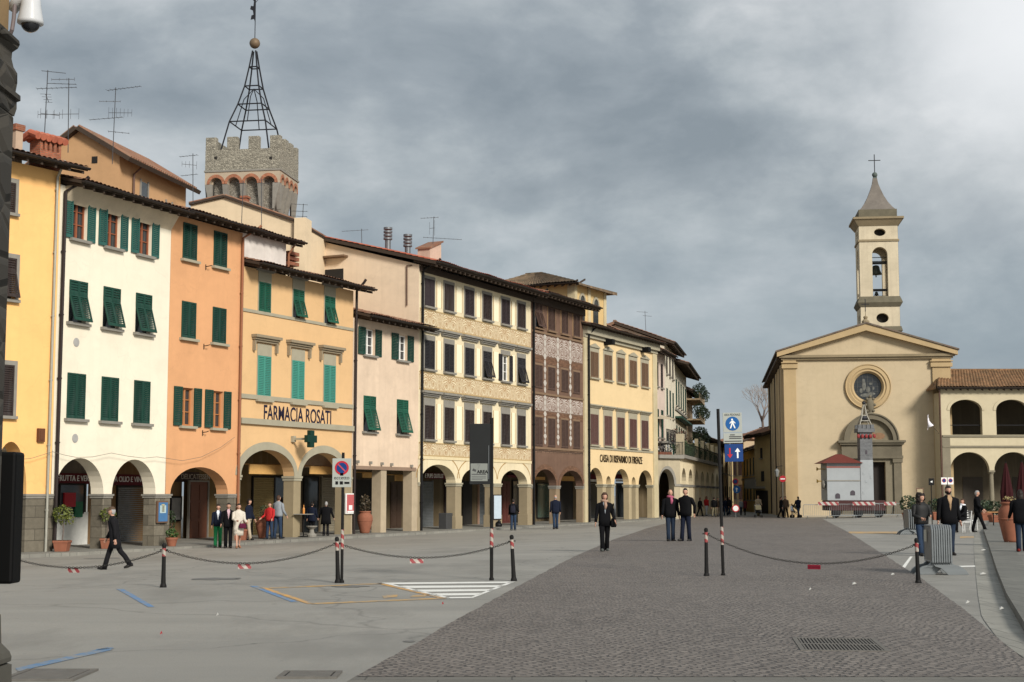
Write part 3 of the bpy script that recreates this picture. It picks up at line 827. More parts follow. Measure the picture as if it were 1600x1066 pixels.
for i, w in enumerate(r2): window(b, w, {3: 'tilt', 4: 'open', 5: 'tilt'}.get(i, 'closed'), plain('black_brown_paint', (.022, .02, .022), .6), frame=FRAME_W, lw=w[1] * .4, surround=(.12, PIETRA, .18), cornice=(.42, .42, .3, .3, PIETRA, 'flat'))
for i, w in enumerate(r1): window(b, w, 'closed', BROWN_S, surround=(.12, PIETRA, .3), cornice=(.5, .42, .3, .3, PIETRA, 'flat'))
bay = (r1[5][0] - r1[0][0]) / 5
SC = scroll('ochre_scrollwork', (.70, .60, .40), (.36, .21, .095), bay, sc=1.35, dens=.60)
zA0, zA1 = r2[0][3] + .42 + .36, r3[0][2] - .16
zB0, zB1 = r1[0][3] + .5 + .36, r2[0][2] - .16
zC1 = r1[0][2] - .16; zC0 = b.z(740, 716.5)
for z0, z1 in ((zA0, zA1), (zB0, zB1), (zC0, zC1)):
    o = b.part('painted_frieze', MB().box(.06, b.W - .06, -.012, -.003, z0, z1 - .02), SC)
    zm_ = (z0 + z1) / 2; o.data.transform(Matrix.Translation((-r1[0][0], 0, -zm_))); o.location = (r1[0][0], 0, zm_)
    MB().box(.06, b.W - .06, -.03, -.0125, z0 + .0, z0 + .07).box(.06, b.W - .06, -.03, -.0125, z1 - .09, z1 - .02).build('frame', plain('painted_border', (.42, .30, .15), .9), o, loc=(-r1[0][0], 0, -zm_))
MED = plain('ochre_line', (.38, .24, .10), .95)
CREAM_P = plain('pale_panel', (.84, .75, .54), .95, var=.08)
for rr, hh in ((r1, .3), (r2, .18), (r3, .05)):
    for i in range(5):
        um = (rr[i][0] + rr[i + 1][0]) / 2; wv = (rr[i + 1][0] - rr[i][0]) - rr[i][1] - .75
        pz0, pz1 = rr[i][2] + .05, rr[i][3] + hh * .5
        o = b.part('painted_panel', MB().box(um - wv / 2, um + wv / 2, -.01, -.003, pz0, pz1), CREAM_P)
        mb = MB()
        for a, c in ((um - wv / 2 - .06, um - wv / 2 - .001), (um + wv / 2 + .001, um + wv / 2 + .06)): mb.box(a, c, -.014, -.003, pz0, pz1)
        mb.build('border', MED, o)
for a0, a1, za in ar:
    mb = MB(); o = arc(a0 - .55, a1 + .5, zs + .25, za + .62, 24); o2 = arc(a0 - .48, a1 + .43, zs + .25, za + .55, 24)
    mb.prism([p for p in o] + o2[::-1], -.01, -.003); b.part('arch_line', mb, MED)
band(b, zC0 - .16, .16, .04, plain('cream_band', (.66, .55, .34), .9))
band(b, zt - .35, .3, .16, WOOD_D, 'eaves_board')
tile_roof(b, 'roof', -.35, b.W + .05, -oh, 8.6, ze, ze + 8.6 * .29, mat=TILE_R, back=(17, ze), thick=.2)
downpipe(b, .22, zt, 0, .07, BLACK, oh=1.0, side=.4)
# plain gable side towards the lower pink house
pitch = .29
g = MB(); zr = ze + (8.6 + oh) * .29
g.add([(.0, .02, zt), (.0, 8.6, ze + 8.6 * .29 - .25), (.0, 16, zt)], [(0, 1, 2)])
b.part('gable', g, plaster('beige_side_plaster', (.74, .59, .43), .18, mottle=.08))
sd = MB(); sd.box(-.03, .005, .0, 16.0, 4.3, zt + .0); b.part('side_wall', sd, plaster('beige_side_plaster', (.74, .59, .43), .18, mottle=.08))
g = MB(); g.add([(-.03, .0, zt), (-.03, 8.6, ze + 8.6 * .29 - .22), (-.03, 17, zt), (.0, .0, zt), (.0, 8.6, ze + 8.6 * .29 - .22), (.0, 17, zt)], [(0, 1, 2), (0, 3, 4, 1), (1, 4, 5, 2)])
b.part('gable', g, MATS['beige_side_plaster'])
s_ = b
def side(px, py):
    """point on the palazzo's side wall seen at a pixel: (y, z)"""
    d = ray(px, py); a, t = s_.A, s_.t
    k = (a.x * t.x + a.y * t.y) / (d.x * t.x + d.y * t.y); p = Vector((d.x * k, d.y * k)) - a
    return p.dot(s_.n), EYE + d.z * k - s_.zb
y0, z0 = side(537, 432); y1, z1 = side(507, 422)
b.part('side_window', MB().box(-.05, -.032, y0, y1, z0 - 1.2, z1), DARK); b.part('canopy', MB().box(-.5, -.032, y0 - .3, y1 + .3, z1 + .62, z1 + .72), plain('rusty_sheet', (.16, .10, .06), .8))
y0, z0 = side(637, 415); y1, z1 = side(637, 478); y2, z2 = side(645, 415)
b.part('downpipe', MB().tube([(-.09, y2, z2), (-.09, y0, z0), (-.09, y1, z1)], .035, 6), PIPE_B)
back_wall(b, plaster('dim_ochre_arcade', (.10, .075, .042), .4), zs + 1.8)  # dark plaster carries the arcade's shade in its colour
f = shop(b, 'shop_fascia', 655, 698, 738, 749, MAROON, 'awning'); u, z = b.uz(678, 743.5, PORTICO - .55)
words('lettering', 'E PUPE OUTLET', .36, WHITE, f, (u, PORTICO - .58, z - .02), sx=.92)
shop(b, 'roller_shutter', 655, 674, 752, 824, STEEL, 'roller'); shop(b, 'shop_entrance', 694, 712, 752, 822, DARK, frame=BROWN_S)
shop(b, 'shop_entrance', 722, 736, 752, 818, DARK); shop(b, 'roller_shutter', 747, 766, 757, 818, STEEL, 'roller', frame=plain('pinkish_stone', (.35, .22, .16), .8))
shop(b, 'shop_fascia', 783, 822, 741, 747, MAROON, 'awning'); shop(b, 'shop_entrance', 784, 796, 752, 816, plain('maroon_door', (.10, .03, .025), .5), 'door'); shop(b, 'shop_window', 800, 818, 752, 812, GLASS, frame=DARK)
b6 = b

# 7 brown painted house
b = mkb(6, 'painted_house', 'narrow dark brown house with white painted ornament and brick arches', 'house')
BR = plaster('brown_fresco_plaster', (.165, .10, .07), .35, (.10, .06, .04), mottle=.2)
zs = b.z(872, 759); oh = 1.2; ze = eave(b, 890, 466, oh); zt = ze - .1
xs = [(835.8, 847), (856, 866.6), (876.8, 887), (895, 905.5)]
r3 = b.row(xs, (478.8, 488), (513, 526)); r2 = b.row(xs, (570.7, 582), (606, 615.4)); r1 = b.row(xs, (653, 658), (699, 699))
ar = [(b.u(834), b.u(868.8), b.z(851, 733.5)), (b.u(875), b.u(910.5), b.z(892, 735.5))]
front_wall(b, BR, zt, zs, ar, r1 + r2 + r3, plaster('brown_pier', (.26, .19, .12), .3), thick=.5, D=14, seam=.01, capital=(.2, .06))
for i, w in enumerate(r3): window(b, w, 'closed' if i else 'tilt', plain('dark_tan_shutter', (.075, .045, .035), .6), sill=plain('brown_sill', (.2, .13, .08), .9), surround=(.1, plain('ochre_surround', (.30, .19, .10), .9), .05))
for w in r2 + r1: window(b, w, 'closed', plain('dark_tan_shutter', (.075, .045, .035), .6), sill=None, surround=(.08, plain('brown_sill', (.2, .13, .08), .9), .05))
WP = scroll('white_scrollwork', (.17, .095, .065), (.52, .47, .42), (r1[3][0] - r1[0][0]) / 3, sc=1.15, dens=.55, over=(.25, .16, .12))
RB = masonry('red_brown_bricks', (.19, .10, .06), .3, .09, (.13, .085, .06), .3)
def pan(z0, z1):
    o = b.part('painted_frieze', MB().box(.25, b.W - .12, -.012, -.003, z0, z1), WP); zm_ = (z0 + z1) / 2; o.data.transform(Matrix.Translation((-r1[0][0], 0, -zm_))); o.location = (r1[0][0], 0, zm_)
pan(b.z(860, 558), b.z(860, 527)); pan(b.z(860, 643), b.z(860, 621))
for z0, z1 in ((b.z(860, 571), b.z(860, 560)), (b.z(860, 655), b.z(860, 645))): b.part('brick_band', MB().box(.25, b.W - .12, -.012, -.003, z0 + .04, z1), RB)
for i in range(3):
    um = (r1[i][0] + r1[i + 1][0]) / 2
    mb = MB()
    for z0, z1 in ((b.z(860, 615), b.z(860, 522)), (b.z(860, 695), b.z(860, 617))):
        n = 9
        for k in range(n):
            za, zb_ = lerp(z0, z1, k / n), lerp(z0, z1, (k + .9) / n); ww = (.16, .24, .12, .2)[k % 4]
            mb.prism([(um - ww * .4, za), (um + ww * .4, za), (um + ww, (za + zb_) / 2), (um + ww * .4, zb_), (um - ww * .4, zb_), (um - ww, (za + zb_) / 2)], -.02, -.0125)
    b.part('painted_candelabrum', mb, plain('old_white_paint', (.46, .42, .37), .9))
for z in (b.z(860, 523), b.z(860, 617), b.z(860, 701)): band(b, z - .08, .14, .06, plain('brown_sill', (.2, .13, .08), .9), u0=.15, u1=b.W - .05)
b.part('brick_frieze', MB().box(.2, b.W - .1, -.014, -.003, zs + 2.1, b.z(860, 704)), masonry('painted_brick_frieze', (.20, .125, .085), .62, .36, (.055, .035, .026), .4, ms=.03))
for a0, a1, za in ar:
    mb = MB(); mb.prism(arc(a0 - .28, a1 + .28, zs, za + .32, 20) + arc(a0, a1, zs, za, 20)[::-1], -.03, -.0145); b.part('brick_arch', mb, RB)
band(b, zt - .5, .45, .2, WOOD_D, 'eaves_board')
tile_roof(b, 'roof', .05, b.W + .4, -oh, 7, ze, ze + 7 * .25, back=(14, ze), thick=.2)
downpipe(b, .2, zt, 0, .07, BLACK, oh=1.0, side=.2)
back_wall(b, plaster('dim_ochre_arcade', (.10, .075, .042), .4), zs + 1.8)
shop(b, 'lit_lintel', 872, 896, 744, 752, OCHRE); shop(b, 'shop_entrance', 872, 893, 753, 812, DARK, frame=BROWN_S)
shop(b, 'shop_window', 838, 862, 756, 808, glassy('green_shop_glass', (.03, .06, .05)), frame=DARK); shop(b, 'lit_lintel', 834, 850, 745, 750, OCHRE)
b7 = b

# 8 bank
b = mkb(7, 'bank_building', 'yellow bank building with five bays of brown shutters and dark lettering over the arches', 'bank')
BA = plaster('bank_plaster', (.70, .53, .30), .08, (.5, .35, .18), mottle=.05)
zs = b.z(970, 757); oh = .75; ze = eave(b, 975, 519, oh); zt = ze - .05
xs = [(922.2, 934.2), (944, 955.2), (964.4, 974.8), (983.6, 994), (1002, 1012.2)]
r2 = b.row(xs, (551, 568), (590.5, 604.6)); r1 = b.row(xs, (648, 658), (694.6, 701.6))
ar = [(b.u(919.5), b.u(942), b.z(931, 731)), (b.u(947), b.u(955), b.z(951, 744)), (b.u(960), b.u(983), b.z(971, 733)), (b.u(987), b.u(993.6), b.z(990.5, 745.5)), (b.u(998), b.u(1019.5), b.z(1009, 735))]
front_wall(b, BA, zt, zs, ar, r1 + r2, plaster('bank_pier', (.41, .335, .21), .12), thick=.45, D=12, seam=.01, pier_cap=PIETRA_G, capital=(.2, .08))  # bank piers lowered too, side shade taken into the plaster
for w in r2: window(b, w, 'closed', BROWN_T, sill=PIETRA_G, surround=(.2, PIETRA_G, .1), cornice=(.32, .22, .3, .12, PIETRA_G, 'ped'))
for w in r1: window(b, w, 'closed', BROWN_R, sill=PIETRA_G, surround=(.2, PIETRA_G, .25), cornice=(.48, .35, .22, .25, PIETRA_G, 'flat'))
band(b, r1[0][2] - .3, .16, .06, PIETRA_G)
band(b, ze - .62, .58, .35, PIETRA_G, 'cornice'); band(b, ze - .85, .22, .16, PIETRA_G, 'cornice')
for a, c in ((.02, .85), (b.W - .9, b.W - .02)): b.part('pilaster', MB().box(a, c, -.1, -.003, 0, ze - .86), plaster('pilaster_plaster', (.54, .46, .29), .2))
ub, ua = b.u(1003, 719), b.u(937, 716)
words('lettering', 'CASSA DI RISPARMIO DI FIRENZE', .74, plain('bronze_letters', (.05, .035, .02), .4, .4), b.root, ((ua + ub) / 2, -.03, b.z(970, 718.5)), ext=.012, width=(ub - ua), off=.004)
for px, py in ((945, 535), (1002, 547)):
    u, z = b.uz(px, py); b.part('floodlight', MB().box(u - .25, u + .25, -.7, -.004, z - .2, z + .2), BLACK, bevel=.05)
tile_roof(b, 'roof', -.35, b.W + .25, -oh, 7, ze, ze + 7 * .24, back=(14, ze), thick=.1)
downpipe(b, .55, ze - .4, 0, .07, BLACK, oh=.55, side=.6, y=-.2)
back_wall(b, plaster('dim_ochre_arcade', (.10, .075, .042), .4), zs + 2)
for x0, x1 in ((921, 935), (962, 977), (999, 1012)):
    f = shop(b, 'shop_fascia', x0 - 2, x1 + 2, 741, 749, MAROON); shop(b, 'lit_sign', x0, x1, 749, 753, WHITE); shop(b, 'shop_window', x0, x1, 756, 806, GLASS, frame=plain('bank_steel', (.25, .22, .18), .4, .5))
b8 = b
# ---------------------------------------------------------------- what rises behind the row
def V2(p): return Vector((p.x, p.y))
# chimneys of the yellow house
P = b1.loc(at(71, 238, 56.5)); mb = MB()
cx, cy, cz = P
mb.box(cx - .5, cx + .5, cy - .3, cy + .3, cz - 1.5, cz)
for i in range(5): mb.box(cx - .5 + .22 * i, cx - .38 + .22 * i, cy - .3, cy + .3, cz + .001, cz + .4)
ch = b1.part('chimney', mb, masonry('red_bricks', (.34, .11, .06), .26, .075, (.25, .16, .11), .3))
mb = MB()
for i in range(6):
    a = cx - .72 + .26 * i; mb.tube([(a, cy - .45, cz + .44), (a, cy, cz + .62), (a, cy + .45, cz + .44)], .14, 8)
mb.box(cx - .75, cx + .75, cy - .4, cy + .4, cz + .401, cz + .46); mb.build('tile_cap', TILE_R, ch)
P = b1.loc(at(24, 235, 55)); x, y, z = P
ch = b1.part('chimney', MB().box(x - .16, x + .16, y - .2, y + .2, z - 1, z + .72), plaster('chimney_render', (.45, .33, .24), .3)); MB().box(x - .22, x + .22, y - .26, y + .26, z + .721, z + .95).build('chimney_pot', MATS['red_bricks'], ch)

def gable_block(b, D, poly, mat, roof_t=.2, oh=.5, side_oh=.6, tile=TILE, name='wall'):
    """polygon front (u,z; flat bottom) pushed back D; roof slabs over the two top slopes. poly = [bl, br, tr, apex, tl]"""
    mb = MB().prism(poly, 0, D); b.part(name, mb, mat)
    tl, ap, tr = poly[4], poly[3], poly[2]
    for (e, sg) in ((tl, -1), (tr, 1)):
        dx, dz = e[0] - ap[0], e[1] - ap[1]
        L = math.hypot(dx, dz); ex = (dx / L, dz / L); nx = (-ex[1] * 1, ex[0]) if sg < 0 else (-ex[1], ex[0])
        if nx[1] < 0: nx = (-nx[0], -nx[1])
        end = (e[0] + ex[0] * side_oh, e[1] + ex[1] * side_oh)
        p = [ap, end, (end[0] + nx[0] * roof_t, end[1] + nx[1] * roof_t), (ap[0] + nx[0] * roof_t, ap[1] + nx[1] * roof_t)]
        p = [(q[0], q[1] + .004) for q in p]
        if sg < 0: p = p[::-1]
        ro = b.part('roof', MB().prism(p, -oh, D + .3), WOOD_D)
        # pantile ribs running down the slope, and a tiled verge
        m2 = MB(); n = int((D + oh) / .24)
        for i in range(n):
            y = -oh + .1 + i * .24
            m2.tube([(p[-1][0] if sg > 0 else p[0][0], y, (p[-1][1] if sg > 0 else p[0][1]) + .01), ((p[2][0] if sg > 0 else p[1][0]), y, (p[2][1] if sg > 0 else p[1][1]) + .01)], .075, 6)
        m2.build('tiles', tile, ro)

# small brown house above the white one
C = ptx(187, 68, 290); t = Vector((.978, -.208)); A = C - t * 3.7
b = Bld('rooftop_house', 'brown plastered house with low gable roof rising behind the cream white house', 'house', A, C, 8.0)
u1, zt = b.uz(187, 243); ur, zr = b.uz(124, 205)
BP = plaster('brown_ochre_plaster', (.50, .30, .155), .12, (.3, .2, .1), mottle=.1)
gable_block(b, 7.3, [(-.3, 0), (u1, 0), (u1, zt), (ur, zr), (-.3, zt - .1)], BP, oh=.35, side_oh=.7)
u, z = b.uz(148, 250); b.part('window', MB().box(u - .14, u + .14, -.02, -.004, z - .16, z + .16).box(u - .02, u + .02, -.03, -.02, z - .16, z + .16), DARK)
# features of its right wall: x = W + small
for y0, y1, z0, z1, nm, mt in ((2.2, 2.9, zt - 2.6, zt - .75, 'window', GLASS), (5.0, 5.6, zt - 2.4, zt - 1.2, 'window', GLASS)):
    w = b.part(nm, MB().box(u1 + .004, u1 + .03, y0, y1, z0, z1), mt); MB().box(u1 + .004, u1 + .06, y0 - .1, y0, z0, z1 + .1).box(u1 + .004, u1 + .06, y1, y1 + .1, z0, z1 + .1).build('frame', PIETRA, w)
b.part('downpipe', MB().tube([(u1 + .5, 1.3, zt - .3), (u1 + .1, 1.3, zt - .6), (u1 + .1, 1.3, zt - 3)], .05, 6), PIPE_B)

# cream gabled wall behind the orange house
A, B = ptx(296, 80, 330), ptx(461, 79, 390)
b = Bld('rooftop_house', 'long cream gabled wall with red tile edge between orange house and tower', 'house', A, B, 8.0)
CW = plaster('cream_render', (.70, .56, .38), .18, mottle=.08)
pt = [b.uz(*q) for q in ((298, 321), (351, 309), (461, 347))]
gable_block(b, 6, [(0, 0), (pt[2][0], 0), pt[2], pt[1], (pt[0][0], pt[0][1])], CW, oh=.15, side_oh=.05, roof_t=.12)
u0, z1 = b.uz(462, 342); u1, _ = b.uz(480, 342)
b.part('chimney', MB().box(u0 + .02, u1, -.3, .8, 0, z1), CW)
for px, py in ((378, 318),):
    u, z = b.uz(px, py); b.part('chimney', MB().box(u - .17, u + .17, .3, .7, z - 1, z + .35).box(u - .22, u + .22, .25, .75, z + .36, z + .48), MATS['red_bricks'])

# white washed wall beside the pharmacy roof
A, B = ptx(376, 71.2, 375), ptx(447, 74.6, 390)
b = Bld('rooftop_house', 'small white washed rooftop house with curved dark tiled eaves above the pharmacy roof', 'house', A, B, 8.0)
ww = plaster('patchy_whitewash', (.66, .61, .56), .3, (.35, .25, .22), mottle=.22)
z = b.z(412, 366); b.part('wall', MB().box(0, b.W, 0, 5, 0, z), ww)
tile_roof(b, 'roof', -.3, b.W + .9, -.55, 2.6, z - .02, z + .75, back=(5.6, z), thick=.16)
b.part('downpipe', MB().tube([(b.W + .35, -.4, z - .1), (b.W + .1, -.1, z - .7), (b.W + .1, -.1, z - 3)], .05, 6), PIPE_C)
mb = MB()
u, zz = b.uz(470, 405)
for i in range(3): mb.box(u - .45, u + .45, .4, 1.2, zz - .3 + .26 * i, zz - .12 + .26 * i)
b.part('brick_step', mb, MATS['red_bricks'])

# palazzo roof furniture
for px, py, h in ((606, 386, .95), (637, 393, .62)):
    x, y, z = b6.loc(at(px, py, 87)); mb = MB().tube([(x, y, z - 1), (x, y, z + h * .45)], .17, 12)
    for i in range(4): mb.lathe([(.26, h * .45 + i * .2), (.26, h * .45 + i * .2 + .12), (.18, h * .45 + i * .2 + .13)], (x, y, z), 14)
    b6.part('flue', mb, plain('zinc_flue', (.16, .17, .18), .5, .5))
x, y, z = b6.loc(at(672, 402, 85.5)); mb = MB(); mb.prism([(-.75, -1.2), (.6, -1.2), (.6, .88), (-.75, .38)], -.4, .4); o = b6.part('dormer', mb, plaster('pinkish_render', (.55, .40, .31), .3), loc=(x, y, z))
MB().prism([(-.85, .36), (.7, .93), (.7, 1.02), (-.85, .45)], -.5, .5).build('tile_cap', TILE, o)

# house with hip roof and arched windows behind the brown house
C = ptx(897, 108, 450); t = Vector((.89, -.456)); A = C - t * 7.2
b = Bld('hip_roofed_house', 'ochre house with mossy hip roof and arched windows behind the brown painted house', 'house', A, C, 8.0)
YV = plaster('ochre_wall_plaster', (.60, .43, .20), .12, mottle=.08)
zt = b.z(897, 443); D = 5.6
b.part('wall', MB().box(0, b.W, 0, D, 0, zt), YV)
tile_roof(b, 'roof', -.7, b.W + .7, -.7, D * .5, zt, zt + 1.35, mat=TILE_O, hip=(2.6, 4.6), amp=.075, back=(D + .7, zt))
mb = MB()
rf = MB(); W2 = b.W
rf.add([(W2 + .7, -.7, zt - .05), (W2 + .7, D + .7, zt - .05), (W2 - 3.9, D * .5, zt + 1.3), (W2 + .7, -.7, zt - .2), (W2 + .7, D + .7, zt - .2)], [(0, 1, 2), (0, 3, 4, 1)]); b.part('roof', rf, TILE_O)
for y0 in (.9, 3.35):
    hl = arc(y0, y0 + .9, zt - 1.3, zt - .72, 10); poly = [(y0, zt - 3.6)] + hl + [(y0 + .9, zt - 3.6)]
    mb = MB(); mb.prism(poly, 0, .03); mb.v = [(W2 + .004 + v[1], v[0], v[2]) for v in mb.v]; w = b.part('window', mb, GLASS)
    mb = MB(); hl2 = arc(y0 - .16, y0 + 1.06, zt - 1.3, zt - .54, 10); mb.prism(hl2 + hl[::-1], 0, .08); mb.v = [(W2 + .004 + v[1], v[0], v[2]) for v in mb.v]; mb.build('archivolt', PIETRA_G, w)
for y0, y1 in ((-.04, .35), (2.3, 2.75), (D - .4, D + .03)): b.part('pilaster', MB().box(W2 + .002, W2 + .1, y0, y1, 0, zt - .05), plaster('pilaster_plaster', (.54, .46, .29), .2))
b.part('pilaster', MB().box(W2 - .5, W2 + .1, -.09, -.003, 0, zt - .05), MATS['pilaster_plaster'])

# crenellated tower with iron pyramid
A, B = ptx(321, 100, 240), ptx(437.8, 99.2, 240)
b = Bld('crenellated_tower', 'stone medieval tower with battlements and an open iron pyramid topped by a ball', 'tower', A, B, 8.0)
RU = rubble('rubble_stone', (.31, .285, .225), 6.0)
BK = masonry('orange_bricks', (.40, .15, .08), .3, .08, (.3, .2, .14), .25)
W = b.W; D = W * .80; zm, zg, zc, za, zsb = b.z(380, 213), b.z(380, 233), b.z(380, 265), b.z(380, 291), b.z(380, 322)
mb = MB(); mb.box(0, W, 0, .45, zc, zg); mb.box(W - .45, W, .451, D, zc, zg); mb.box(0, .45, .451, D, zc, zg); mb.box(.451, W - .451, D - .45, D, zc, zg); mb.box(.3, W - .3, .3, D - .3, zc, zc + .5)
b.part('parapet', mb, RU)
mw = .74
for i in range(4):
    a = i * (W - mw) / 3; ad = i * (D - mw) / 3
    for (x0, x1, y0, y1) in ((a, a + mw, 0, .45), (a, a + mw, D - .45, D)) + (((W - .45, W, ad, ad + mw), (0, .45, ad, ad + mw)) if i in (1, 2) else ()):
        b.part('merlon', MB().box(x0, x1, y0, y1, zg + .002, zm), RU, bevel=.03)
for (x0, x1, y0, y1) in ((-.06, W + .06, -.06, D + .06),): b.part('string_course', MB().box(x0, x1, y0, y1, zc - .12, zc - .002), PIETRA)
for px, py in ((337, 247), (423, 247)):
    u, z = b.uz(px, py); b.part('drain_hole', MB().box(u - .1, u + .1, -.012, -.002, z - .1, z + .1), DARK)
ins = .5
b.part('shaft', MB().box(ins, W - ins, ins, D - ins, 0, zc - .13), rubble('rubble_stone_dark', (.26, .235, .19), 5.5))
# machicolation: brick arches on corbels, on all sides
def ring(fn):
    for k in range(4):
        S = Matrix.Scale(D / W, 4, (1, 0, 0)) if k % 2 else Matrix.Identity(4); w_, d_ = (D, W) if k % 2 else (W, D)
        M = Matrix.Translation((W / 2, D / 2, 0)) @ Matrix.Rotation(k * math.pi / 2, 4, 'Z') @ Matrix.Translation((-w_ / 2, -d_ / 2, 0)) @ S
        fn(M)
nA = 4; pw = .34; sp = (W - pw) / nA; zspr = zc - .95
def arches_(M):
    out = [(0, zc - .125), (0, zspr)]
    for i in range(nA):
        a0 = pw / 2 + i * sp + pw / 2; a1 = a0 + sp - pw
        out += [(a0 - .001, zspr)] + arc(a0, a1, zspr, zspr + (a1 - a0) * .5, 12) + [(a1 + .001, zspr)]
    out += [(W, zspr), (W, zc - .125)]
    mb = MB(); mb.sheet(out, [], 0.0)
    for i in range(nA):
        a0 = pw + i * sp; a1 = a0 + sp - pw
        mb.reveal(arc(a0, a1, zspr, zspr + (a1 - a0) * .5, 12), 0, ins, False)
    mb.v = [tuple(M @ Vector(v)) for v in mb.v]; b.part('machicolation', mb, plaster('tower_render', (.42, .34, .25), .3))
    mb = MB()
    for i in range(nA):
        a0 = pw + i * sp; a1 = a0 + sp - pw; r = (a1 - a0) * .5
        mb.prism(arc(a0 - .2, a1 + .2, zspr, zspr + r + .22, 12) + arc(a0, a1, zspr, zspr + r, 12)[::-1], -.03, -.002)
    mb.v = [tuple(M @ Vector(v)) for v in mb.v]; b.part('brick_arch', mb, BK)
    for i in range(nA + 1):
        mb = MB(); x = pw / 2 + i * sp if 0 < i < nA else (pw / 2 if i == 0 else W - pw / 2)
        w_ = pw / 2
        mb.add([(x - w_, 0, zspr), (x + w_, 0, zspr), (x + w_, ins, zspr), (x - w_, ins, zspr), (x - w_ * .8, ins - .1, zspr - 1.75), (x + w_ * .8, ins - .1, zspr - 1.75), (x + w_ * .8, ins, zspr - 1.75), (x - w_ * .8, ins, zspr - 1.75)],
               [(0, 1, 2, 3), (4, 7, 6, 5), (0, 4, 5, 1), (1, 5, 6, 2), (2, 6, 7, 3), (3, 7, 4, 0)])
        mb.v = [tuple(M @ Vector(v)) for v in mb.v]; b.part('corbel', mb, PIETRA)
ring(arches_)
IRON = plain('wrought_iron', (.03, .03, .034), .5, .6)
cx, cy = W * .58 - .42, D * .5
lv = [(zg - .1, 1.72)] + [(b.z(397, y, D / 2), h * .86) for y, h in ((196, 1.48), (167, .98), (137, .58), (106, .32), (80, .13))]
py_ = empty('iron_pyramid', (cx, cy, 0)); py_.parent = b.root
for sx, sy in ((-1, -1), (1, -1), (1, 1), (-1, 1)):
    MB().tube([(sx * h, sy * h, z) for z, h in lv], .055, 6).build('leg', IRON, py_)
for z, h in lv[1:5]:
    mb = MB()
    for k in range(4):
        c = [(-h, -h), (h, -h), (h, h), (-h, h)]; a, d = c[k], c[(k + 1) % 4]; mb.tube([(a[0], a[1], z), (d[0], d[1], z)], .045, 6)
    mb.build('ring', IRON, py_)
mb = MB(); z0, h0 = lv[1]; z1, h1 = lv[3]
for k in range(2):
    p = [(-h0, 0, z0), (-h0 * .55, 0, z0 + (z1 - z0) * .7), (0, 0, z1 - .1), (h0 * .55, 0, z0 + (z1 - z0) * .7), (h0, 0, z0)]
    mb.tube([(q[0], q[1], q[2]) if k == 0 else (q[1], q[0], q[2]) for q in p], .035, 6)
mb.build('brace', IRON, py_)
zb = b.z(397, 68, D / 2)
MB().ball((0, 0, zb), .37, 16, 10).build('ball', plain('weathered_bronze', (.17, .12, .075), .6, .3), py_, smooth_=True)
MB().tube([(0, 0, zb + .3), (0, 0, zb + 3.6)], .03, 6).build('mast', IRON, py_)
pts = [(0, .0), (-.1, .25), (-.36, .2), (-.3, .5), (-.14, .55), (-.2, .85), (-.42, .95), (-.35, 1.2), (-.16, 1.15), (-.12, 1.5), (-.3, 1.75), (-.1, 1.95), (0, 1.7)]
mb = MB(); mb.prism([(x * .9, z) for x, z in pts], -.02, .02); mb.v = [(v[0], v[1], v[2] + zb + 1.5) for v in mb.v]; mb.tube([(0, 0, zb + 2.9), (.35, 0, zb + 3.3)], .02, 5); mb.build('weathervane', IRON, py_)

# television antennas
for i, (px, py, Y, h, arms, lab) in enumerate([
    (69, 212, 57.2, 2.6, [(.98, 10, .9, 6, .1, 0), (.72, 5, 1.5, 9, .35, 0), (.6, 100, 1.0, 4, .4, 0), (.33, 15, .7, 4, .4, 1)], 'thin antenna mast standing on the red brick chimney'),
    (107, 216, 60, 2.5, [(.98, 190, .9, 4, .15, 1), (.9, 175, 1.2, 5, .2, 0), (.4, 190, 1.6, 6, .45, 1)], 'antenna mast with two short arms rising from the brown gable peak'),
    (176, 236, 66, 2.9, [(.97, -12, 1.6, 9, .35, 0), (.78, 195, .9, 4, .3, 0), (.6, 15, 1.0, 7, .5, 1), (.52, 176, 1.5, 8, .3, 0), (.3, 10, .9, 4, .4, 0)], 'tallest antenna with many arms at the lower edge of the brown roof'),
    (302, 300, 72, 1.9, [(.95, 170, .9, 6, .3, 0), (.7, 190, .7, 5, .4, 1), (.45, 170, .8, 4, .3, 0)], 'antenna beside the dark eaves of the brown house, left of the tower'),
    (377, 350, 75, 2.2, [(.95, 180, .5, 3, .25, 0)], 'plain grey pole antenna before the left part of the tower'),
    (409, 352, 75, 2.4, [(.97, 10, .35, 3, .2, 0), (.9, 20, .5, 6, .3, 1)], 'pole antenna with one cluster before the tower arches'),
    (472, 345, 82, .95, [(.95, 180, .9, 5, .3, 0), (.55, 170, 1.0, 5, .3, 0), (.25, 175, 1.0, 3, .3, 0)], 'antenna on the cream chimney beside the tower'),
    (566, 380, 92, .9, [(.9, 180, 1.6, 6, .4, 0)], 'low antenna just showing over the palazzo ridge'),
    (676, 383, 85.5, 1.65, [(.97, 180, 1.0, 6, .5, 0), (.25, 0, 2.2, 10, .4, 0), (.6, 170, .3, 2, .9, 1)], 'antenna on the small slanted dormer of the palazzo roof'),
    (1009, 505, 122, 1.0, [(.9, 180, .9, 5, .3, 0), (.6, 10, .7, 4, .3, 0)], 'small far antenna above the roofs beyond the bank')]):
    P = at(px, py, Y)
    antenna(P, h, arms, label=lab, lean=.06 * (-1) ** i)
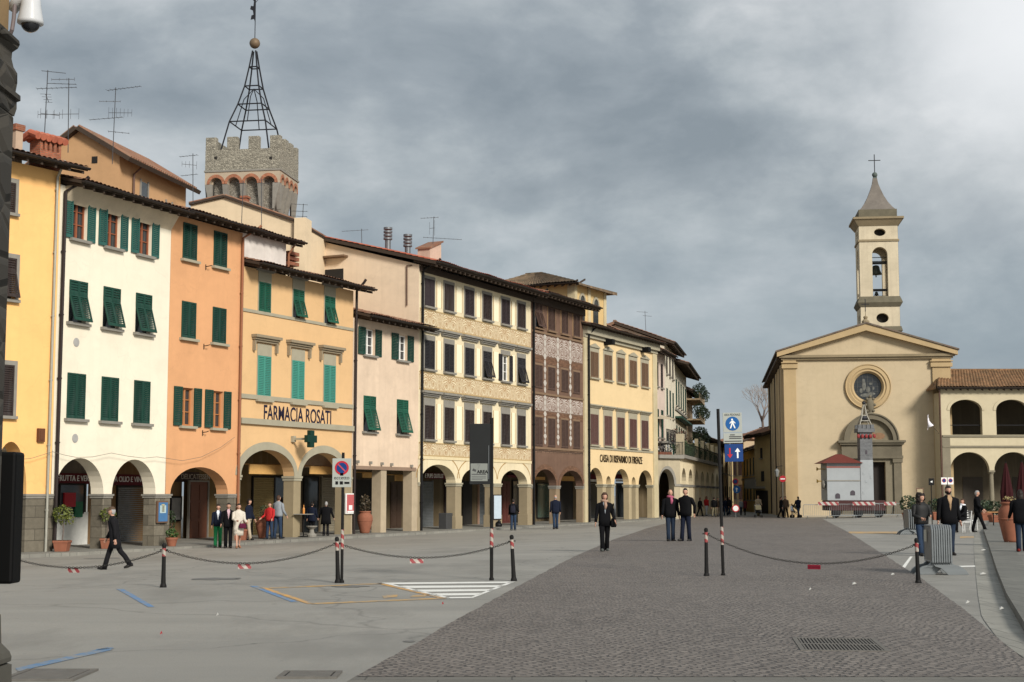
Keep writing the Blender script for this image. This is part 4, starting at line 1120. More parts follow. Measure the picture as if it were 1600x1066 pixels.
# ---------------------------------------------------------------- church, bell tower, loggia
ang = R(7.5); T = Vector((math.cos(ang), -math.sin(ang)))
A = ptx(1226, 120, 660)
Bq = A + T * 12.95
b = Bld('church', 'pale ochre church with round window, gable pediment and arched stone portal', 'church', A, Bq, gz(A.x, A.y))
W = b.W; DL = 32.5
CH = plaster('church_plaster', (.50, .405, .268), .16, (.35, .27, .16), mottle=.07)  # albedo lowered: a cloud shadow over the church is put into this colour
PIL = plaster('church_ochre', (.44, .325, .18), .16, (.3, .2, .1), mottle=.08)  # darkened with the wall for the same cloud shadow
CST = plaster('church_cornice_stone', (.27, .215, .135), .3, (.15, .12, .08), mottle=.15)
zt = b.z(1240, 557); zr = b.z(1353, 512); ur = b.u(1353)
uc, zc = b.uz(1356, 604.4); ro_, ri = 1.8, 1.08
hole = [(uc + (ri + .08) * math.cos(2 * math.pi * k / 40), zc + (ri + .08) * math.sin(2 * math.pi * k / 40)) for k in range(40)]
ud0, zd1 = b.uz(1344, 722); ud1, _ = b.uz(1383, 722)
mb = MB(); mb.sheet([(0, -.5), (ud0, -.5), (ud0, zd1), (ud1, zd1), (ud1, -.5), (W, -.5), (W, zt), (ur, zr), (0, zt)], [hole], 0); mb.reveal(hole, 0, .5)
mb.add([(0, 0, -.5), (0, DL, -.5), (0, DL, zt), (0, 0, zt), (W, 0, -.5), (W, DL, -.5), (W, DL, zt), (W, 0, zt)], [(0, 1, 2, 3), (4, 5, 6, 7), (1, 5, 6, 2)])
mb.reveal([(ud0, -.5), (ud0, zd1), (ud1, zd1), (ud1, -.5)], 0, .6, False)
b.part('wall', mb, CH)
# rose window
prof = [(ri, .12), (ri + .08, -.02), (ri + .16, -.14), (ri + .3, -.1), (ri + .36, -.2), (ro_ - .12, -.16), (ro_ - .05, -.22), (ro_, -.12), (ro_, 0)]
mb = MB(); mb.lathe(prof, (uc, 0, zc), 48, 'y'); mb.f = mb.f[:-2]; mb.m = mb.m[:-2]
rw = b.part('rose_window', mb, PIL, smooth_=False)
mb = MB(); mb.lathe([(ri + .05, .3), (ri + .05, .31)], (uc, 0, zc), 40, 'y'); mb.build('stained_glass', glassy('stained_glass', (.022, .025, .028), .2), rw)
mb = MB()
for px_, pz_, r_, a_, c_ in ((-.28, .1, .2, .8, 2.0), (-.3, .52, .12, 1, 1.1), (.05, -.2, .16, 1, 1.6), (-.1, -.66, .3, 1.7, .5), (.3, -.55, .2, 1.5, .6), (-.5, -.3, .13, 1, 1.5), (.25, .25, .1, 1.4, .9), (.45, -.1, .09, 1, 1.5)): mb.ball((uc + px_, .285, zc + pz_), r_, 9, 7, a_, .05, c_)
mb.build('glass_figures', plain('pale_glass_figures', (.13, .13, .115), .6, scale=9, var=.9), rw)
mb = MB()
for k in range(-2, 3):
    hh_ = math.sqrt(max(0, 1 - (k * .36) ** 2)) * ri; mb.tube([(uc + k * .36 * ri, .27, zc - hh_), (uc + k * .36 * ri, .27, zc + hh_)], .012, 5); mb.tube([(uc - hh_, .27, zc + k * .36 * ri), (uc + hh_, .27, zc + k * .36 * ri)], .012, 5)
mb.build('tracery', plain('lead_tracery', (.12, .12, .115), .7), rw)
# pilasters and entablature
for (x0, x1) in ((.0, b.u(1247)), (b.u(1462.5), W)):
    zcap = b.z(1240, 576)
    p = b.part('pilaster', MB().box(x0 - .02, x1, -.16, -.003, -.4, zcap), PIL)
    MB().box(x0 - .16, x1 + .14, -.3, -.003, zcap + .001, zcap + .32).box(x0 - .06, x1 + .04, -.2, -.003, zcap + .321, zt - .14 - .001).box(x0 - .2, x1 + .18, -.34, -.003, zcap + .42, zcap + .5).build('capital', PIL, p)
b.part('cornice', MB().box(-.35, W + .35, -.42, -.003, zt - .14, zt + .06).box(-.2, W + .2, -.26, -.003, zt - .3, zt - .141), CST)
eL, eR = b.uz(1213.5, 553), b.uz(1497, 547); ap = b.uz(1353, 507)
eL = (eL[0], eL[1] + .05); eR = (W - eL[0], eL[1]); ap = (W / 2, ap[1])
for e in (eL, eR):
    ap_ = ap; h = .42
    q = [(e[0], e[1] - h * .8), (ap_[0], ap_[1] - h - .12), (ap_[0], ap_[1]), (e[0], e[1] + .02)]
    if e is eR: q = q[::-1]
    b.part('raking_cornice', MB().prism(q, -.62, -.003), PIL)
    q = [(e[0] - (.1 if e is eL else -.1), e[1] + .03), (ap_[0], ap_[1] + .004), (ap_[0], ap_[1] + .13), (e[0] - (.1 if e is eL else -.1), e[1] + .15)]
    if e is eR: q = q[::-1]
    ro = b.part('roof', MB().prism(q, -.72, DL + .4), tilemat('dark_church_tiles', (.10, .075, .06), (.18, .12, .09)))
x, z = ap; mb = MB().lathe([(.02, 1.35), (.03, .55), (.16, .5), (.18, .4), (.12, .3), (.3, .12), (.3, 0)][::-1], (x, -.3, z + .1), 12)
fin = b.part('finial', mb, CST); MB().box(x - .03, x + .03, -.33, -.27, z + 1.0, z + 2.0).box(x - .3, x + .3, -.33, -.27, z + 1.55, z + 1.61).build('cross', IRON, fin)
# portal
us, zs = b.uz(1361, 688.5); PS = plain('portal_sandstone', (.15, .13, .092), .9, scale=2, var=.25, bmp=.3)
po = empty('portal', (us, 0, 0)); po.parent = b.root
rr = 2.05
mb = MB(); mb.prism(arc(-rr, rr, zs, zs + rr, 30) + arc(-rr + .38, rr - .38, zs, zs + rr - .38, 30)[::-1], -.45, -.004); mb.prism(arc(-rr - .08, rr + .08, zs, zs + rr + .1, 30) + arc(-rr + .02, rr - .02, zs, zs + rr, 30)[::-1], -.55, -.2); mb.build('arch', PS, po)
mb = MB(); mb.prism(arc(-rr + .38, rr - .38, zs, zs + rr - .38, 30), -.08, -.004); lu = mb.build('lunette', plain('faded_fresco', (.20, .17, .115), .95, scale=1.4, var=.5), po)
mb = MB()
for cx_, cz_, r_, sx_ in ((.62, .35, .3, 1.5), (.1, .6, .3, .6), (-.6, .35, .3, 1.3)): mb.ball((cx_, -.085, zs + cz_), r_, 14, 8, sx_, .05, .9)
mb.build('fresco_figures', plain('fresco_red', (.22, .13, .075), .95, scale=3, var=.55), lu)
hw = 2.45; zcn = zs
mb = MB(); mb.box(-hw - .15, hw + .15, -.75, -.004, zcn - .18, zcn - .005).box(-hw - .02, hw + .02, -.62, -.004, zcn - .34, zcn - .181).box(-hw + .12, hw - .12, -.4, -.004, zcn - 1.2, zcn - .341).box(-hw + .05, hw - .05, -.48, -.004, zcn - 1.42, zcn - 1.201); mb.build('entablature', PS, po)
for sg in (-1, 1):
    x0, x1 = (-hw + .18, -hw + .78) if sg < 0 else (hw - .78, hw - .18)
    p = MB().box(x0, x1, -.36, -.004, .9, zcn - 1.75).box(x0 - .1, x1 + .1, -.44, -.004, -.3, .5).box(x0 - .05, x1 + .05, -.4, -.004, .501, .9).build('pilaster', PS, po)
    MB().box(x0 - .08, x1 + .08, -.44, -.004, zcn - 1.749, zcn - 1.421).build('capital', PS, p)
zd = zd1
mb = MB(); mb.box(ud0 - us - .5, ud0 - us, -.2, .0, -.3, zd + .5).box(ud1 - us, ud1 - us + .75, -.2, .0, -.3, zd + .5).box(ud0 - us + .001, ud1 - us - .001, -.2, .0, zd, zd + .5); mb.v = [(v[0], v[1] - .004, v[2]) for v in mb.v]; mb.build('door_surround', plain('portal_sandstone_pale', (.19, .165, .115), .9), po)
mb = MB(); mb.box(ud0 - us, ud1 - us, .45, .5, -.3, zd); mb.build('door', plain('dark_church_door', (.022, .017, .014), .7), po)
mb = MB(); mb.ball((-.03, -.3, zs + rr + .75), .5, 16, 10, .62, .45, 1.25); mb.ball((-.03, -.3, zs + rr + .1), .25, 10, 8, 1, .6, .6)
for k in range(8): mb.ball((-.03 + .34 * math.cos(k * .785), -.36, zs + rr + .75 + .66 * math.sin(k * .785)), .12, 8, 6)
mb.build('crest', PS, po, smooth_=True)
b.part('step', MB().box(us - 3.2, us + 3.2, -2.2, -.8, -.4, .16).box(us - 2.8, us + 2.8, -1.7, -.801, .161, .3), PIETRA)
# side wall with strips
for y in (1.2, 5, 10, 15.5, 21, 27):
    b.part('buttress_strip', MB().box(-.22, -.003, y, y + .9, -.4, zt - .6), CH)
for y in (3.9, 14.2, 26): b.part('downpipe', MB().tube([(-.12, y, zt - .3), (-.12, y, .0)], .06, 6), plain('dark_pipe', (.03, .022, .02), .5, .3))
b.part('eaves', MB().box(-.55, -.003, .0, DL, zt - .28, zt - .06), WOOD_D)
church = b
# wall lantern on the church flank
# bell tower
A = ptx(1343.6, 128.6, 430)
b = Bld('bell_tower', 'slender bell tower with concave spire and open belfry behind the church gable', 'bell tower', A, A + T * 3.28, 8.0)
W = b.W; D = 3.3
BT = plaster('bell_tower_plaster', (.58, .50, .36), .34, (.22, .18, .13), mottle=.14)
zb0, zcor, zbel, zstr, zmc, zat, zsp = b.z(1370, 514), b.z(1370, 473), b.z(1370, 463), b.z(1370, 376), b.z(1370, 352), b.z(1370, 341), b.z(1370, 327)
ua, ub = b.u(1361.5), b.u(1386); zar, zas = b.z(1373, 386), b.z(1373, 398)
def side4(fn):
    for k in range(4):
        M = Matrix.Translation((W / 2, D / 2, 0)) @ Matrix.Rotation(k * math.pi / 2, 4, 'Z') @ Matrix.Translation((-W / 2, -D / 2, 0)); fn(M, k)
def ell(c, z, rx, rz): return [(c + rx * math.cos(2 * math.pi * i / 24), z + rz * math.sin(2 * math.pi * i / 24)) for i in range(24)]
wallmb = MB()
c0 = (ua + ub) / 2
bw = (ub - ua) / 2
def sd_(M, k):
    m = MB()
    c = W / 2 + .08
    hb = [(c - bw, zbel)] + arc(c - bw, c + bw, zas, zar, 14)[0:] + [(c + bw, zbel)]
    hs = [hb[::-1], ell(c + .05, b.z(1373, 363), .49, .33), ell(c + .1, b.z(1375, 497), .52, .42)]
    m.sheet([(0, 0), (W, 0), (W, zmc), (0, zmc)], hs, 0)
    for h in hs: m.reveal(h, 0, .55)
    m.sheet([(.55, zcor), (W - .55, zcor), (W - .55, zstr + .2), (.55, zstr + .2)], [hb[::-1]], .55)
    m.v = [tuple(M @ Vector(v)) for v in m.v]; wallmb.add(m.v, m.f)
side4(sd_)
wallmb.box(.02, W - .02, .02, D - .02, zbel - .35, zbel - .02); wallmb.box(.02, W - .02, .02, D - .02, zstr - .0, zstr + .15)
b.part('dark_inside', MB().box(.6, W - .6, .6, D - .6, 0, zbel - .4).box(.6, W - .6, .6, D - .6, zstr + .16, zmc), DARK)
b.part('wall', wallmb, BT)
def strip(name, z0, z1, p, mat):
    return b.part(name, MB().box(-p, W + p, -p, D + p, z0, z1), mat)
DS = plain('lichen_stone', (.13, .115, .08), .95, scale=2, var=.4)
strip('string_course', zstr - .08, zstr + .1, .09, CST)
mb = MB()
def flare(z0, z1, p0, p1): 
    mb.add([(-p0, -p0, z0), (W + p0, -p0, z0), (W + p0, D + p0, z0), (-p0, D + p0, z0), (-p1, -p1, z1), (W + p1, -p1, z1), (W + p1, D + p1, z1), (-p1, D + p1, z1)], [(0, 3, 2, 1), (4, 5, 6, 7), (0, 1, 5, 4), (1, 2, 6, 5), (2, 3, 7, 6), (3, 0, 4, 7)])
flare(zmc - .05, zat - .12, .05, .42); flare(zat - .119, zat + .06, .5, .5); b.part('cornice', mb, CST)
mb = MB(); flare(zcor - .35, zcor, .06, .26); flare(zcor + .001, zbel - .02, .26, .05); b.part('belfry_sill', mb, DS)
mb = MB(); flare(zb0 - .2, zb0 + .2, .2, .1); b.part('string_course', mb, DS)
strip('attic', zat + .061, zsp, -.02, DS)
zs1 = b.z(1366, 273); prof = [(1.5, zsp + .001), (1.28, zsp + .25), (.95, zsp + .75), (.66, zsp + 1.35), (.42, zsp + 2.0), (.25, zsp + 2.55), (.17, zs1)]
mb = MB(); cx, cy = W * .5, D * .5
mb.loft([[(cx + r * 1.02 * sx, cy + r * 1.02 * sy, z) for sx, sy in ((-1, -1), (0, -1.04), (1, -1), (1.04, 0), (1, 1), (0, 1.04), (-1, 1), (-1.04, 0))] for r, z in prof])
sp_ = b.part('spire', mb, plain('spire_render', (.16, .14, .12), .9, scale=1.5, var=.4, bmp=.4))
MB().ball((cx, cy, zs1 + .32), .24, 14, 8).box(cx - .17, cx + .17, cy - .17, cy + .17, zs1 + .001, zs1 + .1).build('ball', plain('verdigris', (.08, .10, .09), .6), sp_, smooth_=False)
MB().box(cx - .035, cx + .035, cy - .035, cy + .035, zs1 + .5, zs1 + 2.15).box(cx - .52, cx + .52, cy - .035, cy + .035, zs1 + 1.58, zs1 + 1.64).build('cross', IRON, sp_)
# bells
IR = plain('bell_iron', (.05, .05, .05), .6, .3)
for zz, r in ((b.z(1371, 418), .52), (b.z(1373, 455), .2)):
    be = b.part('bell', MB().lathe([(r, -.75 * r), (r * .93, -.55 * r), (r * .68, 0), (r * .6, .5 * r), (r * .45, .75 * r), (r * .1, .85 * r)], (W / 2 - .1, D / 2, zz), 18), plain('bell_bronze', (.05, .055, .045), .5, .6), smooth_=True)
    MB().box(.45, W - .45, D / 2 - .1, D / 2 + .1, zz + r, zz + r + .2).box(W / 2 - .6, W / 2 - .4, D / 2 - .08, D / 2 + .08, zz, zz + r).tube([(W / 2 - .1, D / 2, zz - r * 1.2), (W / 2 - .1, D / 2, zz)], .05, 6).build('yoke', IR, be)
for zz in (b.z(1371, 398), b.z(1371, 404), b.z(1371, 459)): b.part('tie_bar', MB().tube([(.3, D / 2, zz), (W - .3, D / 2, zz)], .035, 6), IR)

# loggia on the right
TILE_L = tilemat('rusty_mossy_tiles', (.19, .095, .04), (.33, .18, .085), (.07, .06, .03), .6)
A = ptx(1470.5, 116.4, 650); b = Bld('loggia', 'two storey loggia with open round arches and mossy tiled roof beside the church', 'loggia', A, A + Vector((1, 0)) * 14.6, gz(A.x, 116))
LG = plaster('loggia_plaster', (.52, .45, .31), .12, (.3, .25, .16), mottle=.08)
LS = plain('loggia_stone', (.20, .175, .125), .9, scale=2, var=.25, bmp=.2)
W = b.W; zt = b.z(1530, 607)
zs1, za1 = b.z(1516, 735), b.z(1516, 706.5); zsu, zau, zsill = b.z(1513, 641), b.z(1513, 624.5), b.z(1513, 679.5)
p0 = b.u(1486); pit = b.u(1555) - p0; lw = b.u(1547.6) - p0; q0 = b.u(1488); uw = b.u(1538.5) - q0; qp = b.u(1560.5) - q0
ar = [(p0 + i * pit, p0 + i * pit + lw, za1) for i in range(4)]
out = [(0, -.4), (p0, -.4)] 
out = [(0, zs1)]
for a0, a1, za in ar: out += arc(a0, a1, zs1, za)
out += [(W, zs1), (W, zt), (0, zt)]
holes = []
for i in range(4):
    a0 = q0 + i * qp; holes.append(([(a0, zsill)] + arc(a0, a0 + uw, zsu, zau, 16) + [(a0 + uw, zsill)])[::-1])
mb = MB(); mb.sheet(out, holes, 0); mb.sheet(out, holes, .5)
for h in holes: mb.reveal(h, 0, .5)
for a0, a1, za in ar: mb.reveal(arc(a0, a1, zs1, za), 0, .5, False)
DD = 5.0
mb.box(.0, .3, .5, DD, -.4, zt - .301); mb.box(W - .3, W, .5, DD, -.4, zt - .301)
b.part('wall', mb, LG)
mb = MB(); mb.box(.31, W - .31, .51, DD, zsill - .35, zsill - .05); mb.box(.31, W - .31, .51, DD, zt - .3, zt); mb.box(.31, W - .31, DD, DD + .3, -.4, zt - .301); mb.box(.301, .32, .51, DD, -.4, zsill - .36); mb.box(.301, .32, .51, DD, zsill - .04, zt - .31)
b.part('inner_wall', mb, plaster('loggia_inner_shade', (.12, .10, .07), .2))  # shaded copy of the loggia plaster, interior darkness is in the colour
edges = [(0, p0)] + [(ar[i][1], ar[i + 1][0]) for i in range(3)] + [(ar[3][1], W)]
for i, (a0, a1) in enumerate(edges):
    if i in (0, 4): b.part('pier', MB().box(a0, a1, .003, .5, -.4, zs1), LG); continue
    c = (a0 + a1) / 2
    co = b.part('column', MB().lathe([(.26, -.4), (.26, .12), (.19, .2), (.185, zs1 * .5), (.16, zs1 - .3)], (c, .25, 0), 16), LS, smooth_=False)
    MB().box(a0 - .06, a1 + .06, .0, .5, zs1 - .14, zs1 - .002).lathe([(.17, zs1 - .3), (.27, zs1 - .15)], (c, .25, 0), 16).build('capital', LS, co)
for z0, z1 in ((b.z(1530, 683), b.z(1530, 680)), (b.z(1530, 699.5), b.z(1530, 696.5))): b.part('string_course', MB().box(.05, W, -.1, -.003, z0, z1), LS)
b.part('corner_strip', MB().box(.0, .62, -.07, -.003, 0, b.z(1480, 684)), LS)
b.part('balcony_bar', MB().tube([(q0, .3, zsill + .75), (W, .3, zsill + .75)], .03, 6), IRON)
for a0, a1, za in [(q0 + i * qp, q0 + i * qp + uw, zau) for i in range(4)]:
    mb = MB(); mb.prism(arc(a0 - .22, a1 + .22, zsu, za + .24, 20) + arc(a0, a1, zsu, za, 20)[::-1], -.05, -.003); b.part('archivolt', mb, LG)
tile_roof(b, 'roof', -.4, W + .5, -.5, 4.2, zt + .05, zt + 1.75, mat=TILE_L, hip=(1.5, 0), amp=.07, back=(6, zt))
b.part('downpipe', MB().tube([(-.1, -.12, zt), (-.1, -.12, 0)], .07, 6), PIPE_B)
for x0, x1, z1 in ((3.0, 4.6, 3.0), (7, 8.4, 3.0)): b.part('door', MB().box(x0, x1, DD - .05, DD - .004, -.2, z1), plain('dark_cafe_door', (.05, .04, .03), .6))
loggia = b
hp = MB(); hp.add([(-.5, -.5, zt + .04), (1.0, 4.2, zt + 1.75), (-.5, DD + .6, zt + .04), (-.5, -.5, zt - .08), (-.5, DD + .6, zt - .08)], [(0, 1, 2), (0, 2, 4, 3), (0, 3, 1), (2, 1, 4)]); b.part('roof', hp, TILE_L)
# flag
P = at(1468, 668, 115.6); r = b.loc(P)
fl = empty('flag', tuple(P)); tag(fl, 'white flag on a slanting pole fixed to the loggia corner', 'flag')
MB().tube([(0.1, .5, -.45), (-.95, -.4, .55)], .035, 6).build('pole', plain('pole_wood', (.12, .09, .06), .6), fl)
mb = MB(); n = 10
vs = []
for i in range(n + 1):
    for j in range(9):
        s, t_ = i / n, j / 8
        vs.append((-.95 + .3 * s - .45 * t_ * s + .08 * math.sin(6 * t_ + 2 * s), -.4 + .12 * math.sin(5 * t_ + 4 * s), .55 - .42 * s + .35 * (1 - s) * t_ * .9 - 1.0 * s * t_ * .45 + .1 * t_))
mb.add(vs, [(i * 9 + j, i * 9 + j + 1, i * 9 + j + 10, i * 9 + j + 9) for i in range(n) for j in range(8)])
mb.build('cloth', plain('white_flag_cloth', (.66, .64, .68), .9, var=.08), fl, smooth_=True)
# ---------------------------------------------------------------- beyond the bank: terrace arcade, tall houses, the street
def simple_wins(b, rows, w, h, mat, style='closed', sill=PIETRA, us=None, lw=None, sub=True):
    ws = [(u, w, z, z + h) for z in rows for u in us]
    for q in ws: window(b, q, style, mat, sill=sill, frame=FRAME_W, lw=lw, sub=sub)
def plain_house(name, label, A, B, zb, D, zeave, mat, cat='house', oh=.9, pitch=.42, tile=TILE, ridge=None, side=True):
    b = Bld(name, label, cat, A, B, zb)
    b.part('wall', MB().box(0, b.W, 0, D, 3.7, zeave), mat)
    r = ridge or D * .5
    tile_roof(b, 'roof', -.4, b.W + .6, -oh, r, zeave - .02, zeave + (r + oh) * pitch, mat=tile, back=(D + .5, zeave), thick=.2)
    g = MB(); g.add([(.01, 0, zeave), (.01, D, zeave), (.01, r, zeave + (r + oh) * pitch - .25)], [(0, 1, 2)]); g.add([(b.W - .01, 0, zeave), (b.W - .01, D, zeave), (b.W - .01, r, zeave + (r + oh) * pitch - .25)], [(0, 1, 2)])
    b.part('gable', g, mat)
    return b
bank_end = ptx(1027.5, 116.0)
e1, e2, e3, e4 = ptx(1038.5, 121.5, 600), ptx(1054, 131.5, 600), ptx(1072.5, 148, 620), ptx(1082, 158, 640)
PKW = plaster('pale_rose_plaster', (.62, .50, .42), .2)
WHW = plaster('far_white_plaster', (.72, .66, .52), .15)
b = plain_house('townhouse', 'tall pale rose house wedged directly behind the bank, steep gable roof', bank_end + Vector((-.3, .3)), e1, 0, 8.5, 12.9, PKW, pitch=.46)
us = [b.W * .38, b.W * .75]
simple_wins(b, [1.0 + 3.0, ], .8, 2.0, BROWN_S, us=us); simple_wins(b, [6.2 + 0], .8, 2.2, GREEN_D, us=us); simple_wins(b, [10.2], .7, 1.9, BROWN_S, us=us)
bal = b.part('balcony', MB().box(b.W * .2, b.W * .95, -.9, -.004, 5.7, 5.85), PIETRA)
mb = MB()
for i in range(14): mb.tube([(lerp(b.W * .2, b.W * .95, i / 13), -.88, 5.85), (lerp(b.W * .2, b.W * .95, i / 13), -.88, 6.75)], .02, 4)
mb.box(b.W * .2, b.W * .95, -.92, -.86, 6.75, 6.8); mb.build('railing', IRON, bal)
b = plain_house('townhouse', 'tall narrow white house with dark upper eaves, second beyond the bank', e1, e2, 0, 8, 14.0, WHW, pitch=.36)
us = [b.W * .2, b.W * .5, b.W * .8]
simple_wins(b, [8.2], .9, 2.2, GREEN_D, us=us); simple_wins(b, [11.6], .9, 1.7, BROWN_S, us=us); simple_wins(b, [4.6], .9, 2.2, GREEN_D, us=us)
b = plain_house('townhouse', 'white house with big dark green shutters and overhanging eaves, third beyond the bank', e2, e3, 0, 8, 13.2, WHW, oh=1.3, pitch=.3)
us = [b.W * (.12 + .19 * i) for i in range(5)]
simple_wins(b, [9.6], 1.1, 2.3, GREEN_D, us=us); simple_wins(b, [5.2], 1.1, 2.6, GREEN_D, us=us)
b.part('awning_rail', MB().box(.2, b.W - .2, -.6, -.004, 8.4, 8.55), GREEN_D); b.part('string_course', MB().box(0, b.W, -.1, -.003, 9.1, 9.3), PIETRA)
b = plain_house('apartment_house', 'far apartment house whose stacked balconies overflow with dark plants', e3, e4, 0, 8, 12.0, plaster('far_tan_plaster', (.45, .34, .22), .2), oh=.7)
LEAF_D = leafmat('dark_leaves', (.012, .025, .008), (.035, .06, .02)); LEAF_M = leafmat('mid_leaves', (.02, .055, .012), (.07, .12, .03))
rnd = random.Random(3)
for k, z in enumerate((4.6, 6.6, 9.0, 11.0)):
    ba = b.part('balcony', MB().box(.2, b.W - .3, -1.3, -.004, z, z + .16).box(.2, b.W - .3, -1.3, -1.22, z + .16, z + .7), plaster('far_tan_plaster', (.45, .34, .22), .2))
    mb = MB()
    for i in range(5): mb.leaves((lerp(.4, b.W - .5, i / 4), -1.2, z + .9 + rnd.uniform(-.1, .3)), (1.0, .7, .75), 220, .19, rnd=rnd)
    mb.build('foliage', LEAF_D, ba)
# terrace arcade
tA, tC, tB = ptx(1028.5, 117.2), ptx(1063, 118.6), ptx(1124, 157)
TST = plaster('weathered_arcade_stone', (.42, .36, .25), .4, (.18, .15, .11), mottle=.2)
b = Bld('terrace_arcade', 'weathered stone arch below a planted roof terrace, just beyond the bank', 'arcade', tA, tC, gz(tA.x, tA.y))
zl, zs, za = b.z(1045, 716.5), b.z(1045, 758), b.z(1041, 733)
front = MB(); a0, a1 = b.u(1029.5), b.u(1053.5)
front.sheet([(0, -.4), (a0, -.4), (a0, zs)] + arc(a0, a1, zs, za)[1:-1] + [(a1, zs), (a1, -.4), (b.W, -.4), (b.W, zl), (0, zl)], [], 0)
front.reveal([(a0, -.4), (a0, zs)] + arc(a0, a1, zs, za)[1:-1] + [(a1, zs), (a1, -.4)], 0, .6, False)
b.part('wall', front, TST); b.part('impost', MB().box(a1 + .01, b.W + .05, -.08, -.003, zs - .1, zs + .08), PIETRA)
mb = MB(); mb.prism(arc(a0 - .02, a1 + .22, zs, za + .24, 20) + arc(a0, a1, zs, za, 20)[::-1], -.04, -.003); b.part('archivolt', mb, PIETRA)
b.part('terrace_slab', MB().box(-.1, b.W + .2, -.3, 3.5, zl + .002, zl + .28), PIETRA)
mb = MB()
for i in range(16): mb.tube([(lerp(0, b.W, i / 15), -.2, zl + .28), (lerp(0, b.W, i / 15), -.2, zl + 1.25)], .02, 4)
mb.box(-.05, b.W, -.23, -.17, zl + 1.25, zl + 1.3); b.part('railing', mb, IRON)
b.part('flower_box', MB().box(.1, b.W * .6, -.1, .15, zl + .281, zl + .5), TERRA)
mb = MB(); mb.leaves((b.W * .35, .1, zl + .75), (b.W * .35, .3, .35), 90, .16, rnd=rnd); b.part('white_flowers', mb, leafmat('white_petals', (.5, .5, .48), (.7, .7, .68)))
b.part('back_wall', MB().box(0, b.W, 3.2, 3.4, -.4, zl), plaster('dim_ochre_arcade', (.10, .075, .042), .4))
b.part('awning', MB().prism([(0, .0), (b.W * .9, .0), (b.W * .9, .06), (0, .06)], .4, 2.6), plain('canvas_awning', (.42, .36, .26), .9), loc=(0, 0, zl + 3.0), rot=(R(14), 0, 0))
b = Bld('terrace_arcade', 'long sunlit arcade of seven slim arches under a green planted terrace', 'arcade', tC, tB, gz(tC.x, tC.y))
W = b.W; zl, zs, za = b.z(1064, 716), b.z(1072, 757), b.z(1072, 732)
n = 7; p = W / n; aw = p * .66
ar = [(i * p + p * .2, i * p + p * .2 + aw) for i in range(n)]
out = [(0, zs)]
for a0, a1 in ar: out += arc(a0, a1, zs, za, 14)
out += [(W, zs), (W, zl), (0, zl)]
AST = plaster('arcade_cream', (.80, .68, .46), .2, (.3, .25, .16))  # cream raised to look sunlit where the church blocks the sun
mb = MB(); mb.sheet(out, [], 0)
for a0, a1 in ar: mb.reveal(arc(a0, a1, zs, za, 14), 0, .7, False)
mb.sheet(out, [], .7)
b.part('wall', mb, AST)
eds = [0] + [e for a in ar for e in a] + [W]
for i in range(0, len(eds), 2):
    po = b.part('pier', MB().box(eds[i], eds[i + 1], .003, .7, -.5, zs - .01), AST); MB().box(eds[i] - .07, eds[i + 1] + .07, -.07, .77, zs - .2, zs - .011).build('capital', PIETRA, po)
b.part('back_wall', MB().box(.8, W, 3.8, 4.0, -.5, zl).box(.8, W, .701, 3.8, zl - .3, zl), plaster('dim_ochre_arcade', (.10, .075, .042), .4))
b.part('terrace_slab', MB().box(.0, W + .1, -.35, 4, zl + .002, zl + .26), PIETRA)
mb = MB()
for i in range(70): mb.tube([(W * i / 69, -.25, zl + .26), (W * i / 69, -.25, zl + 1.2)], .018, 4)
mb.box(0, W, -.29, -.21, zl + 1.2, zl + 1.26); b.part('railing', mb, plain('green_railing', (.02, .028, .02), .6))
for i in range(5): b.part('post', MB().box(W * (.35 + .14 * i) - .15, W * (.35 + .14 * i) + .15, -.2, .1, zl + .262, zl + 2.0), AST)
b.part('post', MB().box(.05, .6, -.3, .3, zl + .262, zl + 1.9), TST)
hg = MB()
for i in range(26):
    u = W * (i + .5) / 26; hh = rnd.uniform(.45, .8) if i < 20 else .35
    hg.leaves((u, .35, zl + .7 + hh * .4), (W / 46, .5, hh), 150, .17, rnd=rnd)
hed = tag(hg.build('terrace_shrubbery', LEAF_M, None), 'row of green shrubs massed behind the railing of the planted terrace', 'shrubbery', kind='stuff'); hed.location = b.root.location; hed.rotation_euler = b.root.rotation_euler
for i, (f, z, r, lab) in enumerate(((.12, 1.9, .9, 'reddish creeper mound on the near end of the planted terrace'), (.5, 1.7, 1.0, 'round dark bush standing tallest midway along the planted terrace'), (.62, 1.4, .8, 'small loose bush next to the terrace posts'))):
    root = empty('shrub', tuple(b.root.matrix_world @ Vector((0, 0, 0)))); root.location = b.root.location; root.rotation_euler = b.root.rotation_euler
    tag(root, lab, 'shrub')
    mb = MB(); mb.leaves((f * W, .6, zl + z), (1.5 if i == 0 else r, .8, r * .7), 420, .13, rnd=rnd); mb.build('foliage', leafmat('reddish_leaves', (.06, .02, .012), (.12, .05, .03)) if i == 0 else LEAF_D, root)
    MB().tube([(f * W, .6, zl + .26), (f * W, .6, zl + z)], .05, 6).build('stem', WOOD_D, root)

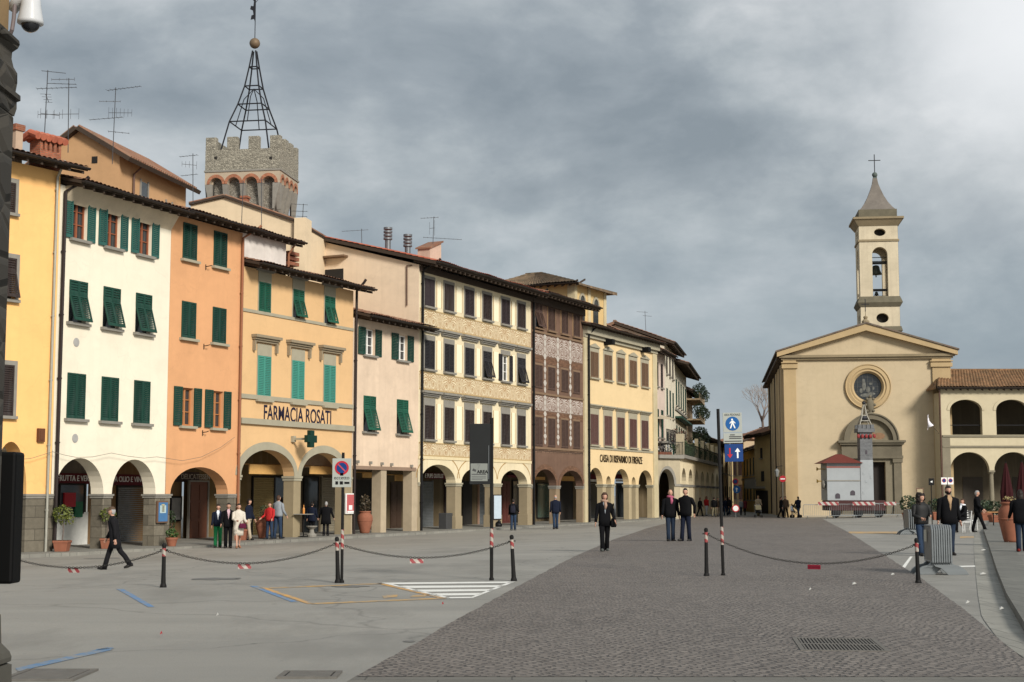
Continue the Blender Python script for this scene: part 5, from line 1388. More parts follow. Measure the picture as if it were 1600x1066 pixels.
# the street beyond
def far_house(label, pxa, Ya, pxb, Yb, pytop, mat, D=9, rows=(), us=(), wm=GREEN_D, w=1.0, h=1.8, oh=.8, pitch=.35, extra=None):
    A, B = ptx(pxa, Ya), ptx(pxb, Yb)
    z0 = gz(A.x, min(A.y, 125))
    b = plain_house('townhouse', label, A, B, z0, D, 1, mat) if False else Bld('townhouse', label, 'house', A, B, z0)
    ze = b.z((pxa + pxb) / 2, pytop)
    b.part('wall', MB().box(0, b.W, 0, D, -1, ze), mat)
    tile_roof(b, 'roof', -.3, b.W + .3, -oh, D * .5, ze - .02, ze + (D * .5 + oh) * pitch, back=(D + .4, ze), thick=.2)
    ws = [(u * b.W, w, z, z + h) for z in rows for u in us]
    for q in ws: window(b, q, 'closed', wm, sill=PIETRA, sub=True)
    return b, ze
b, ze = far_house('pale ochre house continuing the street on the left beyond the long arcade', 1123.5, 158, 1146, 190, 700, plaster('far_ochre_plaster', (.50, .38, .19), .2), rows=(1.0, 4.2), us=(.1, .25, .4, .55, .7, .85), wm=BROWN_S)
for u in (.18, .48, .78): b.part('downpipe', MB().tube([(u * b.W, -.1, 0), (u * b.W, -.1, ze)], .09, 6), BROWN_S)
b, ze = far_house('narrow tan house closing the far end of the street', 1143, 193, 1163, 190, 690, plaster('far_tan_plaster', (.45, .34, .22), .2), rows=(1.2, 4.2), us=(.25, .75), wm=BROWN_R)
b, ze = far_house('golden yellow house with green shutters on the right of the far street', 1160, 176, 1182, 158, 703, plaster('far_golden_plaster', (.58, .40, .16), .2), rows=(1.2, 3.9), us=(.2, .42, .64, .86), wm=GREEN_D)
band(b, 3.4, .2, .1, PIETRA)
b, ze = far_house('ochre house with dark eaves and stone balcony beside the church flank', 1180, 152, 1207, 146, 679, plaster('far_ochre_plaster', (.50, .38, .19), .2), rows=(5.4,), us=(.42,), wm=DARK, w=.6, h=1.0, oh=1.1)
b.part('doorway', MB().box(b.W * .05, b.W * .75, -.03, -.003, -.4, 2.2), DARK); b.part('niche', MB().box(b.W * .38, b.W * .55, -.03, -.003, 3.1, 4.1), DARK)
bal = b.part('balcony', MB().box(-.3, b.W * .6, -1.0, -.004, 2.4, 2.6).box(-.3, b.W * .6, -1.0, -.92, 2.6, 3.3), PIETRA)
MB().box(b.W * .1, b.W * .6, 2.5, 4.5, ze, ze + 2.2).build('wall', plain('grey_render', (.30, .31, .32), .9), b.root); b.part('roof', MB().prism([(-.2, ze + 1.6), (b.W * .9, ze + 2.2), (b.W * .9, ze + 2.4), (-.2, ze + 1.8)], 2.0, 5), TILE)
b, ze = far_house('distant red roofed house peeping between the arcade and the road sign', 1104, 215, 1120, 212, 699, plaster('far_cream_plaster', (.58, .48, .32), .2), rows=(), us=())
# bare tree behind
def bare_tree(P, h, label):
    root = empty('bare_tree', tuple(P)); tag(root, label, 'tree'); rn = random.Random(5); mb = MB(); tw = MB()
    mb.tube([(0, 0, -1), (0.1, 0, h * .3), (0, .1, h * .55)], [.22, .17, .12], 8)
    def br(p, d, L, r, k):
        q = p + d * L; (mb if k < 2 else tw).tube([p, (p + q) / 2 + Vector((rn.uniform(-.1, .1),) * 3) * L * .4, q], [r, r * .8, r * .6], 5, caps=False)
        if k < 5:
            for _ in range(3 if k else 4):
                e = (d + Vector((rn.uniform(-.8, .8), rn.uniform(-.8, .8), rn.uniform(-.25, .7)))).normalized(); br(q, e, L * .72, r * .55, k + 1)
    for _ in range(5): br(Vector((0, 0, h * rn.uniform(.35, .55))), Vector((rn.uniform(-.7, .7), rn.uniform(-.7, .7), 1)).normalized(), h * .2, .09, 1)
    mb.build('trunk', plain('bark', (.13, .10, .085), .9), root); tw.build('crown', plain('pale_twigs', (.30, .25, .22), .9), root)
bare_tree(at(1192, 708, 178), 8.0, 'leafless pale tree rising behind the roofs beside the church flank')
# ---------------------------------------------------------------- ground
def asphalt():
    m, nt, b = _new('worn_asphalt'); v = coords(nt)
    big = noisen(nt, v, .09, 6, .6); mid = noisen(nt, v, .8, 6, .65); fine = noisen(nt, v, 60, 3, .7)
    st = noisen(nt, mapping(nt, v, (.06, .5, 1), rot=(0, 0, R(-28))), 1.0, 5, .6)
    c = mixc(nt, ramp(nt, big, [(.3, 0), (.7, 1)]), (.275, .262, .230), (.35, .333, .296))
    c = mixc(nt, mathn(nt, 'MULTIPLY', ramp(nt, st, [(.4, 0), (.7, 1)]), .5), c, (.20, .195, .178))
    c = mixc(nt, mathn(nt, 'MULTIPLY', ramp(nt, mid, [(.45, 0), (.75, 1)]), .4), c, (.36, .345, .31))
    c = mixc(nt, ramp(nt, fine, [(.3, .35), (.7, 0)]), c, (.08, .08, .075))
    big2 = noisen(nt, mapping(nt, v, (.35, .12, 1), (5, 9, 0), (0, 0, R(20))), 1.0, 7, .7)
    c = mixc(nt, mathn(nt, 'MULTIPLY', ramp(nt, big2, [(.52, 0), (.62, 1)]), .42), c, (.15, .144, .128))
    pat = nd(nt, 'ShaderNodeTexVoronoi', distance='CHEBYCHEV'); pat.inputs['Scale'].default_value = .07; nt.links.new(mapping(nt, v, (1, .6, 1), rot=(0, 0, R(-26))), pat.inputs['Vector']); pc = nt.nodes.new('ShaderNodeSeparateColor'); nt.links.new(pat.outputs['Color'], pc.inputs[0])
    c = mixc(nt, mathn(nt, 'MULTIPLY', ramp(nt, pc.outputs[0], [(.62, 0), (.68, 1)]), .3), c, (.205, .198, .18))
    sm = nd(nt, 'ShaderNodeTexVoronoi'); sm.inputs['Scale'].default_value = 2.2; nt.links.new(v, sm.inputs['Vector'])
    c = mixc(nt, mathn(nt, 'MULTIPLY', ramp(nt, sm.outputs[0], [(.03, .5), (.06, 0)]), 1.0), c, (.12, .115, .105))
    sv = nt.nodes.new('ShaderNodeVectorMath'); sv.operation = 'MULTIPLY_ADD'; sn_ = nd(nt, 'ShaderNodeTexNoise'); sn_.inputs['Scale'].default_value = .7; sn_.inputs['Detail'].default_value = 6; nt.links.new(v, sn_.inputs['Vector']); nt.links.new(sn_.outputs[1], sv.inputs[0]); sv.inputs[1].default_value = (1.6, 1.6, 0); nt.links.new(v, sv.inputs[2])
    se = nd(nt, 'ShaderNodeTexVoronoi', feature='DISTANCE_TO_EDGE'); se.inputs['Scale'].default_value = .16; nt.links.new(sv.outputs[0], se.inputs['Vector'])
    c = mixc(nt, mathn(nt, 'MULTIPLY', ramp(nt, se.outputs[0], [(0, 1), (.006, 0)]), .45), c, (.09, .086, .078))
    spt = nd(nt, 'ShaderNodeTexVoronoi'); spt.inputs['Scale'].default_value = .55; nt.links.new(v, spt.inputs['Vector'])
    c = mixc(nt, ramp(nt, spt.outputs[0], [(.012, .8), (.03, 0)]), c, (.06, .058, .055))
    nt.links.new(c, b.inputs['Base Color']); b.inputs['Roughness'].default_value = .82; b.inputs['Specular IOR Level'].default_value = .3
    b.inputs['Roughness'].default_value = .68; bump(nt, b, mathn(nt, 'ADD', fine, mid), .25, .01); return m
def setts():
    m, nt, b = _new('porphyry_setts'); v = coords(nt)
    s = nt.nodes.new('ShaderNodeSeparateXYZ'); nt.links.new(v, s.inputs[0])
    # fan courses: rows bow in arcs of 1.9 m span
    ph = mathn(nt, 'PINGPONG', s.outputs[0], .95)
    bow = mathn(nt, 'MULTIPLY', mathn(nt, 'POWER', mathn(nt, 'DIVIDE', ph, .95), 2), .55)
    nz = noisen(nt, v, 1.1, 4)
    y2 = mathn(nt, 'ADD', mathn(nt, 'ADD', s.outputs[1], bow), mathn(nt, 'MULTIPLY', nz, .35))
    cb = nt.nodes.new('ShaderNodeCombineXYZ'); nt.links.new(mathn(nt, 'ADD', s.outputs[0], mathn(nt, 'MULTIPLY', noisen(nt, v, 2.3, 3), .22)), cb.inputs[0]); nt.links.new(y2, cb.inputs[1])
    big = noisen(nt, v, .22, 6, .65); n2 = noisen(nt, v, 2.2, 5, .7); fine = noisen(nt, v, 40, 3)
    def bricks(c1, c2, off):
        br = nd(nt, 'ShaderNodeTexBrick'); br.inputs['Scale'].default_value = 1; br.inputs['Brick Width'].default_value = .122; br.inputs['Row Height'].default_value = .118
        br.inputs['Mortar Size'].default_value = .019; br.inputs['Mortar Smooth'].default_value = .5; br.inputs['Color1'].default_value = (*c1, 1); br.inputs['Color2'].default_value = (*c2, 1); br.inputs['Mortar'].default_value = (.10, .088, .078, 1)
        jn = nd(nt, 'ShaderNodeTexNoise'); jn.inputs['Scale'].default_value = 7.0; jn.inputs['Detail'].default_value = 2; nt.links.new(v, jn.inputs['Vector'])
        jo = nt.nodes.new('ShaderNodeVectorMath'); jo.operation = 'MULTIPLY_ADD'; nt.links.new(jn.outputs[1], jo.inputs[0]); jo.inputs[1].default_value = (.075, .075, 0); nt.links.new(cb.outputs[0], jo.inputs[2])
        nt.links.new(jo.outputs[0], br.inputs['Vector']); return br
    br = bricks((.132, .110, .094), (.215, .184, .158), 0)
    stone = br.outputs[0]
    gap = mathn(nt, 'MULTIPLY', br.outputs[1], ramp(nt, noisen(nt, v, 4.5, 5, .7), [(.42, .25), (.60, 1)]))
    stone = mixc(nt, gap, stone, (.022, .019, .017))
    c = mixc(nt, mathn(nt, 'MULTIPLY', ramp(nt, big, [(.35, 0), (.7, 1)]), .38), stone, (.205, .180, .156))
    c = mixc(nt, mathn(nt, 'MULTIPLY', ramp(nt, n2, [(.52, 0), (.75, 1)]), .4), c, (.075, .063, .055))
    nt.links.new(c, b.inputs['Base Color']); b.inputs['Roughness'].default_value = .62; b.inputs['Specular IOR Level'].default_value = .4
    bump(nt, b, mathn(nt, 'ADD', mathn(nt, 'ADD', mathn(nt, 'MULTIPLY', fine, .3), mathn(nt, 'MULTIPLY', br.outputs[1], -1.0)), mathn(nt, 'MULTIPLY', n2, .6)), .75, .02); return m
ASPH = asphalt(); SETT = setts()
def grid_sheet(name, xs, ys, mat, fz, kind='structure'):
    mb = MB(); n = len(xs)
    mb.add([(x, y, fz(x, y)) for y in ys for x in xs], [(j * n + i, j * n + i + 1, (j + 1) * n + i + 1, (j + 1) * n + i) for j in range(len(ys) - 1) for i in range(n - 1)])
    o = mb.build(name, mat, None, smooth_=True); tag(o, kind=kind); return o
def steps(a, b, s):
    n = max(1, round((b - a) / s)); return [a + (b - a) * i / n for i in range(n + 1)]
xs = [-3000, -800, -200, -90] + steps(-60, 60, 1.25) + [90, 200, 800, 3000]
ys = [-300, -60, -20] + steps(-8, 130, 1.25) + [160, 200, 300, 700, 3500]
grid_sheet('ground', xs, ys, ASPH, gz)
def between(name, left, right, mat, dz, step=1.0, nx=None, kind='structure', jag=0.0):
    """sheet between two polylines given as (x,y) by increasing y"""
    y0 = max(left[0][1], right[0][1]); y1 = min(left[-1][1], right[-1][1])
    def xat(pl, y):
        for (xa, ya), (xb, yb) in zip(pl, pl[1:]):
            if ya <= y <= yb: return lerp(xa, xb, (y - ya) / (yb - ya) if yb > ya else 0)
        return pl[-1][0]
    ysr = steps(y0, y1, step); mb = MB(); vs = []
    N = nx or 40
    for y in ysr:
        a, c = xat(left, y) + jag * (noise.noise((y * 1.7, 3.1, 0)) + .6 * noise.noise((y * 6.0, 1.1, 0))), xat(right, y) + jag * noise.noise((y * 2.1, 8.3, 0))
        for i in range(N + 1): x = lerp(a, c, i / N); vs.append((x, y, gz(x, y) + dz))
    mb.add(vs, [(j * (N + 1) + i, j * (N + 1) + i + 1, (j + 1) * (N + 1) + i + 1, (j + 1) * (N + 1) + i) for j in range(len(ysr) - 1) for i in range(N)])
    o = mb.build(name, mat, None, smooth_=True); tag(o, kind=kind); return o
L = [G(*q) for q in ((552, 1062), (640, 1012), (700, 977), (800, 922), (880, 879), (960, 843), (1010, 826), (1060, 812), (1085, 806.5))]
Rr = [G(*q) for q in ((1700, 1062), (1600, 1032), (1560, 1000), (1512, 957), (1440, 905), (1385, 870), (1335, 838), (1300, 819), (1285, 811))]
def xy(l): return [(p.x, p.y) for p in l]
l_, r_ = xy(L), xy(Rr)
l_.append((11.5, 135)); r_ = [(r_[0][0], 13.75)] + r_[1:]; l_ = [(l_[0][0], 13.75)] + l_[1:]
r_.append((20.5, 112)); r_.append((22.5, 135))
between('sett_paving', l_, r_, SETT, .012, .3, 30, jag=.03)
# stone band across the foreground
SLAB = masonry('paving_slabs', (.135, .125, .11), 1.1, .55, (.06, .055, .05), .18)
def slabmat(name, c, w, h):
    m, nt, b = _new(name); v = coords(nt)
    br = nd(nt, 'ShaderNodeTexBrick'); br.inputs['Scale'].default_value = 1; br.inputs['Brick Width'].default_value = w; br.inputs['Row Height'].default_value = h; br.inputs['Mortar Size'].default_value = .008
    br.inputs['Color1'].default_value = (*scl(c, .86), 1); br.inputs['Color2'].default_value = (*scl(c, 1.12), 1); br.inputs['Mortar'].default_value = (*scl(c, .35), 1)
    nt.links.new(v, br.inputs['Vector']); n1 = noisen(nt, v, 1.4, 6, .7); n2 = noisen(nt, v, 35, 3)
    col = mixc(nt, mathn(nt, 'MULTIPLY', ramp(nt, n1, [(.4, 0), (.7, 1)]), .6), br.outputs[0], scl(c, .6)); nt.links.new(col, b.inputs['Base Color'])
    b.inputs['Roughness'].default_value = .75; bump(nt, b, mathn(nt, 'SUBTRACT', mathn(nt, 'MULTIPLY', n2, .3), br.outputs[1]), .4, .015); return m
SL1 = slabmat('foreground_slabs', (.145, .135, .115), 1.3, .5); SL2 = slabmat('sidewalk_slabs', (.165, .158, .138), .9, 1.4); SL3 = slabmat('kerb_stone', (.26, .25, .215), .45, 1.2)
pA, pB = G(470, 1066), G(1640, 1055)
between('stone_band', [(l_[0][0] - .05, 13.2), (l_[0][0], 13.72)], [(7.5, 13.2), (7.5, 13.72)], SL1, .012, .2)
# right: gutter stones, kerb and raised pavement
K1 = [G(*q) for q in ((1660, 1066), (1600, 1030), (1560, 1000), (1534, 965), (1528, 930), (1524, 890), (1521, 850), (1519, 815))]
K2 = [G(*q) for q in ((1720, 1066), (1640, 1020), (1600, 988), (1573, 940), (1558, 900), (1546, 860), (1537, 832), (1532, 815))]
def mono(l):
    o = [l[0]]
    for q in l[1:]:
        if q[1] > o[-1][1] + .05: o.append(q)
    return o
k1, k2 = mono([q for q in xy(K1) if q[1] < 76]), mono([q for q in xy(K2) if q[1] < 76])
ymax = 100
k1.append((k1[-1][0] + (ymax - k1[-1][1]) * .31, ymax)); k2.append((k2[-1][0] + (ymax - k2[-1][1]) * .33, ymax))
between('gutter_stones', k1, k2, SL3, .008, .8, 6)
kb = MB(); H = .13
def strip_along(pl, off0, off1, z0, z1):
    rows = []
    for i, (x, y) in enumerate(pl):
        a = Vector(pl[max(i - 1, 0)]); c = Vector(pl[min(i + 1, len(pl) - 1)]); d = (c - a).normalized(); nn = Vector((d.y, -d.x))
        p = Vector((x, y)) + nn * off0; q = Vector((x, y)) + nn * off1; rows.append((p, q))
    mb = MB()
    for (p, q) in rows: mb.v += [(p.x, p.y, gz(p.x, p.y) + z0), (p.x, p.y, gz(p.x, p.y) + z1), (q.x, q.y, gz(p.x, p.y) + z1), (q.x, q.y, gz(p.x, p.y) + z0)]
    for j in range(len(rows) - 1):
        o = j * 4
        for a, c in ((0, 1), (1, 2), (2, 3)): mb.f.append((o + a, o + c, o + 4 + c, o + 4 + a)); mb.m.append(0)
    return mb
fine_k2 = []
for (xa, ya), (xb, yb) in zip(k2, k2[1:]):
    for i in range(6): fine_k2.append((lerp(xa, xb, i / 6), lerp(ya, yb, i / 6)))
fine_k2.append(k2[-1])
tag(strip_along(fine_k2, 0, .62, -.1, H).build('kerb', slabmat('dark_kerb', (.15, .146, .126), .6, 1.1), None), kind='structure')
tag(strip_along(fine_k2, .624, 14, -.1, H - .004).build('sidewalk', SL2, None), kind='structure')
# left: raised arcade pavement along the row
def row_pt(i, off):
    a = ROWP[max(i - 1, 0)]; c = ROWP[min(i + 1, len(ROWP) - 1)]; d = (c - a).normalized(); return ROWP[i] + Vector((d.y, -d.x)) * off
mb = MB(); rows = []
pts = list(range(len(ROWP)))
for i in pts:
    z = ROW[i][2] + .005; row = []
    for off, zz in ((1.5, z - .5), (1.5, z), (1.15, z + .004), (-5.0, z + .004)):
        p = row_pt(i, off); row.append((p.x, p.y, zz))
    rows.append(row)
e = ROWP[-1] + Vector((2.3, 12)); 
for row in rows: mb.v += row
for j in range(len(rows) - 1):
    for k in range(3): o = j * 4; mb.f.append((o + k, o + 4 + k, o + 5 + k, o + k + 1)); mb.m.append(0)
tag(mb.build('arcade_pavement', slabmat('arcade_slabs', (.23, .22, .19), 1.0, .6), None), kind='structure')
# painted markings
def mark(name, pix, mat, label=None, dz=.005):
    mb = MB(); P = [G(*q) for q in pix]
    if len(P) == 4:
        n = max(4, int(max((P[0] - P[1]).length, (P[3] - P[2]).length) / .5)); m_ = max(2, int((P[0] - P[3]).length / .5)); vs = []
        for i in range(n + 1):
            for j in range(m_ + 1):
                a = P[0].lerp(P[1], i / n); c = P[3].lerp(P[2], i / n); p = a.lerp(c, j / m_); vs.append((p.x, p.y, gz(p.x, p.y) + dz))
        mb.add(vs, [(i * (m_ + 1) + j, (i + 1) * (m_ + 1) + j, (i + 1) * (m_ + 1) + j + 1, i * (m_ + 1) + j + 1) for i in range(n) for j in range(m_)])
    o = mb.build(name, mat, None); tag(o, kind='structure'); return o
def paint(name, c, wear=.55):
    m, nt, b = _new(name); v = coords(nt); n1 = noisen(nt, v, 3.5, 8, .75)
    f = ramp(nt, n1, [(wear - .08, 0), (wear + .08, 1)])
    nt.links.new(mixc(nt, f, c, (.24, .23, .205)), b.inputs['Base Color']); b.inputs['Roughness'].default_value = .8; return m
PW = paint('worn_white_paint', (.72, .71, .66), .66); PO = paint('worn_orange_paint', (.58, .31, .08), .54); PB = paint('worn_blue_paint', (.085, .20, .38), .53); PBf = paint('faint_blue_paint', (.09, .19, .33), .52); POf = paint('faint_orange_paint', (.5, .3, .1), .52)
for px in (((603, 911), (806, 909), (800, 911.5), (612, 913.5)), ((622, 916), (790, 915), (782, 918), (630, 919.5)), ((641, 922), (775, 921), (766, 924), (650, 925.5)), ((662, 928), (757, 927), (746, 930.5), (672, 931.5)),
           ((603, 911), (704, 934.5), (698, 935.5), (596, 911)), ((806, 909), (741, 934), (734, 934), (797, 909.5)), ((696, 933.5), (742, 933), (740, 935), (700, 935.5))): mark('hatched_marking', px, PW)
for px in (((414, 918), (492, 944), (480, 944), (405, 918.5)), ((596, 911.5), (697, 935), (690, 936), (588, 912))): mark('orange_bay_line', px, PO)
for px in (((420, 918.5), (598, 911.5), (597, 913), (421, 920)), ((487, 943), (698, 934), (698, 936), (487, 945)), ((597, 931), (622, 929.5), (620, 933), (600, 935.5)), ((645, 930.5), (668, 929.5), (664, 933), (640, 933.5))): mark('orange_bay_line', px, POf)
for px in (((182, 921), (231, 949), (242, 949), (193, 921)), ((390, 916), (455, 941), (466, 941), (401, 916))): mark('blue_bay_line', px, PB)
for px in (((24, 1045), (168, 1012), (176, 1016), (28, 1050)), ((150, 1015), (176, 1012), (178, 1014), (152, 1017))): mark('blue_bay_line', px, PBf)
for px in (((1326, 831), (1440, 831), (1440, 834), (1326, 834)), ((1500, 838), (1522, 838), (1522, 841), (1500, 841))): mark('yellow_bay_line', px, POf)
for px in (((1408, 888), (1422, 870), (1426, 870), (1414, 888)), ((1440, 886), (1525, 884), (1525, 886), (1440, 888))): mark('white_bay_line', px, PW)
# tar patches and covers
TAR = plain('tar_patch', (.15, .146, .136), .85, var=.3, scale=2)
def blob(px, py, wx, wy, name, mat, label, cat='cover', n=18, dz=.006, jag=.25):
    c = G(px, py); a = G(px + wx, py); d = G(px, py - wy); rx = a.x - c.x; ry = d.y - c.y; rn = random.Random(px); mb = MB(); vs = [(0, 0, gz(c.x, c.y) + dz)]
    ph = [rn.uniform(1 - jag, 1 + jag) for _ in range(n)]
    for k in range(n):
        t_ = 2 * math.pi * k / n; x, y = rx * math.cos(t_) * ph[k], ry * math.sin(t_) * ph[k]; vs.append((x, y, gz(c.x + x, c.y + y) + dz))
    mb.add(vs, [(0, 1 + k, 1 + (k + 1) % n) for k in range(n)]); o = mb.build(name, mat, None, loc=(c.x, c.y, 0)); tag(o, label, cat) if label else tag(o, kind='structure'); return o
blob(336, 905, 36, 1.6, 'tar_patch', TAR, None); blob(548, 917, 26, 1.3, 'tar_patch', TAR, None); blob(160, 873, 26, 1.0, 'tar_patch', TAR, None); blob(640, 1003, 11, 1.2, 'tar_patch', TAR, None)
def drain(px0, px1, py0, py1, label, bars, vertical=True):
    a, c, d = G(px0, py1), G(px1, py1), G((px0 + px1) / 2, py0)
    w = (c - a).length; dep = max(.25, d.y - (a.y + c.y) / 2); ang = math.atan2(c.y - a.y, c.x - a.x)
    root = empty('drain_grate', (a.x, a.y, gz(a.x, a.y) + .016), ang - (R(7) if bars > 10 else 0)); tag(root, label, 'drain')
    MB().box(0, w, 0, dep, -.02, -.002).build('pit', plain('pit_black', (.02, .018, .017), .9), root)
    mb = MB()
    mb.box(-.05, 0, -.05, dep + .05, -.02, .005); mb.box(w, w + .05, -.05, dep + .05, -.02, .005); mb.box(0, w, -.05, 0, -.02, .0045); mb.box(0, w, dep, dep + .05, -.02, .0045)
    for i in range(bars): x = w * (i + .5) / bars; mb.box(x - w / bars * .24, x + w / bars * .24, 0, dep, -.001, .004)
    if bars < 10: mb.box(.02, w - .02, .02, dep - .02, -.0012, .0036)
    if bars > 10: mb.box(0, w, dep * .48, dep * .52, -.0005, .0044)
    mb.build('grate', plain('dull_cover', (.145, .135, .12), .8, .2, var=.3) if 1 else plain('cast_iron', (.24, .225, .205), .7, .1, var=.3), root)
drain(1258, 1380, 999, 1018, 'long cast iron grate set into the cobbles in the foreground', 22)
drain(8, 108, 1049, 1064, 'dark rectangular cover in the asphalt near the stone pillar base', 3)
drain(442, 518, 1052, 1060, 'dark rectangular cover in the asphalt beside the foreground cobbles', 3)
# scraps of paper
for i, (px, py, w, c) in enumerate(((1335, 916, 7, 0), (1395, 901, 6, 0), (1536, 900, 10, 0), (1537, 862, 8, 0), (340, 966, 4, 0), (252, 996, 4, 1), (692, 948, 3, 1), (1512, 946, 7, 0), (1565, 956, 7, 0), (1266, 925, 4, 0))):
    p = G(px, py); s_ = w / F * p.y * .55
    mb = MB(); mb.add([(-s_, -s_ * .6, .0), (s_ * .7, -s_, .02), (s_, s_ * .8, .0), (-s_ * .6, s_, .03), (0, 0, .045)], [(0, 1, 4), (1, 2, 4), (2, 3, 4), (3, 0, 4)])
    o = mb.build('paper_scrap', plain('dirty_paper', (.5, .49, .45), .8) if not c else RED, None, loc=(p.x, p.y, p.z + .03))
    tag(o, ['white paper scrap on the cobbles near the right bollard', 'small white scrap on cobbles, uphill of the long grate', 'crumpled white paper on the gutter stones nearer the barrier stack', 'pale wrapper on the gutter stones level with the seated person', 'tiny pale scrap on the open asphalt right of the blue lines', 'tiny red scrap on the open asphalt left of centre', 'dark red speck of litter on asphalt under the orange bay', 'white scrap lying where cobbles meet the gutter stones', 'bright scrap lower on the curving gutter stones', 'small white speck on the cobbles below the red chain plate'][i], 'litter')
# ---------------------------------------------------------------- street furniture
TAPE = striped('red_white_tape', (.26, .03, .03), (.36, .32, .27), .16, (.6, .6, 1))
PLATE = striped('red_white_plate', (.27, .03, .035), (.42, .38, .33), .16, (1, 0, .9))
DKIRON = plain('dark_painted_iron', (.012, .0115, .011), .6, .1, spec=.15)
bol = {}
BL = [(255, 918, 850, 0), (528, 911, 840, -2.0), (803, 908, 837, -3.0), (1104, 901, 826, 0), (1435, 912, 842, -1.2)]
BLAB = ['thin iron bollard standing apart on asphalt between two chains, nearest the old man', 'leaning iron bollard touching the pole of the parking sign', 'iron bollard at the corner of the white hatched triangle', 'iron bollard on the cobbles beside the pedestrian sign pole', 'iron bollard in front of the grey barrier stack']
def bollard(i):
    px, py, pt, tilt = BL[i]; p = G(px, py); h = (py - pt) / F * p.y
    root = empty('bollard', tuple(p)); root.rotation_euler = (0, R(tilt), 0); tag(root, BLAB[i], 'bollard', 'bollards carrying the chains')
    MB().lathe([(.06, -.05), (.06, .03), (.045, .07), (.039, .22), (.034, h * .72), (.034, h - .07), (.04, h - .065), (.04, h - .03), (.025, h - .005), (.01, h)], n=14).build('post', DKIRON, root, smooth_=False)
    MB().lathe([(.0355, h * .7), (.0355, h - .09)], n=14).build('reflective_tape', TAPE, root)
    MB().tube([(-.07, 0, h - .12), (.07, 0, h - .12)], .012, 6).build('chain_hook', DKIRON, root)
    bol[i] = p + Vector((math.sin(R(tilt)) * (h - .12), 0, h - .12)); return root
for i in range(5): bollard(i)
def chain(a, c, low_py, platepx, label):
    """hanging chain of real links between two points"""
    L = (c - a).length; mid = (a + c) / 2
    d = ray(platepx[0], low_py); k = mid.y / d.y; zlow = EYE + d.z * k; sag = max(.05, (a.z + c.z) / 2 - zlow)
    t0 = Vector((c.x - a.x, c.y - a.y, 0)).normalized()
    pt = lambda t: a.lerp(c, t) - Vector((0, 0, 1)) * sag * 4 * t * (1 - t)
    n = int(L * 1.06 / .042); mb = MB()
    for i in range(n):
        t = (i + .5) / n; p = pt(t); d = (pt(min(1, t + .01)) - pt(max(0, t - .01))).normalized(); s = d.cross(Vector((0, 0, 1))).normalized(); u_ = s.cross(d)
        w = s if i % 2 else u_
        ring = [p + d * .030 * math.cos(q) + w * .017 * math.sin(q) for q in [2 * math.pi * j / 8 for j in range(8)]]
        nn = d.cross(w); r = .0055; vs = []
        for j, q in enumerate(ring):
            o = (q - p).normalized(); vs += [q + o * r, q + nn * r, q - o * r, q - nn * r]
        mb.add(vs, [(j * 4 + m_, ((j + 1) % 8) * 4 + m_, ((j + 1) % 8) * 4 + (m_ + 1) % 4, j * 4 + (m_ + 1) % 4) for j in range(8) for m_ in range(4)])
    o = mb.build('chain', plain('dark_steel_chain', (.05, .047, .042), .5, .6), None); tag(o, label, 'chain', 'chains between the bollards')
    m = mb; tp = platepx; d = ray(tp[0], tp[1]); q = d * (mid.y / d.y)
    s = .021 * 0 + 10.5 / F * mid.y
    ang = math.atan2(t0.y, t0.x); pl = MB().box(-s, s, -.006, .006, -.085, 0).build('warning_plate', PLATE if tp[2] == 0 else plain('red_plate', (.30, .02, .04), .5), o, loc=(q.x, q.y, EYE + q.z + .04), rot=(0, 0, ang))
off = G(-30, 916); off.z += .72
chain(off, bol[0], 887, (115, 891, 0), 'dark chain sagging between stone pillar and the first free bollard, striped plate in the middle')
chain(bol[0], bol[1], 880, (382, 885, 0), 'dark chain with striped plate in front of the three walking people')
chain(bol[1], bol[2], 871.5, (651, 876.5, 0), 'dark chain with striped plate running above the hatched marking')
chain(bol[3], bol[4], 880, (1272, 886, 1), 'long chain over the cobbles with a plain dark red plate')

# road signs
def pole(px, py, pytop, label, r=.027, tilt=0, tape=True, name='road_sign', cat='road sign', group=None):
    p = G(px, py); root = empty(name, tuple(p)); root.rotation_euler = (0, R(tilt), 0); tag(root, label, cat, group)
    h = (py - pytop) / F * p.y * 1.005
    MB().tube([(0, 0, -.1), (0, 0, h)], r, 10).lathe([(.045, -.02), (.045, .04), (r, .06)], n=12).build('pole', DKIRON, root)
    if tape: MB().lathe([(r + .003, .62), (r + .003, .98)], n=12).build('reflective_tape', TAPE, root)
    return root, p, h
def sgn(p, px, py): q = ray(px, py); k = p.y / q.y; return q.x * k - p.x, EYE + q.z * k - p.z
def rect(p, x0, y0, x1, y1): a = sgn(p, x0, y0); c = sgn(p, x1, y1); return a[0], c[0], c[1], a[1]
def disc(r, c, y0, y1, n=28): return [(c[0] + r * math.cos(2 * math.pi * k / n), c[1] + r * math.sin(2 * math.pi * k / n)) for k in range(n)]
SIGNW = plain('sign_white_shaded', (.34, .355, .32), .5, var=.05)  # white plates greyed, their shade is put into the colour
r_, p, h = pole(534, 911, 711, 'no parking sign with blue and red disc on a tall black pole', tape=True)
x0, x1, z0, z1 = rect(p, 520, 716.5, 549, 761.5); cx = (x0 + x1) / 2
pl = MB().box(x0, x1, -.05, -.032, z0, z1).build('sign_plate', SIGNW, r_, bevel=.004)
MB().box(x0 + .02, x0 + .05, -.031, -.02, z0 + .05, z1 - .05).build('bracket', DKIRON, pl)
cz = z1 - (x1 - x0) * .5; rr = (x1 - x0) * .37
MB().prism(disc(rr, (cx, cz), 0, 0), -.054, -.0505).build('red_ring', RED, pl); MB().prism(disc(rr * .74, (cx, cz), 0, 0), -.058, -.0545).build('blue_disc', BLUE, pl)
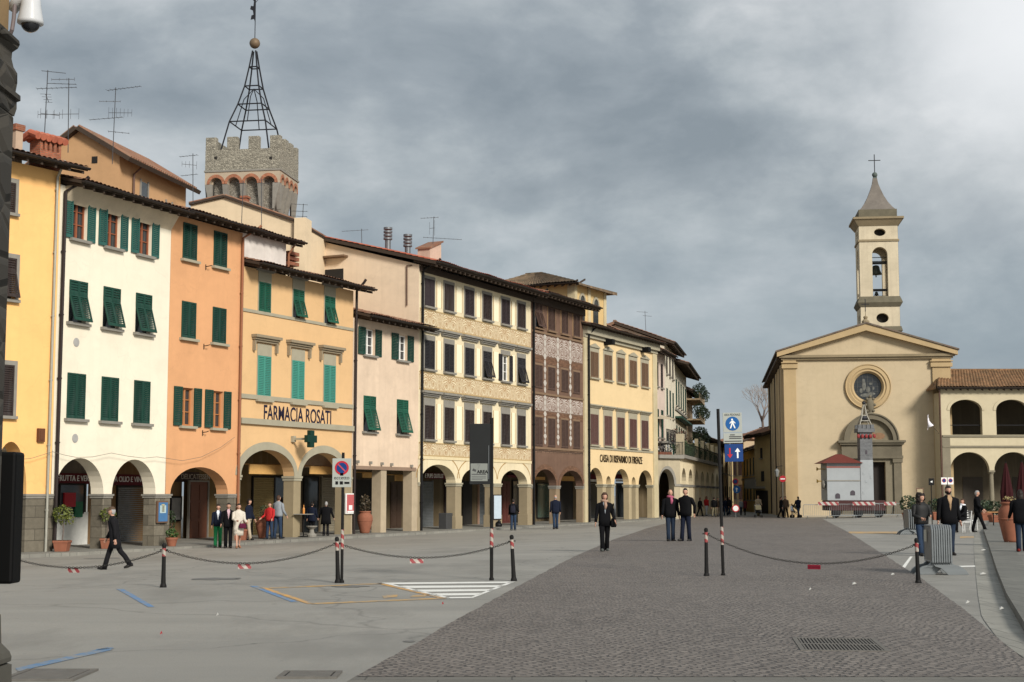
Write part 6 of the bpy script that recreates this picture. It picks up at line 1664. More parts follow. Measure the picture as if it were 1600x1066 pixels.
M = Matrix.Translation((cx, -.061, cz)) @ Matrix.Rotation(R(45), 4, 'Y'); MB().xbox(M, rr * 1.52, .004, rr * .2).build('slash', plain('slash_red', (.38, .06, .09), .5), pl)
words('lettering', 'eccetto', .095, BLACK, pl, (cx, -.052, z0 + .175), ext=.001); MB().box(cx - .03, cx + .03, -.054, -.0505, z0 + .215, z0 + .27).box(cx - .05, cx + .05, -.053, -.0505, z0 + .235, z0 + .25).box(x0 + .06, x0 + .11, -.053, -.0505, z0 + .05, z0 + .11).box(cx - .035, cx + .025, -.053, -.0505, z0 + .05, z0 + .11).box(cx + .05, x1 - .03, -.053, -.0505, z0 + .06, z0 + .1).build('pictogram', BLACK, pl)
r_, p, h = pole(768, 907, 657, 'tall black information panel with small grey plate on a black pole', r=.033, name='information_panel', cat='sign')
x0, x1, z0, z1 = rect(p, 734, 662.5, 766.5, 757)
pl = MB().box(x0, x1, -.09, -.035, z0, z1).build('panel', plain('charcoal_panel', (.012, .013, .013), .7), r_, bevel=.006)
MB().tube([(x1 - .035, -.1, z1 - (z1 - z0) * .36), (x1 - .035, -.1, z0 + .1)], .006, 6).build('light_strip', STEEL, pl)
a0, a1, c0, c1 = rect(p, 735.5, 724.5, 762, 752)
gp = MB().box(a0, a1, -.1, -.091, c0, c1).build('grey_plate', plain('plate_grey', (.20, .21, .19), .5, var=.05), pl)
ww_, hh_ = a1 - a0, c1 - c0
words('lettering', 'AREA', .085, BLACK, gp, (a1 - .1, -.101, c0 + hh_ * .52), ext=.001, off=.003); words('lettering', '7', .15, plain('mid_grey', (.16, .17, .16), .6), gp, (a0 + ww_ * .47, -.101, c0 + hh_ * .78), ext=.001)
mb = MB()
for k, (w_, zz) in enumerate(((.92, .36), (.9, .24), (.9, .16), (.7, .08))): mb.box(a0 + .02, a0 + ww_ * w_, -.1015, -.1003, c0 + hh_ * zz, c0 + hh_ * (zz + (.05 if k == 0 else .025)))
mb.prism([(a0 + .03, c0 + hh_ * .6), (a0 + .10, c0 + hh_ * .52), (a0 + .11, c0 + hh_ * .64), (a0 + .05, c0 + hh_ * .72)], -.1015, -.1003); mb.build('print', plain('dark_print', (.06, .06, .06), .6), gp)
r_, p, h = pole(1130, 900, 643, 'blue pedestrian area sign over a blue lane sign on a leaning dark pole', r=.032, tilt=-1.0)
x0, x1, z0, z1 = rect(p, 1133, 645.5, 1163, 676)
dx = .03
pl = MB().box(x0, x1, -.05, -.034, z0, z1).build('sign_plate', SIGNW, r_, bevel=.004)
cx, cz = (x0 + x1) / 2, z0 + (z1 - z0) * .44; rr = (x1 - x0) * .37
MB().prism(disc(rr, (cx, cz), 0, 0), -.054, -.0505).build('blue_disc', plain('mid_blue', (.008, .085, .27), .4), pl)
mb = MB(); mb.prism(disc(rr * .13, (cx - rr * .05, cz + rr * .58), 0, 0, 12), -.058, -.0545)
k = rr
for pg in ([(-.14, .42), (.12, .42), (.16, .0), (-.16, .0)], [(-.16, .0), (.02, .0), (-.22, -.68), (-.4, -.68)], [(-.02, .0), (.16, .0), (.42, -.66), (.24, -.66)], [(-.14, .42), (-.12, .25), (-.36, -.02), (-.44, .06)], [(.12, .42), (.1, .25), (.36, .0), (.44, .08)]):
    mb.prism([(cx + a * k, cz + c * k) for a, c in pg], -.058, -.0545 )
mb.build('pedestrian_figure', WHITE, pl)
words('lettering', 'AREA PEDONALE', .062, BLACK, pl, (cx, -.051, z1 - .045), ext=.001, width=(x1 - x0) * .84)
x0, x1, z0, z1 = rect(p, 1133.5, 677.5, 1163.5, 693)
pl = MB().box(x0, x1, -.05, -.034, z0, z1).build('supplementary_plate', SIGNW, r_, bevel=.004); mb = MB()
for zz, a, c in ((.78, .35, .6), (.6, .3, .95), (.42, .3, .95), (.14, .05, .95)): mb.box(lerp(x0, x1, a), lerp(x0, x1, c), -.053, -.0505, lerp(z0, z1, zz), lerp(z0, z1, zz + .1))
mb.build('print', plain('dark_print', (.06, .06, .06), .6), pl)
x0, x1, z0, z1 = rect(p, 1135, 694.5, 1164, 722)
pl = MB().box(x0, x1, -.05, -.034, z0, z1).build('lane_sign', BLUE, r_, bevel=.004)
def arrow(c, zb_, zt_, w): m_ = lerp(zb_, zt_, .62); return [(c - w * .28, zb_), (c + w * .28, zb_), (c + w * .28, m_), (c + w, m_), (c, zt_), (c - w, m_), (c - w * .28, m_)]
wd = x1 - x0; ht = z1 - z0
MB().prism(arrow(x0 + wd * .7, z0 + ht * .2, z0 + ht * .78, wd * .15), -.055, -.0505).build('white_arrow', WHITE, pl)
MB().prism([(x - 0, z) for x, z in [(2 * (x0 + wd * .28) - q[0], z0 + ht * .98 - (q[1] - z0)) for q in arrow(x0 + wd * .28, z0 + ht * .2, z0 + ht * .78, wd * .15)]], -.055, -.0505).build('red_arrow', RED, pl)

# far small signs
def disc_sign(px, py, Y, r, label, kind, zb=None, polew=.03):
    c = at(px, py, Y); gzv = gz(c.x, min(Y, 125)); root = empty('road_sign', (c.x, c.y, gzv)); tag(root, label, 'road sign'); z = c.z - gzv
    MB().tube([(0, .05, 0), (0, .05, z + r * .6)], polew, 8).build('pole', STEEL, root)
    if kind == 'noentry':
        d = MB().prism(disc(r, (0, z), 0, 0), -.02, 0).build('disc', RED, root); MB().box(-r * .7, r * .7, -.03, -.021, z - r * .17, z + r * .17).build('bar', WHITE, d)
    elif kind == 'blue':
        d = MB().prism(disc(r, (0, z), 0, 0), -.02, 0).build('disc', plain('mid_blue', (.008, .085, .27), .4), root); MB().prism(arrow(0, z - r * .6, z + r * .5, r * .35), -.03, -.021).build('figure', WHITE, d)
        MB().prism(disc(r * .8, (-.1, z + r * 2.1), 0, 0), -.02, 0).build('red_ring', RED, root); MB().prism(disc(r * .55, (-.1, z + r * 2.1), 0, 0), -.03, -.021).build('blue_disc', BLUE, root)
    else:
        d = MB().prism(disc(r, (0, z), 0, 0), -.02, 0).build('disc', RED, root); MB().prism(disc(r * .74, (0, z), 0, 0), -.03, -.021).build('face', WHITE, d)
disc_sign(1223, 748.5, 118.5, .26, 'red no entry disc with white bar at the church flank', 'noentry')
disc_sign(1151, 765, 128, .32, 'round blue road sign with a smaller disc above it at the street mouth', 'blue')
disc_sign(1149.5, 794.5, 122, .3, 'white disc with red ring standing low among the far pedestrians', 'ring')
c = at(1214, 740, 119.2); root = empty('wall_lantern', tuple(c)); tag(root, 'wrought iron wall lantern hanging off the church flank', 'lantern')
MB().tube([(0, 0, .4), (0, 0, .55), (.45, 0, .6)], .025, 6).build('bracket', IRON, root); MB().lathe([(.1, -.25), (.2, .2), (.05, .38)], n=6).build('glass', glassy('lantern_glass', (.18, .19, .19), .2), root)
# twin no parking signs near loggia
c = at(1480, 752, 70); gzv = gz(c.x, c.y); root = empty('road_sign', (c.x, c.y, gzv)); tag(root, 'pair of small square no parking signs on one post before the loggia', 'road sign'); z = c.z - gzv
MB().tube([(0, .04, 0), (0, .04, z)], .03, 8).build('pole', DKIRON, root)
for sx in (-1, 1):
    pl = MB().box(sx * .15 - .13, sx * .15 + .13, -.02, 0, z - .15, z + .17).build('sign_plate', WHITE, root); MB().prism(disc(.1, (sx * .15, z + .03), 0, 0), -.024, -.0205).build('red_ring', RED, pl); MB().prism(disc(.074, (sx * .15, z + .03), 0, 0), -.028, -.0245).build('blue_disc', BLUE, pl)
c = at(1455, 753, 75); gzv = gz(c.x, c.y); root = empty('notice_sign', (c.x, c.y, gzv)); tag(root, 'small black notice with white symbol on a thin post by the church wall', 'sign'); z = c.z - gzv
MB().tube([(0, .03, 0), (0, .03, z)], .025, 8).build('post', DKIRON, root); pl = MB().box(-.13, .13, -.02, 0, z - .17, z + .17).build('plate', BLACK, root); MB().prism([(-.06, z), (.06, z + .06), (.05, z - .05)], -.024, -.0205).build('symbol', WHITE, pl)
c = at(1438, 790, 85); root = empty('menu_board', (c.x, c.y, gz(c.x, c.y))); tag(root, 'narrow brown framed board standing against the church wall', 'board')
mb = MB()
for a, d in ((-.2, -.16), (.16, .2)): mb.box(a, d, -.02, .02, .0, 1.95)
mb.box(-.16, .16, -.02, .02, 1.9, 1.949); mb.box(-.16, .16, -.019, .019, .35, .4); mb.build('frame', plain('brown_frame', (.14, .08, .05), .6), root); MB().box(-.16, .16, -.01, .01, 1.0, 1.9).build('board', plain('board_tan', (.35, .28, .18), .7), root); MB().box(-.16, .16, -.012, .012, .4, .999).build('lower_board', plain('board_dark', (.08, .1, .1), .7), root)

# crowd barriers
def crowd_barrier(mat=STEEL, L=2.0, H=1.02):
    root = empty('crowd_barrier')
    mb = MB(); r = .02
    mb.tube([(-L / 2, 0, .2), (-L / 2, 0, H - .1), (-L / 2 + .03, 0, H - .03), (-L / 2 + .1, 0, H), (L / 2 - .1, 0, H), (L / 2 - .03, 0, H - .03), (L / 2, 0, H - .1), (L / 2, 0, .2), (-L / 2, 0, .2)], r, 8)
    mb.build('frame', mat, root)
    mb = MB()
    for i in range(14): x = lerp(-L / 2, L / 2, (i + 1) / 15); mb.tube([(x, 0, .2), (x, 0, H)], .009, 5)
    mb.build('bars', mat, root)
    for sg in (-1, 1): MB().tube([(sg * (L / 2 - .3), -.3, 0), (sg * (L / 2 - .3), -.22, .1), (sg * (L / 2 - .3), 0, .2), (sg * (L / 2 - .3), .22, .1), (sg * (L / 2 - .3), .3, 0)], .018, 6).build('foot', mat, root)
    return root
def sheet_barrier():
    """pressed steel barrier leaf seen on edge in a stack: rounded sheet, rim tube, flared bridge foot"""
    root = empty('crowd_barrier'); D = 1.0; H = .98; z0 = .26
    mb = MB()
    prof = [(-.02, z0), (D, z0), (D + .03, z0 + .06), (D + .03, H - .12), (D - .06, H), (.06, H), (-.02, H - .08)]
    mb.add([(-.008, y, z) for y, z in prof] + [(.008, y, z) for y, z in prof], [tuple(range(7)), tuple(range(13, 6, -1))]); mb.build('panel', STEEL, root)
    MB().tube([(0, y, z) for y, z in prof + prof[:1]], .0225, 6).build('frame', STEEL, root)
    for y in (.12, D - .2):
        mb = MB(); n = 12; pts = [(-.36, 0), (-.30, .09), (-.2, .165), (-.07, .2), (0, .27), (.07, .2), (.2, .165), (.30, .09), (.36, 0)]
        vs = [(x, y - .05, z) for x, z in pts] + [(x, y + .05, z) for x, z in pts] + [(x * .86, y - .05, max(0, z - .03)) for x, z in pts] + [(x * .86, y + .05, max(0, z - .03)) for x, z in pts]
        m_ = len(pts); fs = []
        for i in range(m_ - 1): fs += [(i, i + 1, m_ + i + 1, m_ + i), (2 * m_ + i, 3 * m_ + i, 3 * m_ + i + 1, 2 * m_ + i + 1), (i, 2 * m_ + i, 2 * m_ + i + 1, i + 1), (m_ + i, m_ + i + 1, 3 * m_ + i + 1, 3 * m_ + i)]
        mb.add(vs, fs); mb.build('foot', STEEL, root)
    return root
proto = None
def stack(px0, px1, py, n, H_px, place, rz, first_label):
    global proto
    a, c = G(px0, py), G(px1, py); sc_ = 0
    for i in range(n):
        o = proto = sheet_barrier() if proto is None else proto
        if i or place != 'front': o = copy_tree(proto)
        p = a.lerp(c, i / (n - 1)); o.location = (p.x, p.y + .012 * i, gz(p.x, p.y) + .004 + .0 * i); o.rotation_euler = (0, 0, rz + R(random.uniform(-.6, .6)))
        tag(o, 'grey steel barrier leaf packed inside the %s stack of barriers' % place if 0 < i < n - 1 else ('outermost barrier leaf on the %s side of the %s barrier stack' % ('bollard' if i == 0 else 'kerb', place) if place == 'front' else 'end leaf of the rear barrier stack, on the %s side' % ('cobbled' if i == 0 else 'walking couple')), 'barrier', 'barrier leaves inside the %s stack' % place if 0 < i < n - 1 else 'end leaves of the barrier stacks')
stack(1458, 1489, 899, 9, 80, 'front', R(-7), '')
stack(1421, 1440, 836, 7, 60, 'rear', R(-4), '')
p = G(1452, 897); o = MB().box(-.004, .0, .02, .2, .66, .9).build('paper_label', plain('label_paper', (.5, .48, .4), .8), None, loc=(p.x - .03, p.y, p.z)); tag(o, 'small pale paper label stuck on the front barrier stack', 'label')
bp = None
for i, (px, w) in enumerate(((1277, 0), (1318, 0), (1353, 0), (1388, 0))):
    o = crowd_barrier() if bp is None else copy_tree(bp); bp = bp or o
    q = at(px, 800, 108.5); o.location = (q.x, q.y + .03 * i, gz(q.x, q.y)); o.rotation_euler = (0, 0, R((-1, .5, -.5, 1)[i]))
    tag(o, ['crowd barrier at the far end by the man with the pushchair', 'crowd barrier before the house of the parade float, second in its line', 'crowd barrier before the tower of the parade float', 'crowd barrier ending beside the church door and potted shrubs'][i], 'barrier', 'crowd barriers round the float')
bpl = None
for px0, px1, lab in ((1278, 1310, 'red and white striped plank on the barriers in front of the float house'), (1332, 1367, 'red and white striped plank on the barriers in front of the float tower'), (1381, 1400, 'short striped plank on the last barrier beside the church door')):
    a, c = at(px0, 787, 108.3), at(px1, 787, 108.3); w = c.x - a.x
    o = MB().box(0, w, -.02, .02, -.12, .12).build('striped_plank', striped('plank_stripes', (.26, .03, .035), (.42, .39, .35), .42, (1, 0, .8)), None, loc=(a.x, a.y - .05, a.z)); tag(o, lab, 'plank', 'striped planks on the barriers')

# parade float
q = at(1336, 805, 111); fl = empty('parade_float', (q.x, q.y, gz(q.x, q.y))); tag(fl, 'parade float with pale house and model of the battlemented tower on a dark red trailer', 'float')
def fx(px): return at(px, 774, 111).x - q.x
def fz(py): return at(1336, py, 111).z - gz(q.x, q.y)
MR = plain('trailer_maroon', (.05, .015, .014), .6)
tr = MB().box(fx(1293), fx(1380), -.6, 2.0, fz(798), fz(782)).build('trailer', MR, fl, bevel=.04)
for x in (fx(1303), fx(1338), fx(1370)): MB().lathe([(.1, -.1), (.33, -.08), (.36, .0), (.33, .08), (.1, .1)], (x, -.5, .36), 16, 'y').build('wheel', BLACK, tr)
FW = plaster('float_grey_white', (.33, .35, .36), .15, (.25, .25, .25), mottle=.08)
h_ = MB().box(fx(1291.6), fx(1343.6), -.3, 1.9, fz(781.8), fz(724)).build('house', FW, fl)
MB().box(fx(1291), fx(1343.5), -.34, -.304, fz(752), fz(750.5)).build('moulding', PIETRA, h_); MB().box(fx(1291), fx(1343.5), -.34, -.304, fz(731), fz(729)).build('red_trim', plain('red_trim', (.3, .09, .07), .6), h_)
rx0, rx1, rz0, rz1 = fx(1282), fx(1347), fz(724), fz(714.7); xm0, xm1 = fx(1311), fx(1320)
mb = MB(); mb.add([(rx0, -.7, rz0), (rx1, -.7, rz0), (rx1, 2.3, rz0), (rx0, 2.3, rz0), (xm0, .8, rz1 + .25), (xm1, .8, rz1 + .25)], [(0, 1, 5, 4), (2, 3, 4, 5), (1, 2, 5), (3, 0, 4), (0, 3, 2, 1)]); mb.build('roof', plain('float_red_roof', (.13, .03, .022), .7), h_)
for x, z0, z1 in ((fx(1307.5), fz(779), fz(771.5)), (fx(1331), fz(774), fz(767))):
    MB().prism([(x - .17, z0), (x + .17, z0)] + arc(x - .17, x + .17, z1 - .12, z1 + .03, 8)[::-1], -.33, -.304).build('window', plain('float_window', (.06, .05, .06), .5), h_)
for px, py in ((1283, 733), (1283, 752)): MB().lathe([(.03, 0), (.04, .5), (.16, .62)], (0, 0, 0), 10).build('trumpet', plain('brass', (.40, .26, .07), .4, .7), h_, loc=(fx(1291), .2, fz(py)), rot=(0, R(-90), 0))
MB().ball((fx(1288), .2, fz(757)), .3, 10, 8, .6, 1, 1.2).build('bracket_figure', PIETRA, h_)
tx0, tx1 = fx(1343.8), fx(1363.5); td = tx1 - tx0
tw = MB().box(tx0, tx1, -.35, -.35 + td, fz(781.9), fz(719)).build('tower_base', FW, fl)
GT = masonry('float_grey_blocks', (.15, .155, .16), .3, .14, (.18, .18, .18), .15, bmp=.2)
tg = MB().box(tx0 + .01, tx1 - .01, -.34, -.36 + td, fz(719) + .002, fz(676)).build('tower_shaft', GT, fl)
mb = MB()
for x, y in ((fx(1349), 740), (fx(1352), 752), (fx(1348), 770), (fx(1360), 746)): mb.box(x - .07, x + .07, -.37, -.352, fz(y) - .09, fz(y) + .09)
mb.build('painted_stones', plain('painted_grey', (.30, .32, .33), .8), tw); MB().box(fx(1352), fx(1355), -.36, -.342, fz(710), fz(704)).build('window', plain('float_window', (.06, .05, .06), .5), tg)
hd = MB().box(tx0 - .16, tx1 + .16, -.5, -.2 + td, fz(676) + .002, fz(670)).build('tower_head', GT, fl)
for k in range(4):
    x = lerp(tx0 - .12, tx1 - .14, k / 3); MB().box(x, x + .24, -.505, -.3, fz(670) + .002, fz(664)).build('merlon', GT, hd); MB().box(x, x + .24, -.4 + td, -.2 + td, fz(670) + .002, fz(664)).build('merlon', GT, hd)
for k in range(5): x = lerp(tx0 - .12, tx1 + .12, k / 4); MB().ball((x, -.46, fz(682)), .12, 10, 6, 1, .6, 1.3).build('red_arch', plain('float_red', (.22, .03, .03), .6), hd)
cxm = (tx0 + tx1) / 2; py0, py1 = fz(664), fz(632)
fp = empty('pyramid', (cxm, -.35 + td / 2, 0)); fp.parent = fl
for sx, sy in ((-1, -1), (1, -1), (1, 1), (-1, 1)): MB().tube([(sx * .42, sy * .42, py0), (sx * .2, sy * .2, lerp(py0, py1, .4)), (sx * .04, sy * .04, py1)], .035, 6).build('leg', plain('float_frame_pale', (.35, .33, .28), .6), fp)
for t_ in (.2, .45): 
    hh = .30 if t_ < .3 else .17; zz = lerp(py0, py1, t_); MB().tube([(-hh, -hh, zz), (hh, -hh, zz), (hh, hh, zz), (-hh, hh, zz), (-hh, -hh, zz)], .03, 6).build('ring', MATS['float_frame_pale'], fp)
MB().ball((0, 0, py1 + .1), .14, 10, 8).build('ball', IRON, fp)
MB().ball((0, -.1, py0 + .5), .25, 10, 8, 1.2, .5, .8).build('figure', IRON, fp)

# near building corner with pilaster, black case, dome camera
Yn = 11.0
cn = at(2, 774, Yn); zf = gz(cn.x, Yn)
st = empty('stone_pillar', (cn.x, Yn, zf)); tag(st, 'dark weathered stone pillar of the nearest building, cut by the picture edge', 'pillar')
NS = rubble('dark_weathered_stone', (.040, .035, .027), 2.2)
def nz_(py): return at(2, py, Yn).z - zf
def nx(px, py): return at(px, py, Yn).x - cn.x
MB().box(-1.3, nx(2, 774), -1.2, 0, nz_(960), nz_(182)).build('shaft', NS, st, bevel=.02)
def prof_mould(pts, name, mat):
    """moulding sweeping round the corner: pts (projection, z)"""
    mb = MB(); n = len(pts)
    for (e, z) in pts: mb.v += [(-1.3, -1.2 - e, z), (e, -1.2 - e, z), (e, .002, z)]
    for i in range(n - 1):
        for k in range(2): mb.f.append((i * 3 + k, i * 3 + k + 1, i * 3 + k + 4, i * 3 + k + 3)); mb.m.append(0)
    mb.f.append(tuple((0, 1, 2))); mb.m.append(0); mb.f.append(((n - 1) * 3, (n - 1) * 3 + 1, (n - 1) * 3 + 2)); mb.m.append(0)
    return mb.build(name, mat, st)
def e_(px, py): return nx(px, py)
prof_mould([(e_(22, 182), nz_(182)), (e_(26, 170), nz_(170)), (e_(26, 160), nz_(160)), (e_(32, 158), nz_(158)), (e_(32, 150), nz_(150)), (e_(24, 145), nz_(145)), (e_(27, 130), nz_(130)), (e_(27, 115), nz_(115)), (e_(21, 105), nz_(105)), (e_(18, 92), nz_(92)), (e_(19, 82), nz_(82)), (e_(28, 76), nz_(76)), (e_(31, 70), nz_(70)), (e_(30, 64), nz_(64)), (e_(15, 50), nz_(50))], 'capital', NS)
MB().box(-1.3, e_(14.5, 0), -1.2, 0, nz_(50) + .002, nz_(50) + 3.0).build('upper_wall', plaster('near_wall_plaster', (.28, .19, .10), .25), st)
prof_mould([(e_(1, 960) + .0, nz_(960)), (e_(2, 1005), nz_(1005)), (e_(9, 1012), nz_(1012)), (e_(15, 1018), nz_(1018)), (e_(18, 1026), nz_(1026)), (e_(17, 1033), nz_(1033)), (e_(10, 1036), nz_(1036)), (e_(18, 1038), nz_(1038)), (e_(18, 1066), nz_(1066)), (e_(18, 1066), -.2)], 'base', plain('grey_base_stone', (.075, .07, .058), .85, scale=4, var=.3, bmp=.3))
bx = empty('black_case', (cn.x, Yn, zf)); tag(bx, 'tall black metal case hung on the nearest stone pillar', 'case')
mb = MB(); mb.box(-.5, nx(21, 810), .01, .22, nz_(913), nz_(706)); mb.build('case', plain('case_black', (.003, .003, .003), .6, spec=.1), bx, bevel=.02); MB().box(-.4, -.2, .001, .009, nz_(830), nz_(780)).build('bracket', DKIRON, bx)
cm = empty('security_camera', tuple(at(48, 20, Yn))); tag(cm, 'white dome security camera on a wall arm beside the nearest pillar top', 'camera')
k = Yn / F
MB().lathe([(.008 * 0 + 12 * k, 26 * k), (15 * k, 20 * k), (16 * k, 10 * k), (18 * k, -2 * k), (20.5 * k, -14 * k), (20.5 * k, -18 * k), (17 * k, -20 * k)], n=28).build('housing', plain('camera_white', (.50, .51, .52), .35, var=.05), cm, smooth_=True)
MB().ball((0, 0, -17 * k), 15.5 * k, 24, 12).build('dome', glassy('dome_glass', (.012, .013, .016), .06), cm, smooth_=True)
MB().tube([(-34 * k, .05, 8 * k), (-22 * k, .02, 22 * k), (-8 * k, 0, 26 * k), (0, 0, 24 * k)], [.045, .05, .055, .05], 12).build('arm', MATS['camera_white'], cm, smooth_=True)
MB().tube([(-25 * k, -.0, 30 * k), (-27 * k, -.0, -10 * k), (-29 * k, 0, -28 * k), (-33 * k, .02, -34 * k)], .016, 8).build('cable', plain('cable_grey', (.16, .13, .13), .6), cm)

# pots, jars, planters
def leafy(name, label, cat, P, potf, crown, n, size, mat, stem=None, group=None):
    root = empty(name, tuple(P)); tag(root, label, cat, group)
    potf(root)
    mb = MB()
    for c, rad, nn in crown: mb.leaves(c, rad, nn, size)
    mb.build('foliage', mat, root)
    if stem: MB().tube(stem, .022, 6).build('stem', plain('bark', (.13, .10, .085), .9), root)
    return root
def square_pot(w, h):
    def f(root):
        mb = MB(); a, c = w * .4, w * .5
        mb.add([(-a, -a, 0), (a, -a, 0), (a, a, 0), (-a, a, 0), (-c, -c, h * .8), (c, -c, h * .8), (c, c, h * .8), (-c, c, h * .8)], [(0, 3, 2, 1), (4, 5, 6, 7), (0, 1, 5, 4), (1, 2, 6, 5), (2, 3, 7, 6), (3, 0, 4, 7)])
        mb.box(-c - .02, c + .02, -c - .02, c + .02, h * .8 + .001, h); mb.build('pot', TERRA, root, bevel=.008)
        MB().box(-c + .02, c - .02, -c + .02, c - .02, h + .001, h + .01).build('soil', plain('soil', (.04, .03, .02), .9), root)
    return f
def round_pot(r, h):
    def f(root): MB().lathe([(r * .68, 0), (r * .95, h * .75), (r * 1.05, h * .76), (r * 1.05, h), (r * .9, h), (r * .85, h * .9)], n=20).build('pot', TERRA, root)
    return f
def jar(r, h):
    def f(root): MB().lathe([(r * .55, 0), (r * .62, h * .05), (r * .95, h * .5), (r * 1.0, h * .68), (r * .93, h * .8), (r * .7, h * .9), (r * .66, h * .93), (r * .78, h * .95), (r * .78, h), (r * .62, h), (r * .6, h * .85)], n=24).lathe([(r * .985, h * .55), (r * 1.015, h * .57), (r * .99, h * .59)], n=32).build('pot', TERRA, root, smooth_=True)
    return f
LEM = leafmat('lemon_leaves', (.045, .07, .012), (.16, .17, .03))
def P_on(i, px, py, off):  # on the arcade pavement
    bb = (b1, b2, b3, b4, b5, b6, b7, b8)[i]; u = bb.u(px, py, off); q = bb.A + bb.t * u + bb.n * off; return Vector((q.x, q.y, lerp(ROW[i][2], ROW[i + 1][2], u / bb.W) + .012))
leafy('lemon_tree', 'small lemon tree with yellowish crown in a square terracotta pot', 'plant', P_on(1, 97, 855, -.5), square_pot(.52, .4), [((0, 0, 1.38), (.38, .34, .32), 300), ((.1, 0, 1.15), (.4, .3, .2), 90)], 0, .11, LEM, [(0, 0, .4), (.03, 0, .8), (-.02, 0, 1.3)]).children[1].data
leafy('lemon_tree', 'potted lemon tree half hidden behind the old man in the flat cap', 'plant', P_on(1, 168, 850, -.2), square_pot(.46, .4), [((0, 0, 1.3), (.32, .3, .28), 180)], 0, .11, LEM, [(0, 0, .4), (.0, 0, 1.3)])
leafy('flower_pot', 'low round clay pot with green shoots at the stone pier of the orange house', 'plant', P_on(2, 268, 853, -.8), round_pot(.24, .36), [((0, 0, .5), (.26, .24, .2), 150)], 0, .13, LEAF_M)
leafy('potted_shrub', 'slim dark shrub in a clay pot behind the orange house pier', 'plant', P_on(2, 268, 830, 1.6), round_pot(.2, .4), [((0, 0, .9), (.16, .16, .5), 170)], 0, .1, LEAF_D, [(0, 0, .4), (0, 0, 1.1)])
leafy('clay_jar', 'big brown clay jar with a small cone shrub under the pharmacy arch', 'jar', P_on(3, 411, 842, .2), jar(.34, .98), [((0, 0, 1.2), (.2, .2, .34), 200)], 0, .08, LEAF_D, [(0, 0, .85), (0, 0, 1.3)])
leafy('clay_jar', 'big terracotta jar with dark drooping plant before the pink house columns', 'jar', P_on(4, 570, 832, .1), jar(.40, 1.12), [((0, 0, 1.45), (.28, .28, .5), 240)], 0, .12, leafmat('brown_leaves', (.03, .025, .012), (.09, .06, .03)), [(0, 0, .9), (0, 0, 1.5)])
leafy('square_planter', 'reddish square planter behind the woman in the white coat', 'planter', P_on(3, 376, 846, -.1), square_pot(.6, .5), [((0, 0, .62), (.25, .25, .15), 60)], 0, .1, LEAF_D)
p = G(1580, 847, .13); leafy('clay_jar', 'huge terracotta jar on the raised pavement beside the red booted woman', 'jar', p, jar(.37, 1.25), [((0, 0, 1.36), (.22, .22, .06), 40)], 0, .07, leafmat('dry_leaves', (.25, .2, .08), (.4, .33, .15)))
for i, (px, py, Y, r, hh, lab) in enumerate(((1417, 806, 92, .45, 1.0, 'dark green shrub in a terracotta pot next to the rear barrier stack'), (1430, 803, 95, .5, .9, 'leafy shrub in a pot between the barrier stack and the menu board'), (1556, 812, 80, .6, .7, 'bushy planter beside the cafe table under the loggia'), (1540, 806, 92, .5, .7, 'low planter hedge by the loggia column'), (1462, 800, 95, .5, .8, 'potted shrub behind the heads of the walking couple'))):
    q = at(px, 774, Y); leafy('potted_shrub', lab, 'plant', Vector((q.x, q.y, gz(q.x, q.y) + .0)), square_pot(.7 if i in (2, 3) else .5, .5), [((0, 0, .55 + hh * .5), (r, r * .8, hh * .5), 260)], 0, .16, LEAF_D, [(0, 0, .5), (0, 0, .8)])
# cafe furniture, closed parasols
for px, Y, lab in ((1573, 88, 'closed dark red parasol standing by the second loggia column'), (1598, 86, 'closed dark red parasol cut by the picture edge under the loggia')):
    q = at(px, 774, Y); root = empty('closed_parasol', (q.x, q.y, gz(q.x, q.y))); tag(root, lab, 'parasol', 'closed parasols of the cafe')
    MB().tube([(0, 0, 0), (0, 0, 3.5)], .035, 8).lathe([(.3, 0), (.3, .06), (.05, .1)], n=14).build('pole', DKIRON, root)
    mb = MB(); rings = []
    for z, r in ((.9, .2), (1.2, .28), (1.7, .30), (2.3, .22), (2.9, .13), (3.4, .05)): rings.append([(r * (1 + .22 * (k % 2)) * math.cos(k * math.pi / 8), r * (1 + .22 * (k % 2)) * math.sin(k * math.pi / 8), z) for k in range(16)])
    mb.loft(rings); mb.build('canopy', plain('parasol_red', (.032, .004, .005), .9), root)  # cloth red darkened so the sunlit canopy looks shaded
def table(P, lab, top, h=.74, r=.4, name='cafe_table', clothm=None):
    root = empty(name, tuple(P)); tag(root, lab, 'table'); MB().lathe([(.03, .02), (.03, h)], n=10).lathe([(.25, 0), (.25, .03), (.04, .06)], n=16).build('leg', DKIRON, root); MB().box(-r, r, -r, r, h, h + .035).build('tabletop', top, root, bevel=.01)
q = at(1551, 774, 72); table((q.x, q.y, gz(q.x, q.y)), 'cafe table with orange top in front of the loggia', plain('orange_cloth', (.45, .22, .09), .8))
q = P_on(3, 474, 838, -.3); table(q, 'tall grey standing table with a bottle under the second pharmacy arch', PIETRA, h=1.05, r=.42, name='high_table')
o = MB().lathe([(.05, 0), (.055, .22), (.02, .32), (.02, .42)], n=12).build('bottle', plain('orange_bottle', (.6, .25, .06), .3), None, loc=(q.x, q.y, q.z + 1.087)); tag(o, 'orange bottle standing on the tall grey table', 'bottle')
q2 = P_on(3, 487, 840, -.6); o = MB().lathe([(.22, 0), (.24, .1), (.12, .2), (.1, .35), (.26, .48), (.26, .52)], n=14).build('stone_font', PIETRA, None, loc=tuple(q2)); tag(o, 'little grey stone pedestal at the foot of the tall table', 'pedestal')
